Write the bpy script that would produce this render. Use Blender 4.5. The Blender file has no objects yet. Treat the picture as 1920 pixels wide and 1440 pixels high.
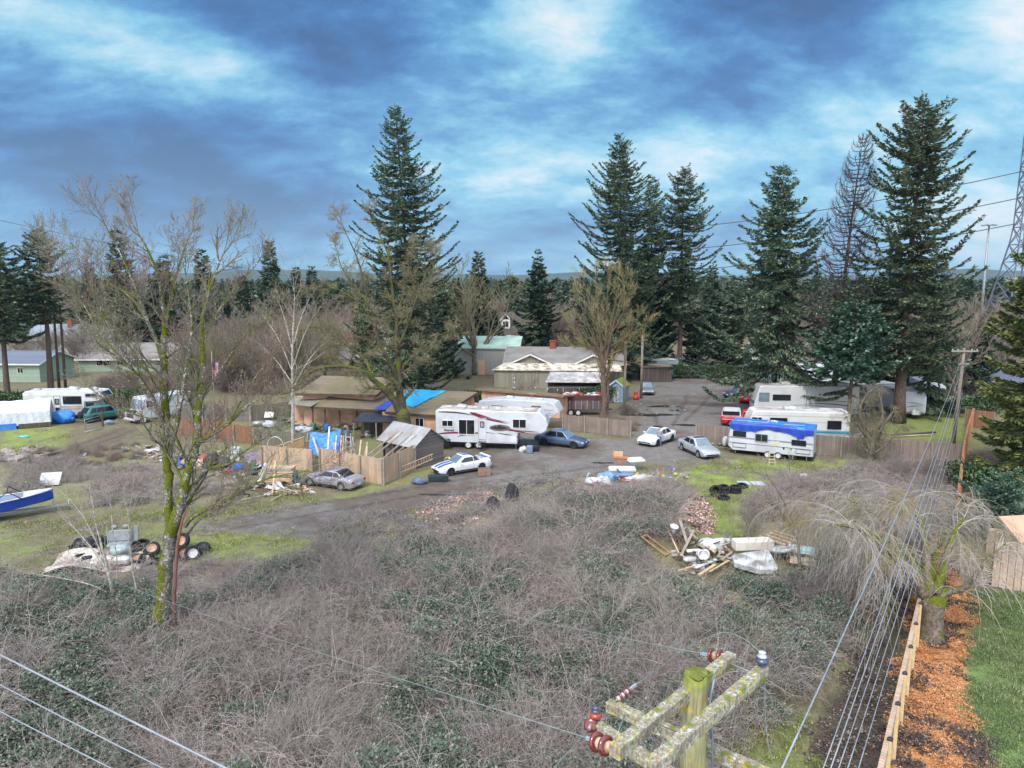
import bpy,math,random,colorsys
import numpy as np
from mathutils import Vector,Matrix
PI=math.pi
R=math.radians
sc=bpy.context.scene
COL=sc.collection

# ------------------------------------------------------------------ camera
F_PX=1350.0;CAM_H=15.0;PITCH=R(8.1)
cam_data=bpy.data.cameras.new('camera')
cam_data.sensor_width=36.0
cam_data.lens=F_PX/1920.0*36.0
cam_data.clip_start=0.1
cam_data.clip_end=30000
cam=bpy.data.objects.new('camera',cam_data)
cam.location=(0,0,CAM_H)
cam.rotation_euler=(PI/2-PITCH,0,0)
COL.objects.link(cam)
sc.camera=cam

CP,SP=math.cos(PITCH),math.sin(PITCH)
def ray(px,py):
 a=(px-960)/F_PX;b=(720-py)/F_PX
 return Vector((a,CP+b*SP,-SP+b*CP))
def G(px,py,z=0.0):
 d=ray(px,py);t=(z-CAM_H)/d.z
 return Vector((d.x*t,d.y*t,z))
def V(px,py,Y):
 d=ray(px,py);t=Y/d.y
 return Vector((d.x*t,Y,CAM_H+d.z*t))

# ------------------------------------------------------------------ light
def lin(c):
 return tuple(((x/255)/12.92 if x<=10 else((x/255+0.055)/1.055)**2.4)for x in c)
SUN_EL,SUN_AZ=R(48),R(205) # azimuth clockwise from +Y: behind the camera, a little left
sun_d=bpy.data.lights.new('sun','SUN');sun_d.energy=1.5;sun_d.angle=R(14);sun_d.color=(1.0,0.95,0.88)
sun=bpy.data.objects.new('sun',sun_d);COL.objects.link(sun)
sv=Vector((math.sin(SUN_AZ)*math.cos(SUN_EL),math.cos(SUN_AZ)*math.cos(SUN_EL),math.sin(SUN_EL)))
sun.rotation_euler=sv.to_track_quat('Z','Y').to_euler()
sc.view_settings.view_transform='Standard'
sc.view_settings.look='None'
sc.view_settings.exposure=1.05
sc.view_settings.gamma=1.0

class NT:
 """tiny node helper"""
 def __init__(s,tree):s.t=tree;s.n=tree.nodes;s.l=tree.links
 def new(s,typ,**kw):
  n=s.n.new(typ)
  for k,v in kw.items():setattr(n,k,v)
  return n
 def link(s,a,b):s.l.new(a,b)
 def put(s,sock,val):
  if isinstance(val,bpy.types.NodeSocket):s.l.new(val,sock)
  else:sock.default_value=val
 def math(s,op,a,b=None,c=None,clamp=False):
  n=s.new('ShaderNodeMath',operation=op);n.use_clamp=clamp
  s.put(n.inputs[0],a)
  if b is not None:s.put(n.inputs[1],b)
  if c is not None:s.put(n.inputs[2],c)
  return n.outputs[0]
 def mix(s,f,a,b,blend='MIX'):
  n=s.new('ShaderNodeMix',data_type='RGBA',blend_type=blend)
  s.put(n.inputs[0],f)
  for i,v in((6,a),(7,b)):
   if not isinstance(v,bpy.types.NodeSocket)and len(v)==3:v=(*v,1)
   s.put(n.inputs[i],v)
  return n.outputs[2]
 def noise(s,vec,scale,detail=4,rough=0.6,dist=0.0):
  n=s.new('ShaderNodeTexNoise');n.inputs['Scale'].default_value=scale
  n.inputs['Detail'].default_value=detail;n.inputs['Roughness'].default_value=rough
  n.inputs['Distortion'].default_value=dist
  if vec is not None:s.link(vec,n.inputs['Vector'])
  return n.outputs[0]
 def ramp(s,f,stops,interp='LINEAR'):
  n=s.new('ShaderNodeValToRGB');s.put(n.inputs[0],f)
  cr=n.color_ramp;cr.interpolation=interp
  while len(cr.elements)<len(stops):cr.elements.new(0.5)
  for e,(p,c)in zip(cr.elements,stops):
   e.position=p;e.color=(*c,1)if len(c)==3 else c
  return n.outputs[0]
 def mapr(s,v,a,b,c=0.0,d=1.0):
  n=s.new('ShaderNodeMapRange');s.put(n.inputs[0],v)
  n.inputs[1].default_value=a;n.inputs[2].default_value=b;n.inputs[3].default_value=c;n.inputs[4].default_value=d
  return n.outputs[0]

world=bpy.data.worlds.new('World');sc.world=world;world.use_nodes=True
w=NT(world.node_tree);w.n.clear()
def build_world():
 out=w.new('ShaderNodeOutputWorld');bg=w.new('ShaderNodeBackground')
 bg.inputs['Strength'].default_value=0.1
 sky=w.new('ShaderNodeTexSky',sky_type='NISHITA');sky.sun_disc=False
 sky.sun_elevation=SUN_EL;sky.sun_rotation=SUN_AZ
 tc=w.new('ShaderNodeTexCoord');sep=w.new('ShaderNodeSeparateXYZ')
 w.link(tc.outputs['Generated'],sep.inputs[0])
 X,Y,Z=sep.outputs
 az=w.math('ARCTAN2',X,Y) # 0 straight ahead, + to the right
 rxy=w.math('SQRT',w.math('ADD',w.math('MULTIPLY',X,X),w.math('MULTIPLY',Y,Y)))
 el=w.math('ARCTAN2',Z,rxy)
 # cloud layer coordinates: streaky, perspective-flattened towards the horizon
 den=w.math('ADD',w.math('MAXIMUM',Z,0.0),0.38)
 cx=w.math('DIVIDE',X,den);cy=w.math('DIVIDE',Y,den)
 comb=w.new('ShaderNodeCombineXYZ');w.link(cx,comb.inputs[0]);w.link(cy,comb.inputs[1])
 mp=w.new('ShaderNodeMapping');mp.inputs['Rotation'].default_value=(0,0,R(-28));mp.inputs['Scale'].default_value=(1.35,1.9,1)
 w.link(comb.outputs[0],mp.inputs[0])
 n1=w.noise(mp.outputs[0],1.0,9,0.58,0.35)
 n2=w.noise(mp.outputs[0],3.8,10,0.68,0.15)
 def blob(a0,e0,sa,se,rot,amp):
  """soft bright (or dark) cloud bank centred on azimuth a0, elevation e0 (degrees)"""
  da=w.math('SUBTRACT',az,R(a0));de=w.math('SUBTRACT',el,R(e0))
  c,s_=math.cos(R(rot)),math.sin(R(rot))
  u=w.math('ADD',w.math('MULTIPLY',da,c/R(sa)),w.math('MULTIPLY',de,s_/R(sa)))
  v=w.math('ADD',w.math('MULTIPLY',da,-s_/R(se)),w.math('MULTIPLY',de,c/R(se)))
  q=w.math('ADD',w.math('MULTIPLY',u,u),w.math('MULTIPLY',v,v))
  return w.math('MULTIPLY',w.math('EXPONENT',w.math('MULTIPLY',q,-1.0)),amp)
 tot=w.math('MULTIPLY',w.math('SUBTRACT',n1,0.5),1.6)
 tot=w.math('ADD',tot,w.math('MULTIPLY',w.math('SUBTRACT',n2,0.5),1.1))
 tot=w.math('ADD',tot,0.37)
 for b in BLOBS:tot=w.math('ADD',tot,blob(*b))
 # overhead and behind the camera the unseen cloud deck is brightened as fill light
 up=w.math('MAXIMUM',w.mapr(el,R(34),R(62),0,1),w.mapr(Y,.05,-.45,0,1))
 k=.46 # cloud radiance
 cl=w.ramp(tot,[(p,tuple(v*k for v in lin(c)))for p,c in((0.0,(26,78,138)),(0.2,(50,112,180)),(0.40,(90,160,212)),
      (0.60,(140,208,236)),(0.80,(204,238,250)),(1.0,(255,255,255)))])
 cl=w.mix(up,cl,(.86,.89,.97))
 cl10=w.new('ShaderNodeVectorMath',operation='SCALE');w.link(cl,cl10.inputs[0]);cl10.inputs['Scale'].default_value=10.0
 col=w.mix(0.88,sky.outputs[0],cl10.outputs[0])
 w.link(col,bg.inputs[0]);w.link(bg.outputs[0],out.inputs[0])
#        az    el   sa  se  rot  amp
BLOBS=[(3.5,18.0,5.5,3.4,-28,.42),(8,20.5,3.5,2,10,.16),(-33,17.0,8,2.4,-16,.36),(-20,13.8,8,2.2,-22,.34),(-33,22,9,3.0,-8,-.22),
   (-30,7.5,12,4.5,-6,-.30),(-16,9,10,3,-10,-.16),(25,14,8,2.2,-8,-.15),(-14,19.5,8,5,-20,-.22),(21,20.5,10,4.0,-4,-.52),(34,17,4.5,9,0,.48),
   (33,3.0,5,3.5,0,.42),(12,8.5,12,3.6,8,.36),(-2,6.5,6,3,0,.12),(9,1.5,9,2.0,0,.40),(-12,1.5,6,2,0,.26),
   (-17,3.5,8,3,0,-.20),(10,14,9,2.5,-15,-.20),(23,9.5,6,5,0,.25),(-25,1.5,9,1.6,0,.15)]
build_world()
def cyc():
 sc.render.engine='CYCLES'
 sc.cycles.max_bounces=5;sc.cycles.diffuse_bounces=3;sc.cycles.glossy_bounces=3
 sc.cycles.transparent_max_bounces=6;sc.cycles.use_denoising=True
 sc.cycles.caustics_reflective=False;sc.cycles.caustics_refractive=False
cyc()

# ------------------------------------------------------------------ materials
MATS={}
def newmat(name):
 m=bpy.data.materials.new(name);m.use_nodes=True
 t=NT(m.node_tree);t.n.clear()
 out=t.new('ShaderNodeOutputMaterial');b=t.new('ShaderNodeBsdfPrincipled')
 t.link(b.outputs[0],out.inputs[0])
 return m,t,b
def mat(name,c1,c2=None,scale=3.0,rough=0.7,metal=0.0,bump=0.0,bscale=None,spec=0.4,detail=5,lo=0.35,hi=0.65,coords='Object',stretch=None,c3=None,s3=0.6,alpha=None,coat=0.0,trans=0.0):
 """procedural surface: two (or three) colours mixed by noise. colours 0-255 sRGB"""
 if name in MATS:return MATS[name]
 m,t,b=newmat(name)
 a=lin(c1);c2=c2 or tuple(min(255,max(0,x*0.86))for x in c1)
 tc=t.new('ShaderNodeTexCoord');vec=tc.outputs[coords]
 if stretch:
  mp=t.new('ShaderNodeMapping');mp.inputs['Scale'].default_value=stretch;t.link(vec,mp.inputs[0]);vec=mp.outputs[0]
 n=t.noise(vec,scale,detail)
 f=t.mapr(n,lo,hi)
 col=t.mix(f,a,lin(c2))
 if c3:
  n3=t.noise(vec,s3,4);col=t.mix(t.mapr(n3,0.48,0.62),col,lin(c3))
 t.link(col,b.inputs['Base Color'])
 b.inputs['Roughness'].default_value=rough;b.inputs['Metallic'].default_value=metal
 b.inputs['Specular IOR Level'].default_value=spec
 b.inputs['Coat Weight'].default_value=coat
 if bump:
  bn=t.new('ShaderNodeBump');bn.inputs['Strength'].default_value=bump;bn.inputs['Distance'].default_value=0.03
  t.link(t.noise(vec,bscale or scale*3,4),bn.inputs['Height']);t.link(bn.outputs[0],b.inputs['Normal'])
 MATS[name]=m
 return m
def boards(name,c1,c2,pitch=0.14,axis=0,rough=0.85,seam=0.09,stain=None,seamcol=(40,34,30),bump=0.5):
 """boards / corrugation running along one axis: per-board tint, grain and dark seams. Object coordinates."""
 if name in MATS:return MATS[name]
 m,t,b=newmat(name)
 tc=t.new('ShaderNodeTexCoord');sep=t.new('ShaderNodeSeparateXYZ');t.link(tc.outputs['Object'],sep.inputs[0])
 u=t.math('DIVIDE',sep.outputs[axis],pitch)
 idx=t.math('FLOOR',u);fr=t.math('FRACT',u)
 wn=t.new('ShaderNodeTexWhiteNoise',noise_dimensions='1D');t.link(idx,wn.inputs['W'])
 col=t.mix(wn.outputs['Value'],lin(c1),lin(c2))
 st=(14,14,1.5)if axis==0 else(1.5,14,14)
 mp=t.new('ShaderNodeMapping');mp.inputs['Scale'].default_value=st;t.link(tc.outputs['Object'],mp.inputs[0])
 gr=t.noise(mp.outputs[0],1.0,5)
 col=t.mix(t.mapr(gr,0.3,0.75,0,0.35),col,lin(tuple(x*0.6 for x in c1)))
 if stain:
  sn=t.noise(tc.outputs['Object'],0.7,5);col=t.mix(t.mapr(sn,0.45,0.62,0,0.75),col,lin(stain))
 e=t.math('ABSOLUTE',t.math('SUBTRACT',fr,0.5))
 sm=t.math('GREATER_THAN',e,0.5-seam/2)
 col=t.mix(t.math('MULTIPLY',sm,0.8),col,lin(seamcol))
 t.link(col,b.inputs['Base Color']);b.inputs['Roughness'].default_value=rough
 bn=t.new('ShaderNodeBump');bn.inputs['Strength'].default_value=bump;bn.inputs['Distance'].default_value=0.02
 t.link(t.math('SUBTRACT',1.0,sm),bn.inputs['Height']);t.link(bn.outputs[0],b.inputs['Normal'])
 MATS[name]=m
 return m
def attrmat(name,rough=0.8):
 m,t,b=newmat(name)
 at=t.new('ShaderNodeAttribute');at.attribute_name='tint'
 t.link(at.outputs['Color'],b.inputs['Base Color']);b.inputs['Roughness'].default_value=rough
 return m

# ------------------------------------------------------------------ mesh helpers
def rotm(rx=0,ry=0,rz=0):
 return Matrix.Rotation(rz,3,'Z')@Matrix.Rotation(ry,3,'Y')@Matrix.Rotation(rx,3,'X')
class MB:
 def __init__(s):s.v=[];s.f=[];s.m=[];s.sm=[]
 def add(s,vs,fs,m=0,smooth=False):
  o=len(s.v);s.v.extend([tuple(p)for p in vs])
  for q in fs:s.f.append([i+o for i in q]);s.m.append(m);s.sm.append(smooth)
  return s
 def box(s,c,d,rz=0,m=0,rx=0,ry=0,taper=1.0):
  M=rotm(rx,ry,rz);c=Vector(c);x,y,z=d[0]/2,d[1]/2,d[2]/2
  vs=[]
  for sz in(-1,1):
   k=taper if sz>0 else 1
   for sx,sy in((-1,-1),(1,-1),(1,1),(-1,1)):vs.append(c+M@Vector((sx*x*k,sy*y*k,sz*z)))
  return s.add(vs,[(0,3,2,1),(4,5,6,7),(0,1,5,4),(1,2,6,5),(2,3,7,6),(3,0,4,7)],m)
 def rbox(s,c,d,r=0.03,rz=0,m=0,rx=0,ry=0):
  """box with chamfered vertical and horizontal edges (stacked octagon-ish sections)"""
  M=rotm(rx,ry,rz);c=Vector(c);x,y,z=d[0]/2,d[1]/2,d[2]/2
  r=min(r,x*.9,y*.9,z*.9)
  def ring(zz,ins):
   X,Y=x-ins,y-ins;k=r
   pts=[(-X+k,-Y),(X-k,-Y),(X,-Y+k),(X,Y-k),(X-k,Y),(-X+k,Y),(-X,Y-k),(-X,-Y+k)]
   return[c+M@Vector((a,b_,zz))for a,b_ in pts]
  vs=ring(-z,r*.8)+ring(-z+r,0)+ring(z-r,0)+ring(z,r*.8)
  fs=[list(range(7,-1,-1)),list(range(24,32))]
  for k in range(3):
   for i in range(8):j=(i+1)%8;fs.append((k*8+i,k*8+j,k*8+8+j,k*8+8+i))
  return s.add(vs,fs,m)
 def bar(s,a,b,wd,ht=None,m=0,up=(0,0,1)):
  a=Vector(a);b=Vector(b);ht=ht or wd;d=(b-a)
  if d.length<1e-6:return s
  d.normalize();u=Vector(up)
  if abs(d.dot(u))>0.95:u=Vector((1,0,0))
  sd=d.cross(u).normalized();u=sd.cross(d)
  vs=[]
  for p in(a,b):
   for k,l in((-1,-1),(1,-1),(1,1),(-1,1)):vs.append(p+sd*k*wd/2+u*l*ht/2)
  return s.add(vs,[(0,3,2,1),(4,5,6,7),(0,1,5,4),(1,2,6,5),(2,3,7,6),(3,0,4,7)],m)
 def tube(s,pts,rs,n=8,m=0,smooth=True,caps=True):
  pts=[Vector(p)for p in pts]
  if not hasattr(rs,'__len__'):rs=[rs]*len(pts)
  vs=[];N=len(pts);u=None
  for i,p in enumerate(pts):
   d=(pts[min(i+1,N-1)]-pts[max(i-1,0)]);d.normalize()
   if u is None:
    u=d.orthogonal().normalized()
   else:
    u=(u-d*u.dot(d));u.normalize()
   v_=d.cross(u)
   for k in range(n):
    a=2*PI*k/n;vs.append(p+(u*math.cos(a)+v_*math.sin(a))*rs[i])
  fs=[]
  for i in range(N-1):
   for k in range(n):j=(k+1)%n;fs.append((i*n+k,i*n+j,(i+1)*n+j,(i+1)*n+k))
  if caps:fs+=[list(range(n-1,-1,-1)),list(range((N-1)*n,N*n))]
  return s.add(vs,fs,m,smooth)
 def lathe(s,prof,n=16,c=(0,0,0),M=None,m=0,smooth=True,closed=False):
  """prof: list of (r, z). closed: profile is a loop (tyre)"""
  c=Vector(c);M=M or Matrix.Identity(3);vs=[];P=len(prof)
  for r,z in prof:
   for k in range(n):
    a=2*PI*k/n;vs.append(c+M@Vector((r*math.cos(a),r*math.sin(a),z)))
  fs=[]
  for i in range(P if closed else P-1):
   i2=(i+1)%P
   for k in range(n):j=(k+1)%n;fs.append((i*n+k,i*n+j,i2*n+j,i2*n+k))
  if not closed:
   if prof[0][0]>1e-4:fs.append(list(range(n-1,-1,-1)))
   if prof[-1][0]>1e-4:fs.append(list(range((P-1)*n,P*n)))
  return s.add(vs,fs,m,smooth)
 def prism(s,poly,y0,y1,m=0,M=None,c=(0,0,0)):
  """poly (x, z) extruded from y0 to y1"""
  M=M or Matrix.Identity(3);c=Vector(c);n=len(poly)
  vs=[c+M@Vector((x,y0,z))for x,z in poly]+[c+M@Vector((x,y1,z))for x,z in poly]
  fs=[list(range(n)),list(range(2*n-1,n-1,-1))]
  for i in range(n):j=(i+1)%n;fs.append((i,i+n,j+n,j))
  return s.add(vs,fs,m)
 def slab(s,pts,th,m=0):
  """polygon in space with thickness along its normal (downwards)"""
  pts=[Vector(p)for p in pts];n=len(pts)
  nr=(pts[1]-pts[0]).cross(pts[-1]-pts[0]).normalized()
  if nr.z<0:nr=-nr;
  lo=[p-nr*th for p in pts]
  fs=[list(range(n)),list(range(2*n-1,n-1,-1))]
  for i in range(n):j=(i+1)%n;fs.append((i,i+n,j+n,j))
  return s.add(pts+lo,fs,m)
 def lump(s,c,r,n=10,seed=0,jit=0.25,m=0,flat=0.0,smooth=True):
  """irregular closed lump (bag, rock, heap) with semi-axes r"""
  rg=random.Random(seed);c=Vector(c);rings=max(4,n//2+1);vs=[]
  ph=[(rg.uniform(0,6.28),rg.uniform(0,6.28),rg.randint(2,4),rg.uniform(.4,1))for _ in range(4)]
  for i in range(rings+1):
   th=PI*i/rings
   for k in range(n):
    a=2*PI*k/n
    d=1+jit*sum(w_*math.sin(q*a+p1)*math.sin(q*th+p2)for p1,p2,q,w_ in ph)*.5+rg.uniform(-jit,jit)*.35
    x,y,z=math.sin(th)*math.cos(a)*d,math.sin(th)*math.sin(a)*d,math.cos(th)*d
    if i in(0,rings):x=y=0;z=math.cos(th)
    z=max(z,-1+flat)
    vs.append(c+Vector((x*r[0],y*r[1],z*r[2])))
  fs=[]
  for i in range(rings):
   for k in range(n):j=(k+1)%n;fs.append((i*n+k,(i+1)*n+k,(i+1)*n+j,i*n+j))
  return s.add(vs,fs,m,smooth)
 def build(s,name,mats,parent=None,loc=None,rz=None):
  me=bpy.data.meshes.new(name);me.from_pydata(s.v,[],s.f);
  if not isinstance(mats,(list,tuple)):mats=[mats]
  for q in mats:me.materials.append(q)
  me.polygons.foreach_set('material_index',s.m);me.polygons.foreach_set('use_smooth',s.sm);me.update()
  import bmesh
  bm=bmesh.new();bm.from_mesh(me);bmesh.ops.recalc_face_normals(bm,faces=bm.faces);bm.to_mesh(me);bm.free()
  o=bpy.data.objects.new(name,me);COL.objects.link(o)
  if parent:o.parent=parent
  if loc is not None:o.location=loc
  if rz is not None:o.rotation_euler=(0,0,rz)
  return o
def npmesh(name,verts,faces,mats,midx=None,tint=None,parent=None,smooth=False,link=True):
 """fast mesh from numpy: faces (M,k) all the same size"""
 me=bpy.data.meshes.new(name);k=faces.shape[1];M=len(faces)
 me.vertices.add(len(verts));me.vertices.foreach_set('co',verts.astype(np.float32).ravel())
 me.loops.add(M*k);me.loops.foreach_set('vertex_index',faces.astype(np.int32).ravel())
 me.polygons.add(M);me.polygons.foreach_set('loop_start',np.arange(0,M*k,k,dtype=np.int32))
 me.polygons.foreach_set('loop_total',np.full(M,k,dtype=np.int32))
 if not isinstance(mats,(list,tuple)):mats=[mats]
 for q in mats:me.materials.append(q)
 if midx is not None:me.polygons.foreach_set('material_index',midx.astype(np.int32))
 if smooth:me.polygons.foreach_set('use_smooth',np.ones(M,dtype=bool))
 me.update(calc_edges=True)
 if tint is not None:
  a=me.attributes.new('tint','FLOAT_COLOR','POINT');a.data.foreach_set('color',tint.astype(np.float32).ravel())
 o=bpy.data.objects.new(name,me)
 if link:COL.objects.link(o)
 if parent:o.parent=parent
 return o
def tag(o,label,cat,group=None,kind=None):
 o['label']=label;o['category']=cat
 if group:o['group']=group
 if kind:o['kind']=kind
 return o
def thing(name,label,cat,loc=(0,0,0),rz=0,group=None):
 o=bpy.data.objects.new(name,None);COL.objects.link(o);o.location=loc;o.rotation_euler=(0,0,rz)
 o.empty_display_size=0.3
 return tag(o,label,cat,group)
def struct(o):o['kind']='structure';return o
def dup(root,loc,rz=0,scale=1.0,label=None,group=None):
 r=root.copy();COL.objects.link(r);r.location=loc;r.rotation_euler=(0,0,rz)
 r.scale=(scale,)*3 if not hasattr(scale,'__len__')else scale
 if label:r['label']=label
 if group:r['group']=group
 for ch in root.children:
  c=ch.copy();COL.objects.link(c);c.parent=r
  for g in ch.children:
   d=g.copy();COL.objects.link(d);d.parent=c
 return r

# ------------------------------------------------------------------ terrain
def vnoise(x,y,s,seed=0):
 x=np.asarray(x,float)/s+seed*17.13;y=np.asarray(y,float)/s-seed*9.71
 xi=np.floor(x);yi=np.floor(y);fx=x-xi;fy=y-yi
 fx=fx*fx*(3-2*fx);fy=fy*fy*(3-2*fy)
 def h(a,b):
  q=np.sin(a*127.1+b*311.7+seed*74.7)*43758.5453
  return q-np.floor(q)
 return(h(xi,yi)*(1-fx)+h(xi+1,yi)*fx)*(1-fy)+(h(xi,yi+1)*(1-fx)+h(xi+1,yi+1)*fx)*fy
def fbm(x,y,s,seed=0,o=4):
 t=0;a=0.5;tot=0
 for k in range(o):t=t+a*vnoise(x,y,s/2**k,seed+k);tot+=a;a*=0.5
 return t/tot
def proj(x,y,z=0.0):
 """world -> photo pixel (authoring aid for laying out ground regions)"""
 dz=z-CAM_H;dep=y*CP-dz*SP;up=y*SP+dz*CP
 dep=np.maximum(dep,0.5)
 return 960+F_PX*x/dep,720-F_PX*up/dep
def inpoly(px,py,poly):
 r=np.zeros(np.shape(px),bool);n=len(poly)
 for i in range(n):
  x1,y1=poly[i];x2,y2=poly[(i+1)%n]
  c=((y1>py)!=(y2>py))
  with np.errstate(divide='ignore',invalid='ignore'):
   xx=(x2-x1)*(py-y1)/((y2-y1)if y2!=y1 else 1e-9)+x1
  r^=c&(px<xx)
 return r
def soft(x,y,poly,jit=0.5,k=6,seed=0):
 """fraction of jittered samples inside the polygon: a ragged soft edge"""
 rg=np.random.RandomState(seed+5);acc=0
 nx=(fbm(x,y,2.5,31+seed)-.5)*3.0*jit;ny=(fbm(x,y,2.5,57+seed)-.5)*3.0*jit
 for _ in range(k):
  a=rg.uniform(-1,1)*jit;b=rg.uniform(-1,1)*jit
  px,py=proj(x+nx+a,y+ny+b);acc=acc+inpoly(px,py,poly)
 return acc/k
YARD=[(1205,716),(1245,700),(1300,692),(1345,684),(1420,688),(1335,699),(1350,716),(1400,735),(1480,745),(1620,745),(1630,835),(1302,830),
  (1345,862),(1290,872),(1225,866),(1190,872),(1140,878),(1060,905),(1000,905),(930,915),(890,930),(800,950),(720,980),
  (600,1008),(440,1000),(350,985),(440,962),(560,948),(690,925),(790,905),(835,880),(832,812),(1000,812),(1060,822),(1180,824),(1198,800),(1205,772),(1185,752)]
TRACK=[(235,800),(262,806),(215,832),(160,856),(60,875),(0,880),(0,862),(80,852),(150,830),(190,812)]
GRASSR=[(1290,868),(1360,862),(1480,868),(1620,862),(1640,880),(1500,885),(1460,905),(1410,930),(1385,960),(1400,1020),(1330,1040),(1290,1010),(1330,985),(1325,960),(1290,925),(1260,900),(1240,880)]
GRASSL=[(0,800),(120,800),(110,838),(0,850)]
GRASSL2=[(0,985),(120,980),(300,960),(560,920),(700,925),(540,965),(440,990),(600,1005),(700,990),(560,1060),(380,1060),(200,1040),(0,1050)]
GRASSFAR=[(1700,760),(1800,740),(1810,830),(1640,815),(1680,790)]
LEAF1=[(1255,932),(1300,930),(1340,965),(1335,1000),(1290,1000),(1262,960)]
LEAF2=[(780,955),(860,935),(905,925),(935,940),(900,975),(860,1005),(790,1010)]
MULCH=[(1738,1040),(1760,1020),(1800,1095),(1822,1120),(1812,1250),(1808,1340),(1870,1440),(1920,1500),(1630,1500),(1650,1430),(1712,1160)]
LAWN=[(1822,1110),(1900,1110),(2300,1130),(2500,1600),(1960,1600),(1870,1440),(1808,1340),(1812,1250)]
ALLEY=[(1700,1090),(1716,1100),(1690,1230),(1645,1440),(1620,1560),(1460,1560),(1510,1440),(1590,1250),(1660,1130)]
ALLEYG=[(1400,1330),(1500,1330),(1560,1440),(1600,1560),(1380,1560),(1400,1400)]
BRAMBLE=[(0,1085),(200,1120),(420,1125),(540,1070),(640,1040),(780,1040),(900,1005),(1010,975),(1100,945),(1190,928),(1262,905),(1285,940),
   (1260,960),(1290,1020),(1200,1030),(1230,1090),(1400,1110),(1480,1100),(1560,1040),(1690,1010),(1680,1060),(1625,1150),(1555,1250),(1460,1360),
   (1370,1440),(1330,1640),(-600,1640),(-700,1090)]
DRY=[(0,860),(120,870),(280,880),(430,905),(420,935),(200,950),(100,915),(0,930)]
DRY2=[(120,1040),(420,1060),(560,1040),(640,980),(780,950),(930,915),(1080,890),(1120,940),(1000,985),(880,1015),(760,1045),(640,1050),(540,1080),(420,1130),(120,1125)]
GAP=[(1290,1110),(1440,1100),(1490,1190),(1430,1270),(1330,1250)]
DRY3=[(1400,930),(1480,900),(1640,870),(1800,870),(1800,960),(1760,1000),(1560,1050),(1440,1040),(1390,990)]
def hgt(x,y):
 x=np.asarray(x,float);y=np.asarray(y,float)
 px,py=proj(x,y)
 rough=np.clip(soft(x,y,BRAMBLE,1.0,4)+soft(x,y,DRY,1,3)*.5+soft(x,y,DRY3,1,3)*.6,0,1)
 yard=np.clip(soft(x,y,YARD,0.6,3),0,1)
 base=(fbm(x,y,14,3)-.5)*.5+(fbm(x,y,3,8)-.5)*.16
 flat=np.clip((x-9)/3,0,1)*(y<45)
 h=base*(1-.8*yard)*(1-flat)*np.clip((110-y)/60,.15,1)*.55
 h=h+rough*((fbm(x,y,6,11)-.35)*1.2+(fbm(x,y,2.2,14)-.5)*.7)
 m0=G(1170,985)
 h=h+rough*0.9*np.exp(-(((x-m0.x)/6)**2+((y-m0.y)/4)**2))
 return np.where(y>200,h*.2,h)
def hz(p):return float(hgt(np.array([p[0]]),np.array([p[1]]))[0])
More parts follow.
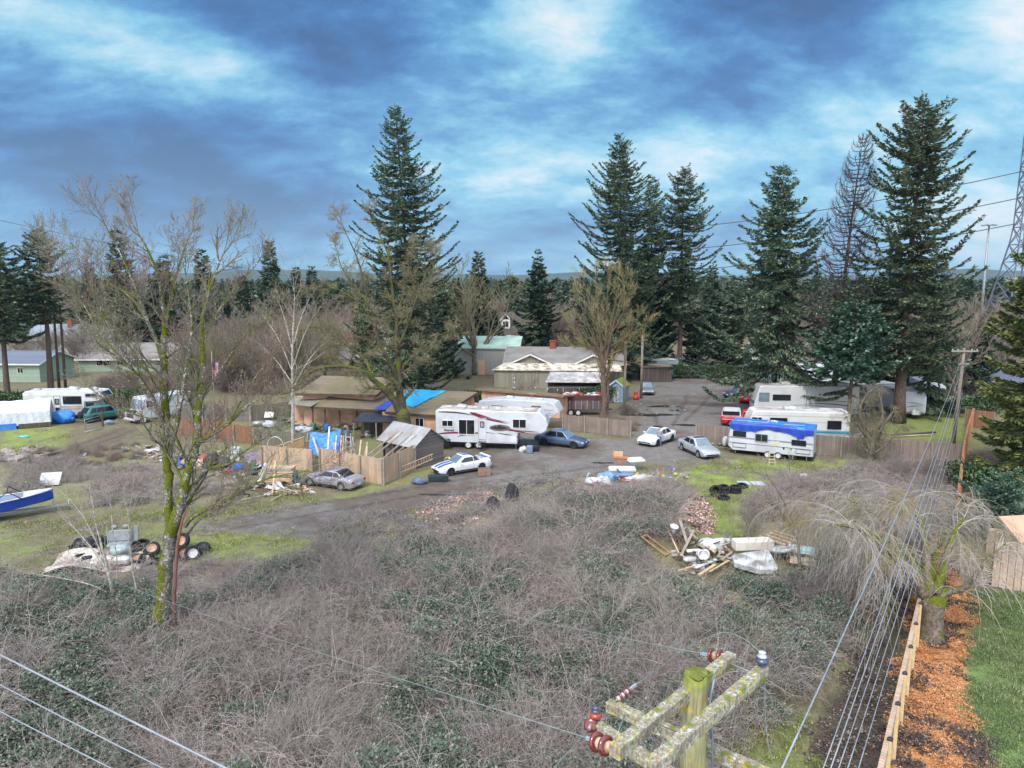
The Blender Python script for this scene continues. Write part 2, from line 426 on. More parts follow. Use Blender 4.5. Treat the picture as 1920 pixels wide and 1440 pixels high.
# ------------------------------------------------------------------ ground sheet
def ground():
 rows=np.concatenate([np.linspace(-70,6,14),np.exp(np.linspace(math.log(8),math.log(12000),860))])
 u=np.linspace(-1,1,520);u=np.sign(u)*(0.75*np.abs(u)+0.25*np.abs(u)**3)
 Yg,U=np.meshgrid(rows,u,indexing='ij')
 Xg=U*(np.maximum(Yg,8)*1.05+14)
 x,y=Xg.ravel(),Yg.ravel();near=(y<220)&(y>5)
 z=np.zeros_like(x);z[near]=hgt(x[near],y[near])
 z[y>=220]=(fbm(x[y>=220],y[y>=220],90,4)-.5)*2*np.clip((y[y>=220]-220)/400,0,1)
 nr,nc=Yg.shape;i=np.arange(nr*nc).reshape(nr,nc)
 faces=np.stack([i[:-1,:-1].ravel(),i[:-1,1:].ravel(),i[1:,1:].ravel(),i[1:,:-1].ravel()],1)
 # surface cover painted as colour: wet gravel, grass, dead leaves, bark mulch, soil under the brambles
 def L(c):return np.array(lin(c))
 xs,ys=x[near],y[near]
 n1=fbm(xs,ys,1.2,21)[:,None];n2=fbm(xs,ys,5,22)[:,None];n3=fbm(xs,ys,.45,23,3)[:,None]
 soil=L((104,94,84));dgr=L((126,124,94));grass=L((126,140,76));gravel=L((122,119,118));mud=L((98,88,82))
 leaf=L((166,138,126));mulch=L((214,154,100));litter=L((66,58,54));dry=L((140,132,120))
 c=soil*(1-n1)+dgr*n1
 fr_=np.clip((ys-60)/25,0,1)[:,None];k=np.clip((n2-.42)*4,0,1)*(1-.55*fr_);c=c*(1-k)+(dgr*.65+grass*.35)*k;c=c*(1-.35*fr_)+L((112,102,90))*.35*fr_
 def put(col,m,c=None):
  m=m[:,None]if m.ndim==1 else m
  return c*(1-m)+col*m
 c=put(grass*(.75+.5*n1),soft(xs,ys,GRASSL2,.9,6,1)*np.clip((n2[:,0]-.42)*4,0,.5),c)
 c=put(grass*(.85+.5*n1),soft(xs,ys,GRASSL,.9,6,2)*.85,c)
 c=put(grass*1.05*(.7+.55*n1),soft(xs,ys,GRASSR,.7,6,3)*np.clip((n1[:,0]*.5+n2[:,0]*.5-.3)*6,0,.95),c)
 c=put(grass*(.8+.4*n1),soft(xs,ys,GRASSFAR,.9,5,4)*.8,c)
 c=put(dry,soft(xs,ys,DRY,.9,5,5)*.6,c);c=put(dry,soft(xs,ys,DRY2,.9,5,6)*.5,c);c=put(dry*.9,soft(xs,ys,DRY3,.9,5,7)*.6,c)
 ym=soft(xs,ys,YARD,.5,8,8)
 gv=gravel*(.80+.4*n2);k2=np.clip((n2-.42)*3.5+(n1-.5)*1.6,0,.85);gv=gv*(1-k2)+mud*k2
 c=put(gv,ym,c);c=put(mud*1.15,soft(xs,ys,TRACK,.5,6,9)*.8,c)
 # wheel ruts along the track, puddles
 px,py=proj(xs,ys)
 for a,b in(((430,992),(760,935)),((620,985),(1000,915)),((900,905),(1180,868)),((1000,912),(1200,872)),((1215,765),(1250,815)),((1290,740),(1262,800)),((1330,745),(1285,790)),((420,975),(740,922)),((760,935),(980,898)),((740,922),(960,884)),((235,802),(60,868)),((250,806),(110,862))):
  A,B=G(*a),G(*b);d=(B-A);Ld=d.length;d/=Ld
  t=(xs-A.x)*d.x+(ys-A.y)*d.y;q=np.abs((xs-A.x)*-d.y+(ys-A.y)*d.x+(fbm(xs,ys,3,41)-.5)*.8)
  m=np.clip(1-q/.32,0,1)*(t>0)*(t<Ld);c=put(mud*.62,m*.75,c)
 c=put(leaf*(.6+.8*n3),soft(xs,ys,LEAF1,.4,6,10)*.9,c);c=put(leaf*(.5+.8*n3),soft(xs,ys,LEAF2,.9,6,11)*.55,c)
 al=soft(xs,ys,ALLEY,.4,5,12);c=put(litter*1.25*(.8+.5*n1),al*.85,c)
 c=put(grass*.8,soft(xs,ys,ALLEYG,.7,5,13)*np.clip((n1[:,0]-.35)*4,0,.8),c)
 c=put(litter*(.8+.6*n1),soft(xs,ys,BRAMBLE,.8,5,14)*.8,c)
 c=put(grass*.9,soft(xs,ys,GAP,.8,5,19)*np.clip((n1[:,0]-.3)*4,0,.8),c)
 mu=soft(xs,ys,MULCH,.12,6,15)
 mm=mulch*(.8+.4*n3);kk=np.clip((fbm(xs,ys,.7,77)-.46)*6,0,1)[:,None]*np.clip((fbm(xs,ys,2.6,79)-.36)*5,0,1)[:,None]
 mm=mm*(1-.5*kk)+litter*1.3*.5*kk
 c=put(mm,mu,c)
 lw=soft(xs,ys,LAWN,.15,5,16);lg=L((108,134,80))*(.65+.7*n2);kl=np.clip((fbm(xs,ys,1.6,90)-.5)*4,0,.6)[:,None];lg=lg*(1-kl)+L((120,116,98))*kl
 c=put(lg,lw,c)
 tint=np.ones((len(x),4));tint[:,:3]=L((84,88,66));tint[near,:3]=c
 far=y>=220
 tint[far,:3]=L((62,68,56))*(.7+.6*fbm(x[far],y[far],120,6)[:,None])
 bk=y<=5;tint[bk,:3]=litter*1.2
 m,t,b=newmat('ground_cover')
 at=t.new('ShaderNodeAttribute');at.attribute_name='tint';geo=t.new('ShaderNodeNewGeometry')
 f1=t.noise(geo.outputs['Position'],9.0,6,.7);f2=t.noise(geo.outputs['Position'],1.4,5,.65)
 col=t.mix(t.mapr(f1,.3,.7,0,1),(.62,.62,.62),(1.42,1.4,1.36))
 colb=t.mix(t.mapr(f2,.3,.7,0,1),(.78,.78,.8),(1.2,1.2,1.16))
 c1=t.mix(1.0,at.outputs['Color'],col,'MULTIPLY');c2=t.mix(1.0,c1,colb,'MULTIPLY')
 t.link(c2,b.inputs['Base Color']);b.inputs['Roughness'].default_value=.9;b.inputs['Specular IOR Level'].default_value=.25
 bn=t.new('ShaderNodeBump');bn.inputs['Strength'].default_value=.8;bn.inputs['Distance'].default_value=.12
 t.link(t.noise(geo.outputs['Position'],5.0,6,.7),bn.inputs['Height']);t.link(bn.outputs[0],b.inputs['Normal'])
 g=npmesh('ground',np.stack([x,y,z],1),faces,m,tint=tint,smooth=True)
 struct(g)
ground()
def region_sheet(name,poly,material,lift,step=.5,jit=0.0):
 """sheet following the ground a little above it, inside a region"""
 P=[G(*p)for p in poly];x0,x1=min(p.x for p in P),max(p.x for p in P);y0,y1=min(p.y for p in P),max(p.y for p in P)
 nx,ny=int((x1-x0)/step)+2,int((y1-y0)/step)+2
 X,Y=np.meshgrid(x0+np.arange(nx)*step,y0+np.arange(ny)*step);x,y=X.ravel(),Y.ravel()
 cx=(X[:-1,:-1]+step/2).ravel();cy=(Y[:-1,:-1]+step/2).ravel()
 ox=(fbm(cx,cy,1.5,7)-.5)*jit;oy=(fbm(cx,cy,1.5,9)-.5)*jit
 px,py=proj(cx+ox,cy+oy);keep=inpoly(px,py,poly)
 i=np.arange(len(x)).reshape(X.shape)
 f=np.stack([i[:-1,:-1].ravel(),i[:-1,1:].ravel(),i[1:,1:].ravel(),i[1:,:-1].ravel()],1)[keep]
 used,inv=np.unique(f,return_inverse=True);f=inv.reshape(f.shape)
 vz=hgt(x[used],y[used])+lift
 return npmesh(name,np.stack([x[used],y[used],vz],1),f,material,smooth=True)
def puddle(px,py,rx,ry,seed,nm='puddle'):
 c=G(px,py);rg=random.Random(seed);n=40;vs=[]
 ph=[rg.uniform(0,6.3)for _ in range(5)]
 for k in range(n):
  a=2*PI*k/n;q=1+.22*math.sin(2*a+ph[0])+.16*math.sin(3*a+ph[1])+.12*math.sin(5*a+ph[2])+.06*math.sin(9*a+ph[3])
  vs.append((c.x+rx*q*math.cos(a),c.y+ry*q*math.sin(a)))
 zz=max(hz(v)for v in vs)+.01
 mb=MB();mb.add([(a,b,zz)for a,b in vs],[list(range(n))])
 m=MATS.get('puddle_water')
 if not m:
  m,t,b=newmat('puddle_water');b.inputs['Base Color'].default_value=(.05,.045,.04,1);b.inputs['Roughness'].default_value=.06;b.inputs['Specular IOR Level'].default_value=.7
  MATS['puddle_water']=m
 return struct(mb.build(nm,m))
for k,a in enumerate(((1245,762,1.6,.8),(1222,778,2.2,1.0),(1285,797,1.4,.5),(1185,862,1.1,.35),(1130,868,.8,.3),(835,928,1.6,.3),(1270,770,.9,.6),(1175,778,.8,.4))):puddle(*a,k+3)

# far hills
def hills():
 def ridge(nm,Y,x0,x1,hfun,n=240):
  mb_v=[];xs=np.linspace(x0,x1,n)
  for j,(dy,k)in enumerate(((-900,0.0),(-500,.45),(-200,.85),(0,1.0),(400,.9),(1200,0.0))):
   for x in xs:mb_v.append((x,Y+dy,max(-5,hfun(x)*k+(vnoise(x,j*50.,90,5)-.5)*12*(k>0))))
  v=np.array([[a,b,float(c)]for a,b,c in mb_v]);i=np.arange(len(v)).reshape(6,n)
  f=np.stack([i[:-1,:-1].ravel(),i[:-1,1:].ravel(),i[1:,1:].ravel(),i[1:,:-1].ravel()],1)
  m=mat('hill_forest',(52,64,52),(70,78,62),.004,.95,coords='Object',detail=8)
  struct(npmesh(nm,v,f,m,smooth=True))
 Y=5200
 def h1(x):
  a=(x/Y)*F_PX+960
  v=62+34*math.exp(-((a-520)/190)**2)+46*math.exp(-((a-1815)/120)**2)+18*math.exp(-((a-1065)/60)**2)+20*float(fbm(x,0.,700,3))+10*float(fbm(x,0.,120,9))-30
  return v+12
 ridge('hills',Y,-6500,6500,h1)
hills()
# ------------------------------------------------------------------ vegetation
rng=np.random.RandomState(7)
def leafmat(name,c1,c2,c3=None,scale=.6,rough=.75,island=True):
 m,t,b=newmat(name)
 geo=t.new('ShaderNodeNewGeometry')
 n=t.noise(geo.outputs['Position'],scale,4)
 f=t.mapr(n,.35,.65)
 col=t.mix(f,lin(c1),lin(c2))
 v=t.math('MULTIPLY',geo.outputs['Random Per Island'],1.0)
 if c3:col=t.mix(t.math('MULTIPLY',t.math('GREATER_THAN',v,.8),.8),col,lin(c3))
 br=t.mapr(geo.outputs['Random Per Island'],0,1,.6,1.4)
 cc=t.new('ShaderNodeCombineColor');
 for i in range(3):t.link(br,cc.inputs[i])
 col=t.mix(1.0,col,cc.outputs[0],'MULTIPLY')
 t.link(col,b.inputs['Base Color']);b.inputs['Roughness'].default_value=rough;b.inputs['Specular IOR Level'].default_value=.25
 MATS[name]=m
 return m
def barkmat(name,c1,c2,moss=None,mossamt=.5,scale=2.5,lichen=None):
 m,t,b=newmat(name)
 geo=t.new('ShaderNodeNewGeometry');P=geo.outputs['Position']
 col=t.mix(t.mapr(t.noise(P,scale*3,5),.35,.65),lin(c1),lin(c2))
 if lichen:col=t.mix(t.mapr(t.noise(P,scale*4.7,4),.55,.62),col,lin(lichen))
 if moss:
  sep=t.new('ShaderNodeSeparateXYZ');t.link(geo.outputs['Normal'],sep.inputs[0])
  q=t.math('ADD',t.math('MULTIPLY',sep.outputs[2],.28),t.noise(P,scale*.55,5))
  mc=t.mix(t.mapr(t.noise(P,scale*6,3),.35,.65),lin(moss),lin(tuple(x*.62 for x in moss)))
  col=t.mix(t.mapr(q,.72-mossamt*.34,.80-mossamt*.34),col,mc)
 t.link(col,b.inputs['Base Color']);b.inputs['Roughness'].default_value=.95;b.inputs['Specular IOR Level'].default_value=.2
 bn=t.new('ShaderNodeBump');bn.inputs['Strength'].default_value=.6;bn.inputs['Distance'].default_value=.04
 t.link(t.noise(P,scale*5,4),bn.inputs['Height']);t.link(bn.outputs[0],b.inputs['Normal'])
 MATS[name]=m
 return m
def unit(a):return a/np.maximum(np.linalg.norm(a,axis=-1,keepdims=True),1e-9)
def segs_mesh(S,k=3):
 """S: (N,8) p0 p1 r0 r1 -> verts, quad faces (k-sided tubes, one per segment)"""
 S=np.asarray(S,float);P0,P1,r0,r1=S[:,:3],S[:,3:6],S[:,6],S[:,7]
 d=unit(P1-P0);ref=np.where(np.abs(d[:,2:3])>.9,np.array([[1.,0,0]]),np.array([[0,0,1.]]))
 u=unit(np.cross(d,ref));v=np.cross(d,u);a=np.arange(k)*2*PI/k
 ring=u[:,None]*np.cos(a)[None,:,None]+v[:,None]*np.sin(a)[None,:,None]
 A=P0[:,None]+ring*r0[:,None,None];B=P1[:,None]+ring*r1[:,None,None]
 vs=np.concatenate([A,B],1).reshape(-1,3);N=len(S);base=(np.arange(N)*2*k)[:,None]
 i=np.arange(k);j=(i+1)%k
 f=np.stack([base+i,base+j,base+k+j,base+k+i],-1).reshape(-1,4)
 return vs,f
def kites(C,D,W,L,wd,bend=0.0):
 """flat needle sprays / leaves: centre base C, direction D, side W, length L, half width wd"""
 N=len(C);L=np.broadcast_to(L,(N,))[:,None];wd=np.broadcast_to(wd,(N,))[:,None]
 nr=np.cross(D,W)
 a=C;b=C+D*L*.45+W*wd;c=C+D*L-nr*L*bend;d=C+D*L*.45-W*wd
 vs=np.stack([a,b,c,d],1).reshape(-1,3);f=np.arange(N*4).reshape(-1,4)
 return vs,f
def joinvf(lst):
 vs=[];fs=[];mi=[];o=0
 for k,(v,f)in enumerate(lst):
  vs.append(v);fs.append(f+o);mi.append(np.full(len(f),k));o+=len(v)
 return np.concatenate(vs),np.concatenate(fs),np.concatenate(mi)

BARK_FIR=barkmat('fir_bark',(112,98,88),(70,60,54),(96,100,52),.12)
BARK_MOSS=barkmat('mossy_bark',(134,130,122),(80,76,70),(108,116,36),.74,lichen=(196,200,194))
BARK_MOSS2=barkmat('oak_bark',(104,96,84),(66,60,52),(106,118,38),.55)
BARK_GREY=barkmat('grey_bark',(140,132,120),(96,88,80),(120,120,60),.25)
BARK_PALE=barkmat('birch_bark',(196,192,186),(120,116,110),None)
TWIG_OLIVE=mat('olive_twigs',(142,136,110),(112,108,80),.9,.9,coords='Object')
TWIG_MAPLE=mat('maple_twigs',(138,132,120),(116,114,90),.5,.9,c3=(124,98,98),s3=.22)
TWIG_LICHEN=mat('lichen_twigs',(160,150,112),(130,124,76),.7,.9)
TWIG_GREY=mat('grey_twigs',(140,130,124),(112,102,96),.6,.9)
TWIG_PALE=mat('pale_twigs',(176,168,158),(150,140,126),1.2,.9)
TWIG_BROWN=mat('brown_twigs',(150,136,128),(126,114,108),.3,.9,c3=(136,122,98),s3=.1)
NEEDLE=leafmat('fir_needles',(64,90,72),(92,116,92),(128,132,104),.35)
NEEDLE_B=leafmat('blue_fir_needles',(62,90,76),(84,112,94),(104,130,112),.4)
NEEDLE_C=leafmat('cedar_needles',(84,104,64),(112,122,70),(140,134,84),.6)
NEEDLE_R=leafmat('ragged_fir_needles',(66,88,68),(92,110,84),(126,124,96),.5)
NEEDLE_F=leafmat('far_needles',(58,82,68),(82,104,84),(106,114,92),.12)
IVY=leafmat('dark_leaves',(34,56,34),(58,84,46),(92,112,74),.5)

def conifer_mesh(H,prof,seed,z0=.12,dens=1.0,droop=.25,up=.35,spray=.5,sw=.105,whorl=.62,gap=.12,lean=(0,0),bl=1.0,hang=.35,tr=.011,gaps=None):
 """returns (trunk MB, crown verts/faces/matidx). prof(t) = crown radius in metres at height fraction t"""
 rs=np.random.RandomState(seed)
 def axis(z):
  t=z/H;return np.array([lean[0]*t*t*H+math.sin(t*5+seed)*.12,lean[1]*t*t*H+math.cos(t*4+seed)*.12,z])
 tp=[axis(H*k/14)for k in range(15)];r0=H*tr
 mb=MB();mb.tube(tp,[max(.03,r0*(1.25 if k==0 else 1)*(1-k/14.3))for k in range(15)],9)
 segs=[];C=[];D=[];W=[];Ls=[];Wd=[]
 z=H*z0
 while z<H*.995:
  t=z/H;nb=rs.randint(4,7)if t<.93 else 4
  a0=rs.uniform(0,6.28)
  for k in range(nb):
   az=a0+6.283*k/nb+rs.uniform(-.35,.35)
   Lb=prof(t)*(rs.uniform(.5,1.14)if t<.9 else rs.uniform(.7,1))*bl
   if gaps is not None:Lb*=gaps(t,az,rs)
   if rs.rand()<gap:Lb*=rs.uniform(.2,.6)
   if Lb<.18:continue
   h=np.array([math.cos(az),math.sin(az),0.])
   sd=np.array([-h[1],h[0],0.])
   p0=axis(z+rs.uniform(-.5,.5));ns=max(4,int(Lb/.42));s=np.linspace(0,1,ns+1)
   pitch0=(t-.45)*.55+rs.uniform(-.22,.2)
   zz=Lb*(pitch0*s-droop*(1-t*.6)*np.sin(s*2.4)*1.0+up*.55*s**3*(1-.25*t))
   cur=rs.uniform(-.12,.12)*Lb*s**2
   P=p0+h*(s*Lb)[:,None]+sd*cur[:,None];P[:,2]+=zz
   for i in range(ns):
    rr=.012+.010*Lb*(1-s[i]);segs.append((*P[i],*P[i+1],rr,max(.01,rr*.8)))
   tot=max(8,int(Lb*38*dens*(1.2-.55*t)))
   q=np.clip(rs.uniform(.04,1.02,tot),0,1);fi=q*ns;ii=np.minimum(fi.astype(int),ns-1);fr=(fi-ii)[:,None]
   B=P[ii]*(1-fr)+P[ii+1]*fr;T=unit(P[ii+1]-P[ii])
   side=rs.choice([-1.,1.],tot)[:,None]
   # secondary twigs spread sideways: shorter near tip
   ln=(.20+.42*np.minimum(1.0,Lb/3.5))*(1.15-q*.75)*rs.uniform(.6,1.2,tot)
   off=(rs.uniform(0,1,tot)*(1.15-q))[:,None]*ln[:,None]*1.9*(.3+.3*Lb**.5)
   dirn=unit(T*rs.uniform(.5,1.1,tot)[:,None]+sd[None]*side*rs.uniform(.4,1.2,tot)[:,None]+np.array([0,0,1.])[None]*rs.uniform(-hang-.25,.18,tot)[:,None])
   C.append(B+unit(sd[None]*side+T*.5)*off+rs.normal(0,.05,(tot,3)));D.append(dirn)
   wv=unit(np.cross(dirn,np.array([0,0,1.])[None]+rs.normal(0,.5,(tot,3))));W.append(wv)
   Ls.append(spray*(.55+ln)*rs.uniform(.7,1.2,tot));Wd.append(sw*rs.uniform(.6,1.25,tot)*(.7+.3*min(1,Lb/3)))
  z+=whorl*rs.uniform(.7,1.25)*(1-.35*t)
 # leader
 tip=axis(H*.985)
 kv,kf=kites(np.concatenate(C),np.concatenate(D),np.concatenate(W),np.concatenate(Ls),np.concatenate(Wd),.12)
 sv_,sf=segs_mesh(segs,3)
 return mb,joinvf([(sv_,sf),(kv,kf)])
def conifer(name,label,base,H,prof,seed,needles=None,group=None,**kw):
 mb,(v,f,mi)=conifer_mesh(H,prof,seed,**kw)
 t=thing(name,label,'tree',base,0,group)
 mb.build('trunk',BARK_FIR,t);npmesh('crown',v,f,[BARK_FIR,needles or NEEDLE],mi,parent=t)
 return t

def grow(S,rs,p,d,L,r,lvl,P):
 """recursive bare branch. P: params. S: dict level -> list of segments"""
 n=max(3,int(L/P['step'][min(lvl,len(P['step'])-1)]));st=L/n;pts=[np.array(p,float)];d=unit(np.array(d,float));ds=[d]
 wob=P['wob'];tr=P['trop']if not hasattr(P['trop'],'__len__')else P['trop'][min(lvl,len(P['trop'])-1)]
 for i in range(n):
  d=unit(d+rs.normal(0,wob,3)+np.array([0,0,tr])/n*1.0)
  pts.append(pts[-1]+d*st);ds.append(d)
 for i in range(n):
  ra=r*(1-i/n*.75);rb=r*(1-(i+1)/n*.75)
  S.setdefault(lvl,[]).append((*pts[i],*pts[i+1],ra,rb))
 branch_off(S,rs,pts,ds,L,r,lvl,P)
def branch_off(S,rs,pts,ds,L,r,lvl,P):
 if lvl>=P['maxl']or L<P['minL']:return
 nc=P['nch'][min(lvl,len(P['nch'])-1)];nc=max(1,int(nc*rs.uniform(.8,1.2)+.5));n=len(pts)-1
 lo=P['lo'][min(lvl,len(P['lo'])-1)]
 for k in range(nc):
  t=lo+(1-lo)*(k+rs.uniform(0,.9))/nc;i=min(n-1,int(t*n));fr=t*n-i
  q=pts[i]*(1-fr)+pts[i+1]*fr;dd=ds[min(i+1,n)]
  ang=P['ang']*rs.uniform(.7,1.25);pr=unit(np.cross(dd,rs.normal(0,1,3)))
  if P.get('flat'):pr=unit(pr*np.array([1,1,P['flat']]))
  cd=unit(dd*math.cos(ang)+pr*math.sin(ang))
  cl=L*P['lr']*rs.uniform(.65,1.15)*(1.15-.55*t);cr=max(P['rmin'],r*(1-t*.6)*P['rr'])
  grow(S,rs,q,cd,cl,cr,lvl+1,P)
def smooth_path(pts,k=3):
 """Catmull-Rom through (x,y,z,r) rows"""
 P=np.array(pts,float);out=[]
 for i in range(len(P)-1):
  a,b,c,d=P[max(i-1,0)],P[i],P[i+1],P[min(i+2,len(P)-1)]
  for j in range(k):
   t=j/k;out.append(.5*((2*b)+(c-a)*t+(2*a-5*b+4*c-d)*t*t+(3*b-a-3*c+d)*t**3))
 out.append(P[-1]);return np.array(out)
BP=dict(step=[.6,.5,.35,.28,.22],wob=.11,trop=.25,maxl=4,minL=.35,nch=[6,6,5,4,3],lo=[.3,.25,.2,.2],ang=.75,lr=.5,rr=.62,rmin=.006)
def limb_tree(name,label,limbs,seed,P,bark,twig,depthj=.0,thick_to=1,group=None,origin=None,lvl0=0):
 """bare tree whose main limbs are given as point rows (x, y, z, r); the rest grows from them"""
 rs=np.random.RandomState(seed);S={};o=np.array(origin if origin is not None else limbs[0][0][:3],float);tm=MB()
 for rows in limbs:
  sm=smooth_path(rows,4);pts=[sm[i,:3]-o for i in range(len(sm))];rad=sm[:,3]
  wig=rs.normal(0,1,(len(pts),3))*(rad[:,None]*.12);pts=[p+q for p,q in zip(pts,wig)]
  tm.tube(pts,[max(.012,a*rs.uniform(.93,1.07))for a in rad],9 if rad[0]>.12 else 7)
  ds=[unit(pts[min(i+1,len(pts)-1)]-pts[max(i-1,0)])for i in range(len(pts))]
  L=sum(np.linalg.norm(pts[i+1]-pts[i])for i in range(len(pts)-1))
  if rad[-1]<P.get('bare',9):branch_off(S,rs,pts,ds,min(P.get('cap',9),L*P.get('limbL',.62)),rad[0]*.55,lvl0,P)
  # a terminal fan
  for _ in range(3):grow(S,rs,pts[-1],unit(ds[-1]+rs.normal(0,.3,3)),min(P.get('fan',9),L*P['lr']*.55),rad[-1]*.8,lvl0+1,P)
 t=thing(name,label,'tree',tuple(o),0,group)
 tm.build('trunk',bark,t)
 th=[];tw=[]
 for l,s in S.items():(th if l<=thick_to else tw).extend(s)
 lst=[]
 if th:lst.append(segs_mesh(th,5))
 else:lst.append((np.zeros((4,3)),np.array([[0,1,2,3]])))
 lst.append(segs_mesh(tw,3))
 if P.get('buds'):
  # swollen bud ends on the outermost twigs
  T=np.array([s for s in tw if s[7]<=P['rmin']*1.3]);T=T[rs.rand(len(T))<P['buds']]
  d=unit(T[:,3:6]-T[:,:3]);wv=unit(np.cross(d,rs.normal(0,1,d.shape)))
  lst.append(kites(T[:,3:6]-d*.03,unit(d+wv*rs.uniform(-1,1,(len(T),1))),unit(np.cross(d,wv)),P.get('budL',.1),.022))
 v,f,mi=joinvf(lst)
 npmesh('crown',v,f,[bark,twig,P.get('budmat',twig)],mi,parent=t)
 return t
def auto_tree_mesh(H,spread,seed,P,nlimb=7,trunk_r=.2,fork=.3):
 rs=np.random.RandomState(seed);S={};tm=MB()
 zf=H*fork;tp=[np.array([rs.normal(0,.05)*i,rs.normal(0,.05)*i,zf*i/5])for i in range(6)]
 tm.tube(tp,[trunk_r*(1.3-.12*i if i==0 else 1-.06*i)for i in range(6)],8)
 for k in range(nlimb):
  a=6.283*k/nlimb+rs.uniform(-.4,.4);el=rs.uniform(.55,1.25)if k else 1.5
  d=np.array([math.cos(a)*math.cos(el)*spread,math.sin(a)*math.cos(el)*spread,math.sin(el)])
  grow(S,rs,tp[rs.randint(3,6)],d,(H-zf)*rs.uniform(.75,1.02),trunk_r*.55,0,P)
 th=[];tw=[]
 for l,s in S.items():(th if l<=0 else tw).extend(s)
 return tm,joinvf([segs_mesh(th,5),segs_mesh(tw,3)])
def auto_tree(name,label,base,H,spread,seed,P,bark,twig,group=None,cat='tree',**kw):
 tm,(v,f,mi)=auto_tree_mesh(H,spread,seed,P,**kw)
 t=thing(name,label,cat,base,0,group);tm.build('trunk',bark,t);npmesh('crown',v,f,[bark,twig],mi,parent=t);return t
def px_limb(rows,Y,z_of=None):
 """rows (px, py, r, dy): point at distance Y+dy"""
 return[(*V(a,b,Y+dy),r)for a,b,r,dy in rows]

# ---- scatter through geometry nodes, only for what nobody could count
def protos(nm,objs):
 c=bpy.data.collections.new(nm)
 for o in objs:c.objects.link(o)
 return c
def scatter(name,pts,rot,scl,idx,coll,label):
 me=bpy.data.meshes.new(name);me.from_pydata([tuple(p)for p in pts],[],[])
 a=me.attributes.new('rot','FLOAT_VECTOR','POINT');a.data.foreach_set('vector',np.asarray(rot,np.float32).ravel())
 a=me.attributes.new('scl','FLOAT','POINT');a.data.foreach_set('value',np.asarray(scl,np.float32))
 a=me.attributes.new('idx','INT','POINT');a.data.foreach_set('value',np.asarray(idx,np.int32))
 o=bpy.data.objects.new(name,me);COL.objects.link(o)
 ng=bpy.data.node_groups.new(name,'GeometryNodeTree')
 ng.interface.new_socket('Geometry',in_out='INPUT',socket_type='NodeSocketGeometry');ng.interface.new_socket('Geometry',in_out='OUTPUT',socket_type='NodeSocketGeometry')
 N=ng.nodes;gi=N.new('NodeGroupInput');go=N.new('NodeGroupOutput');ip=N.new('GeometryNodeInstanceOnPoints');ci=N.new('GeometryNodeCollectionInfo')
 ci.inputs['Collection'].default_value=coll;ci.inputs['Separate Children'].default_value=True;ci.inputs['Reset Children'].default_value=True
 def na(n,t_):
  q=N.new('GeometryNodeInputNamedAttribute');q.data_type=t_;q.inputs['Name'].default_value=n;return q.outputs[0]
 L=ng.links;L.new(gi.outputs[0],ip.inputs['Points']);L.new(ci.outputs[0],ip.inputs['Instance']);ip.inputs['Pick Instance'].default_value=True
 L.new(na('idx','INT'),ip.inputs['Instance Index']);L.new(na('rot','FLOAT_VECTOR'),ip.inputs['Rotation']);L.new(na('scl','FLOAT'),ip.inputs['Scale'])
 L.new(ip.outputs[0],go.inputs[0])
 md=o.modifiers.new('scatter','NODES');md.node_group=ng
 o['kind']='stuff';o['label']=label;o['category']='plants'
 return o
def clump(name,nleaf,ncane,rad,ht,leafsz,leafm,canem,seed,caner=.008,canel=1.2,stand=0.0,extra=0):
 """low thicket clump: leaves through a dome plus arching canes"""
 rs=np.random.RandomState(seed);lst=[];segs=[]
 for _ in range(ncane):
  a=rs.uniform(0,6.28);p=np.array([rs.normal(0,rad*.4),rs.normal(0,rad*.4),0.]);h=np.array([math.cos(a),math.sin(a),0])
  L=canel*rs.uniform(.5,1.2);n=7;el=rs.uniform(.5,1.35)+stand;pp=[p];d=h*math.cos(el)+np.array([0,0,math.sin(el)])
  for i in range(n):
   d=unit(d+np.array([0,0,-.26+stand*.2])+rs.normal(0,.14,3));pp.append(pp[-1]+d*L/n)
  for i in range(n):
   segs.append((*pp[i],*pp[i+1],caner*(1-i/n*.6),caner*(1-(i+1)/n*.6)))
   if rs.rand()<.75:
    dd=unit(d+rs.normal(0,.6,3));q=pp[i+1]+dd*L*.16;segs.append((*pp[i+1],*q,caner*.5,caner*.3))
    if rs.rand()<.5:q2=q+unit(dd+rs.normal(0,.5,3))*L*.12;segs.append((*q,*q2,caner*.4,caner*.25))
 lst.append(segs_mesh(segs,3))
 if nleaf:
  r=rad*np.sqrt(rs.rand(nleaf));a=rs.uniform(0,6.28,nleaf);z=ht*(1-(r/rad)**2*.8)*(1-rs.rand(nleaf)**2.2*.8)*rs.uniform(.75,1.1,nleaf)
  C=np.stack([r*np.cos(a),r*np.sin(a),z+.02],1)
  # cluster into sprigs
  C+=rs.normal(0,leafsz*.6,C.shape)
  D=unit(np.stack([np.cos(a),np.sin(a),rs.normal(0.1,.5,nleaf)],1)+rs.normal(0,.7,(nleaf,3)))
  W=unit(np.cross(D,np.array([0,0,1.])+rs.normal(0,.55,(nleaf,3))))
  lst.append(kites(C,D,W,leafsz*rs.uniform(.6,1.35,nleaf),leafsz*.36*rs.uniform(.7,1.2,nleaf),.15))
 v,f,mi=joinvf(lst)
 return npmesh(name,v,f,[canem,leafm],mi,link=False)
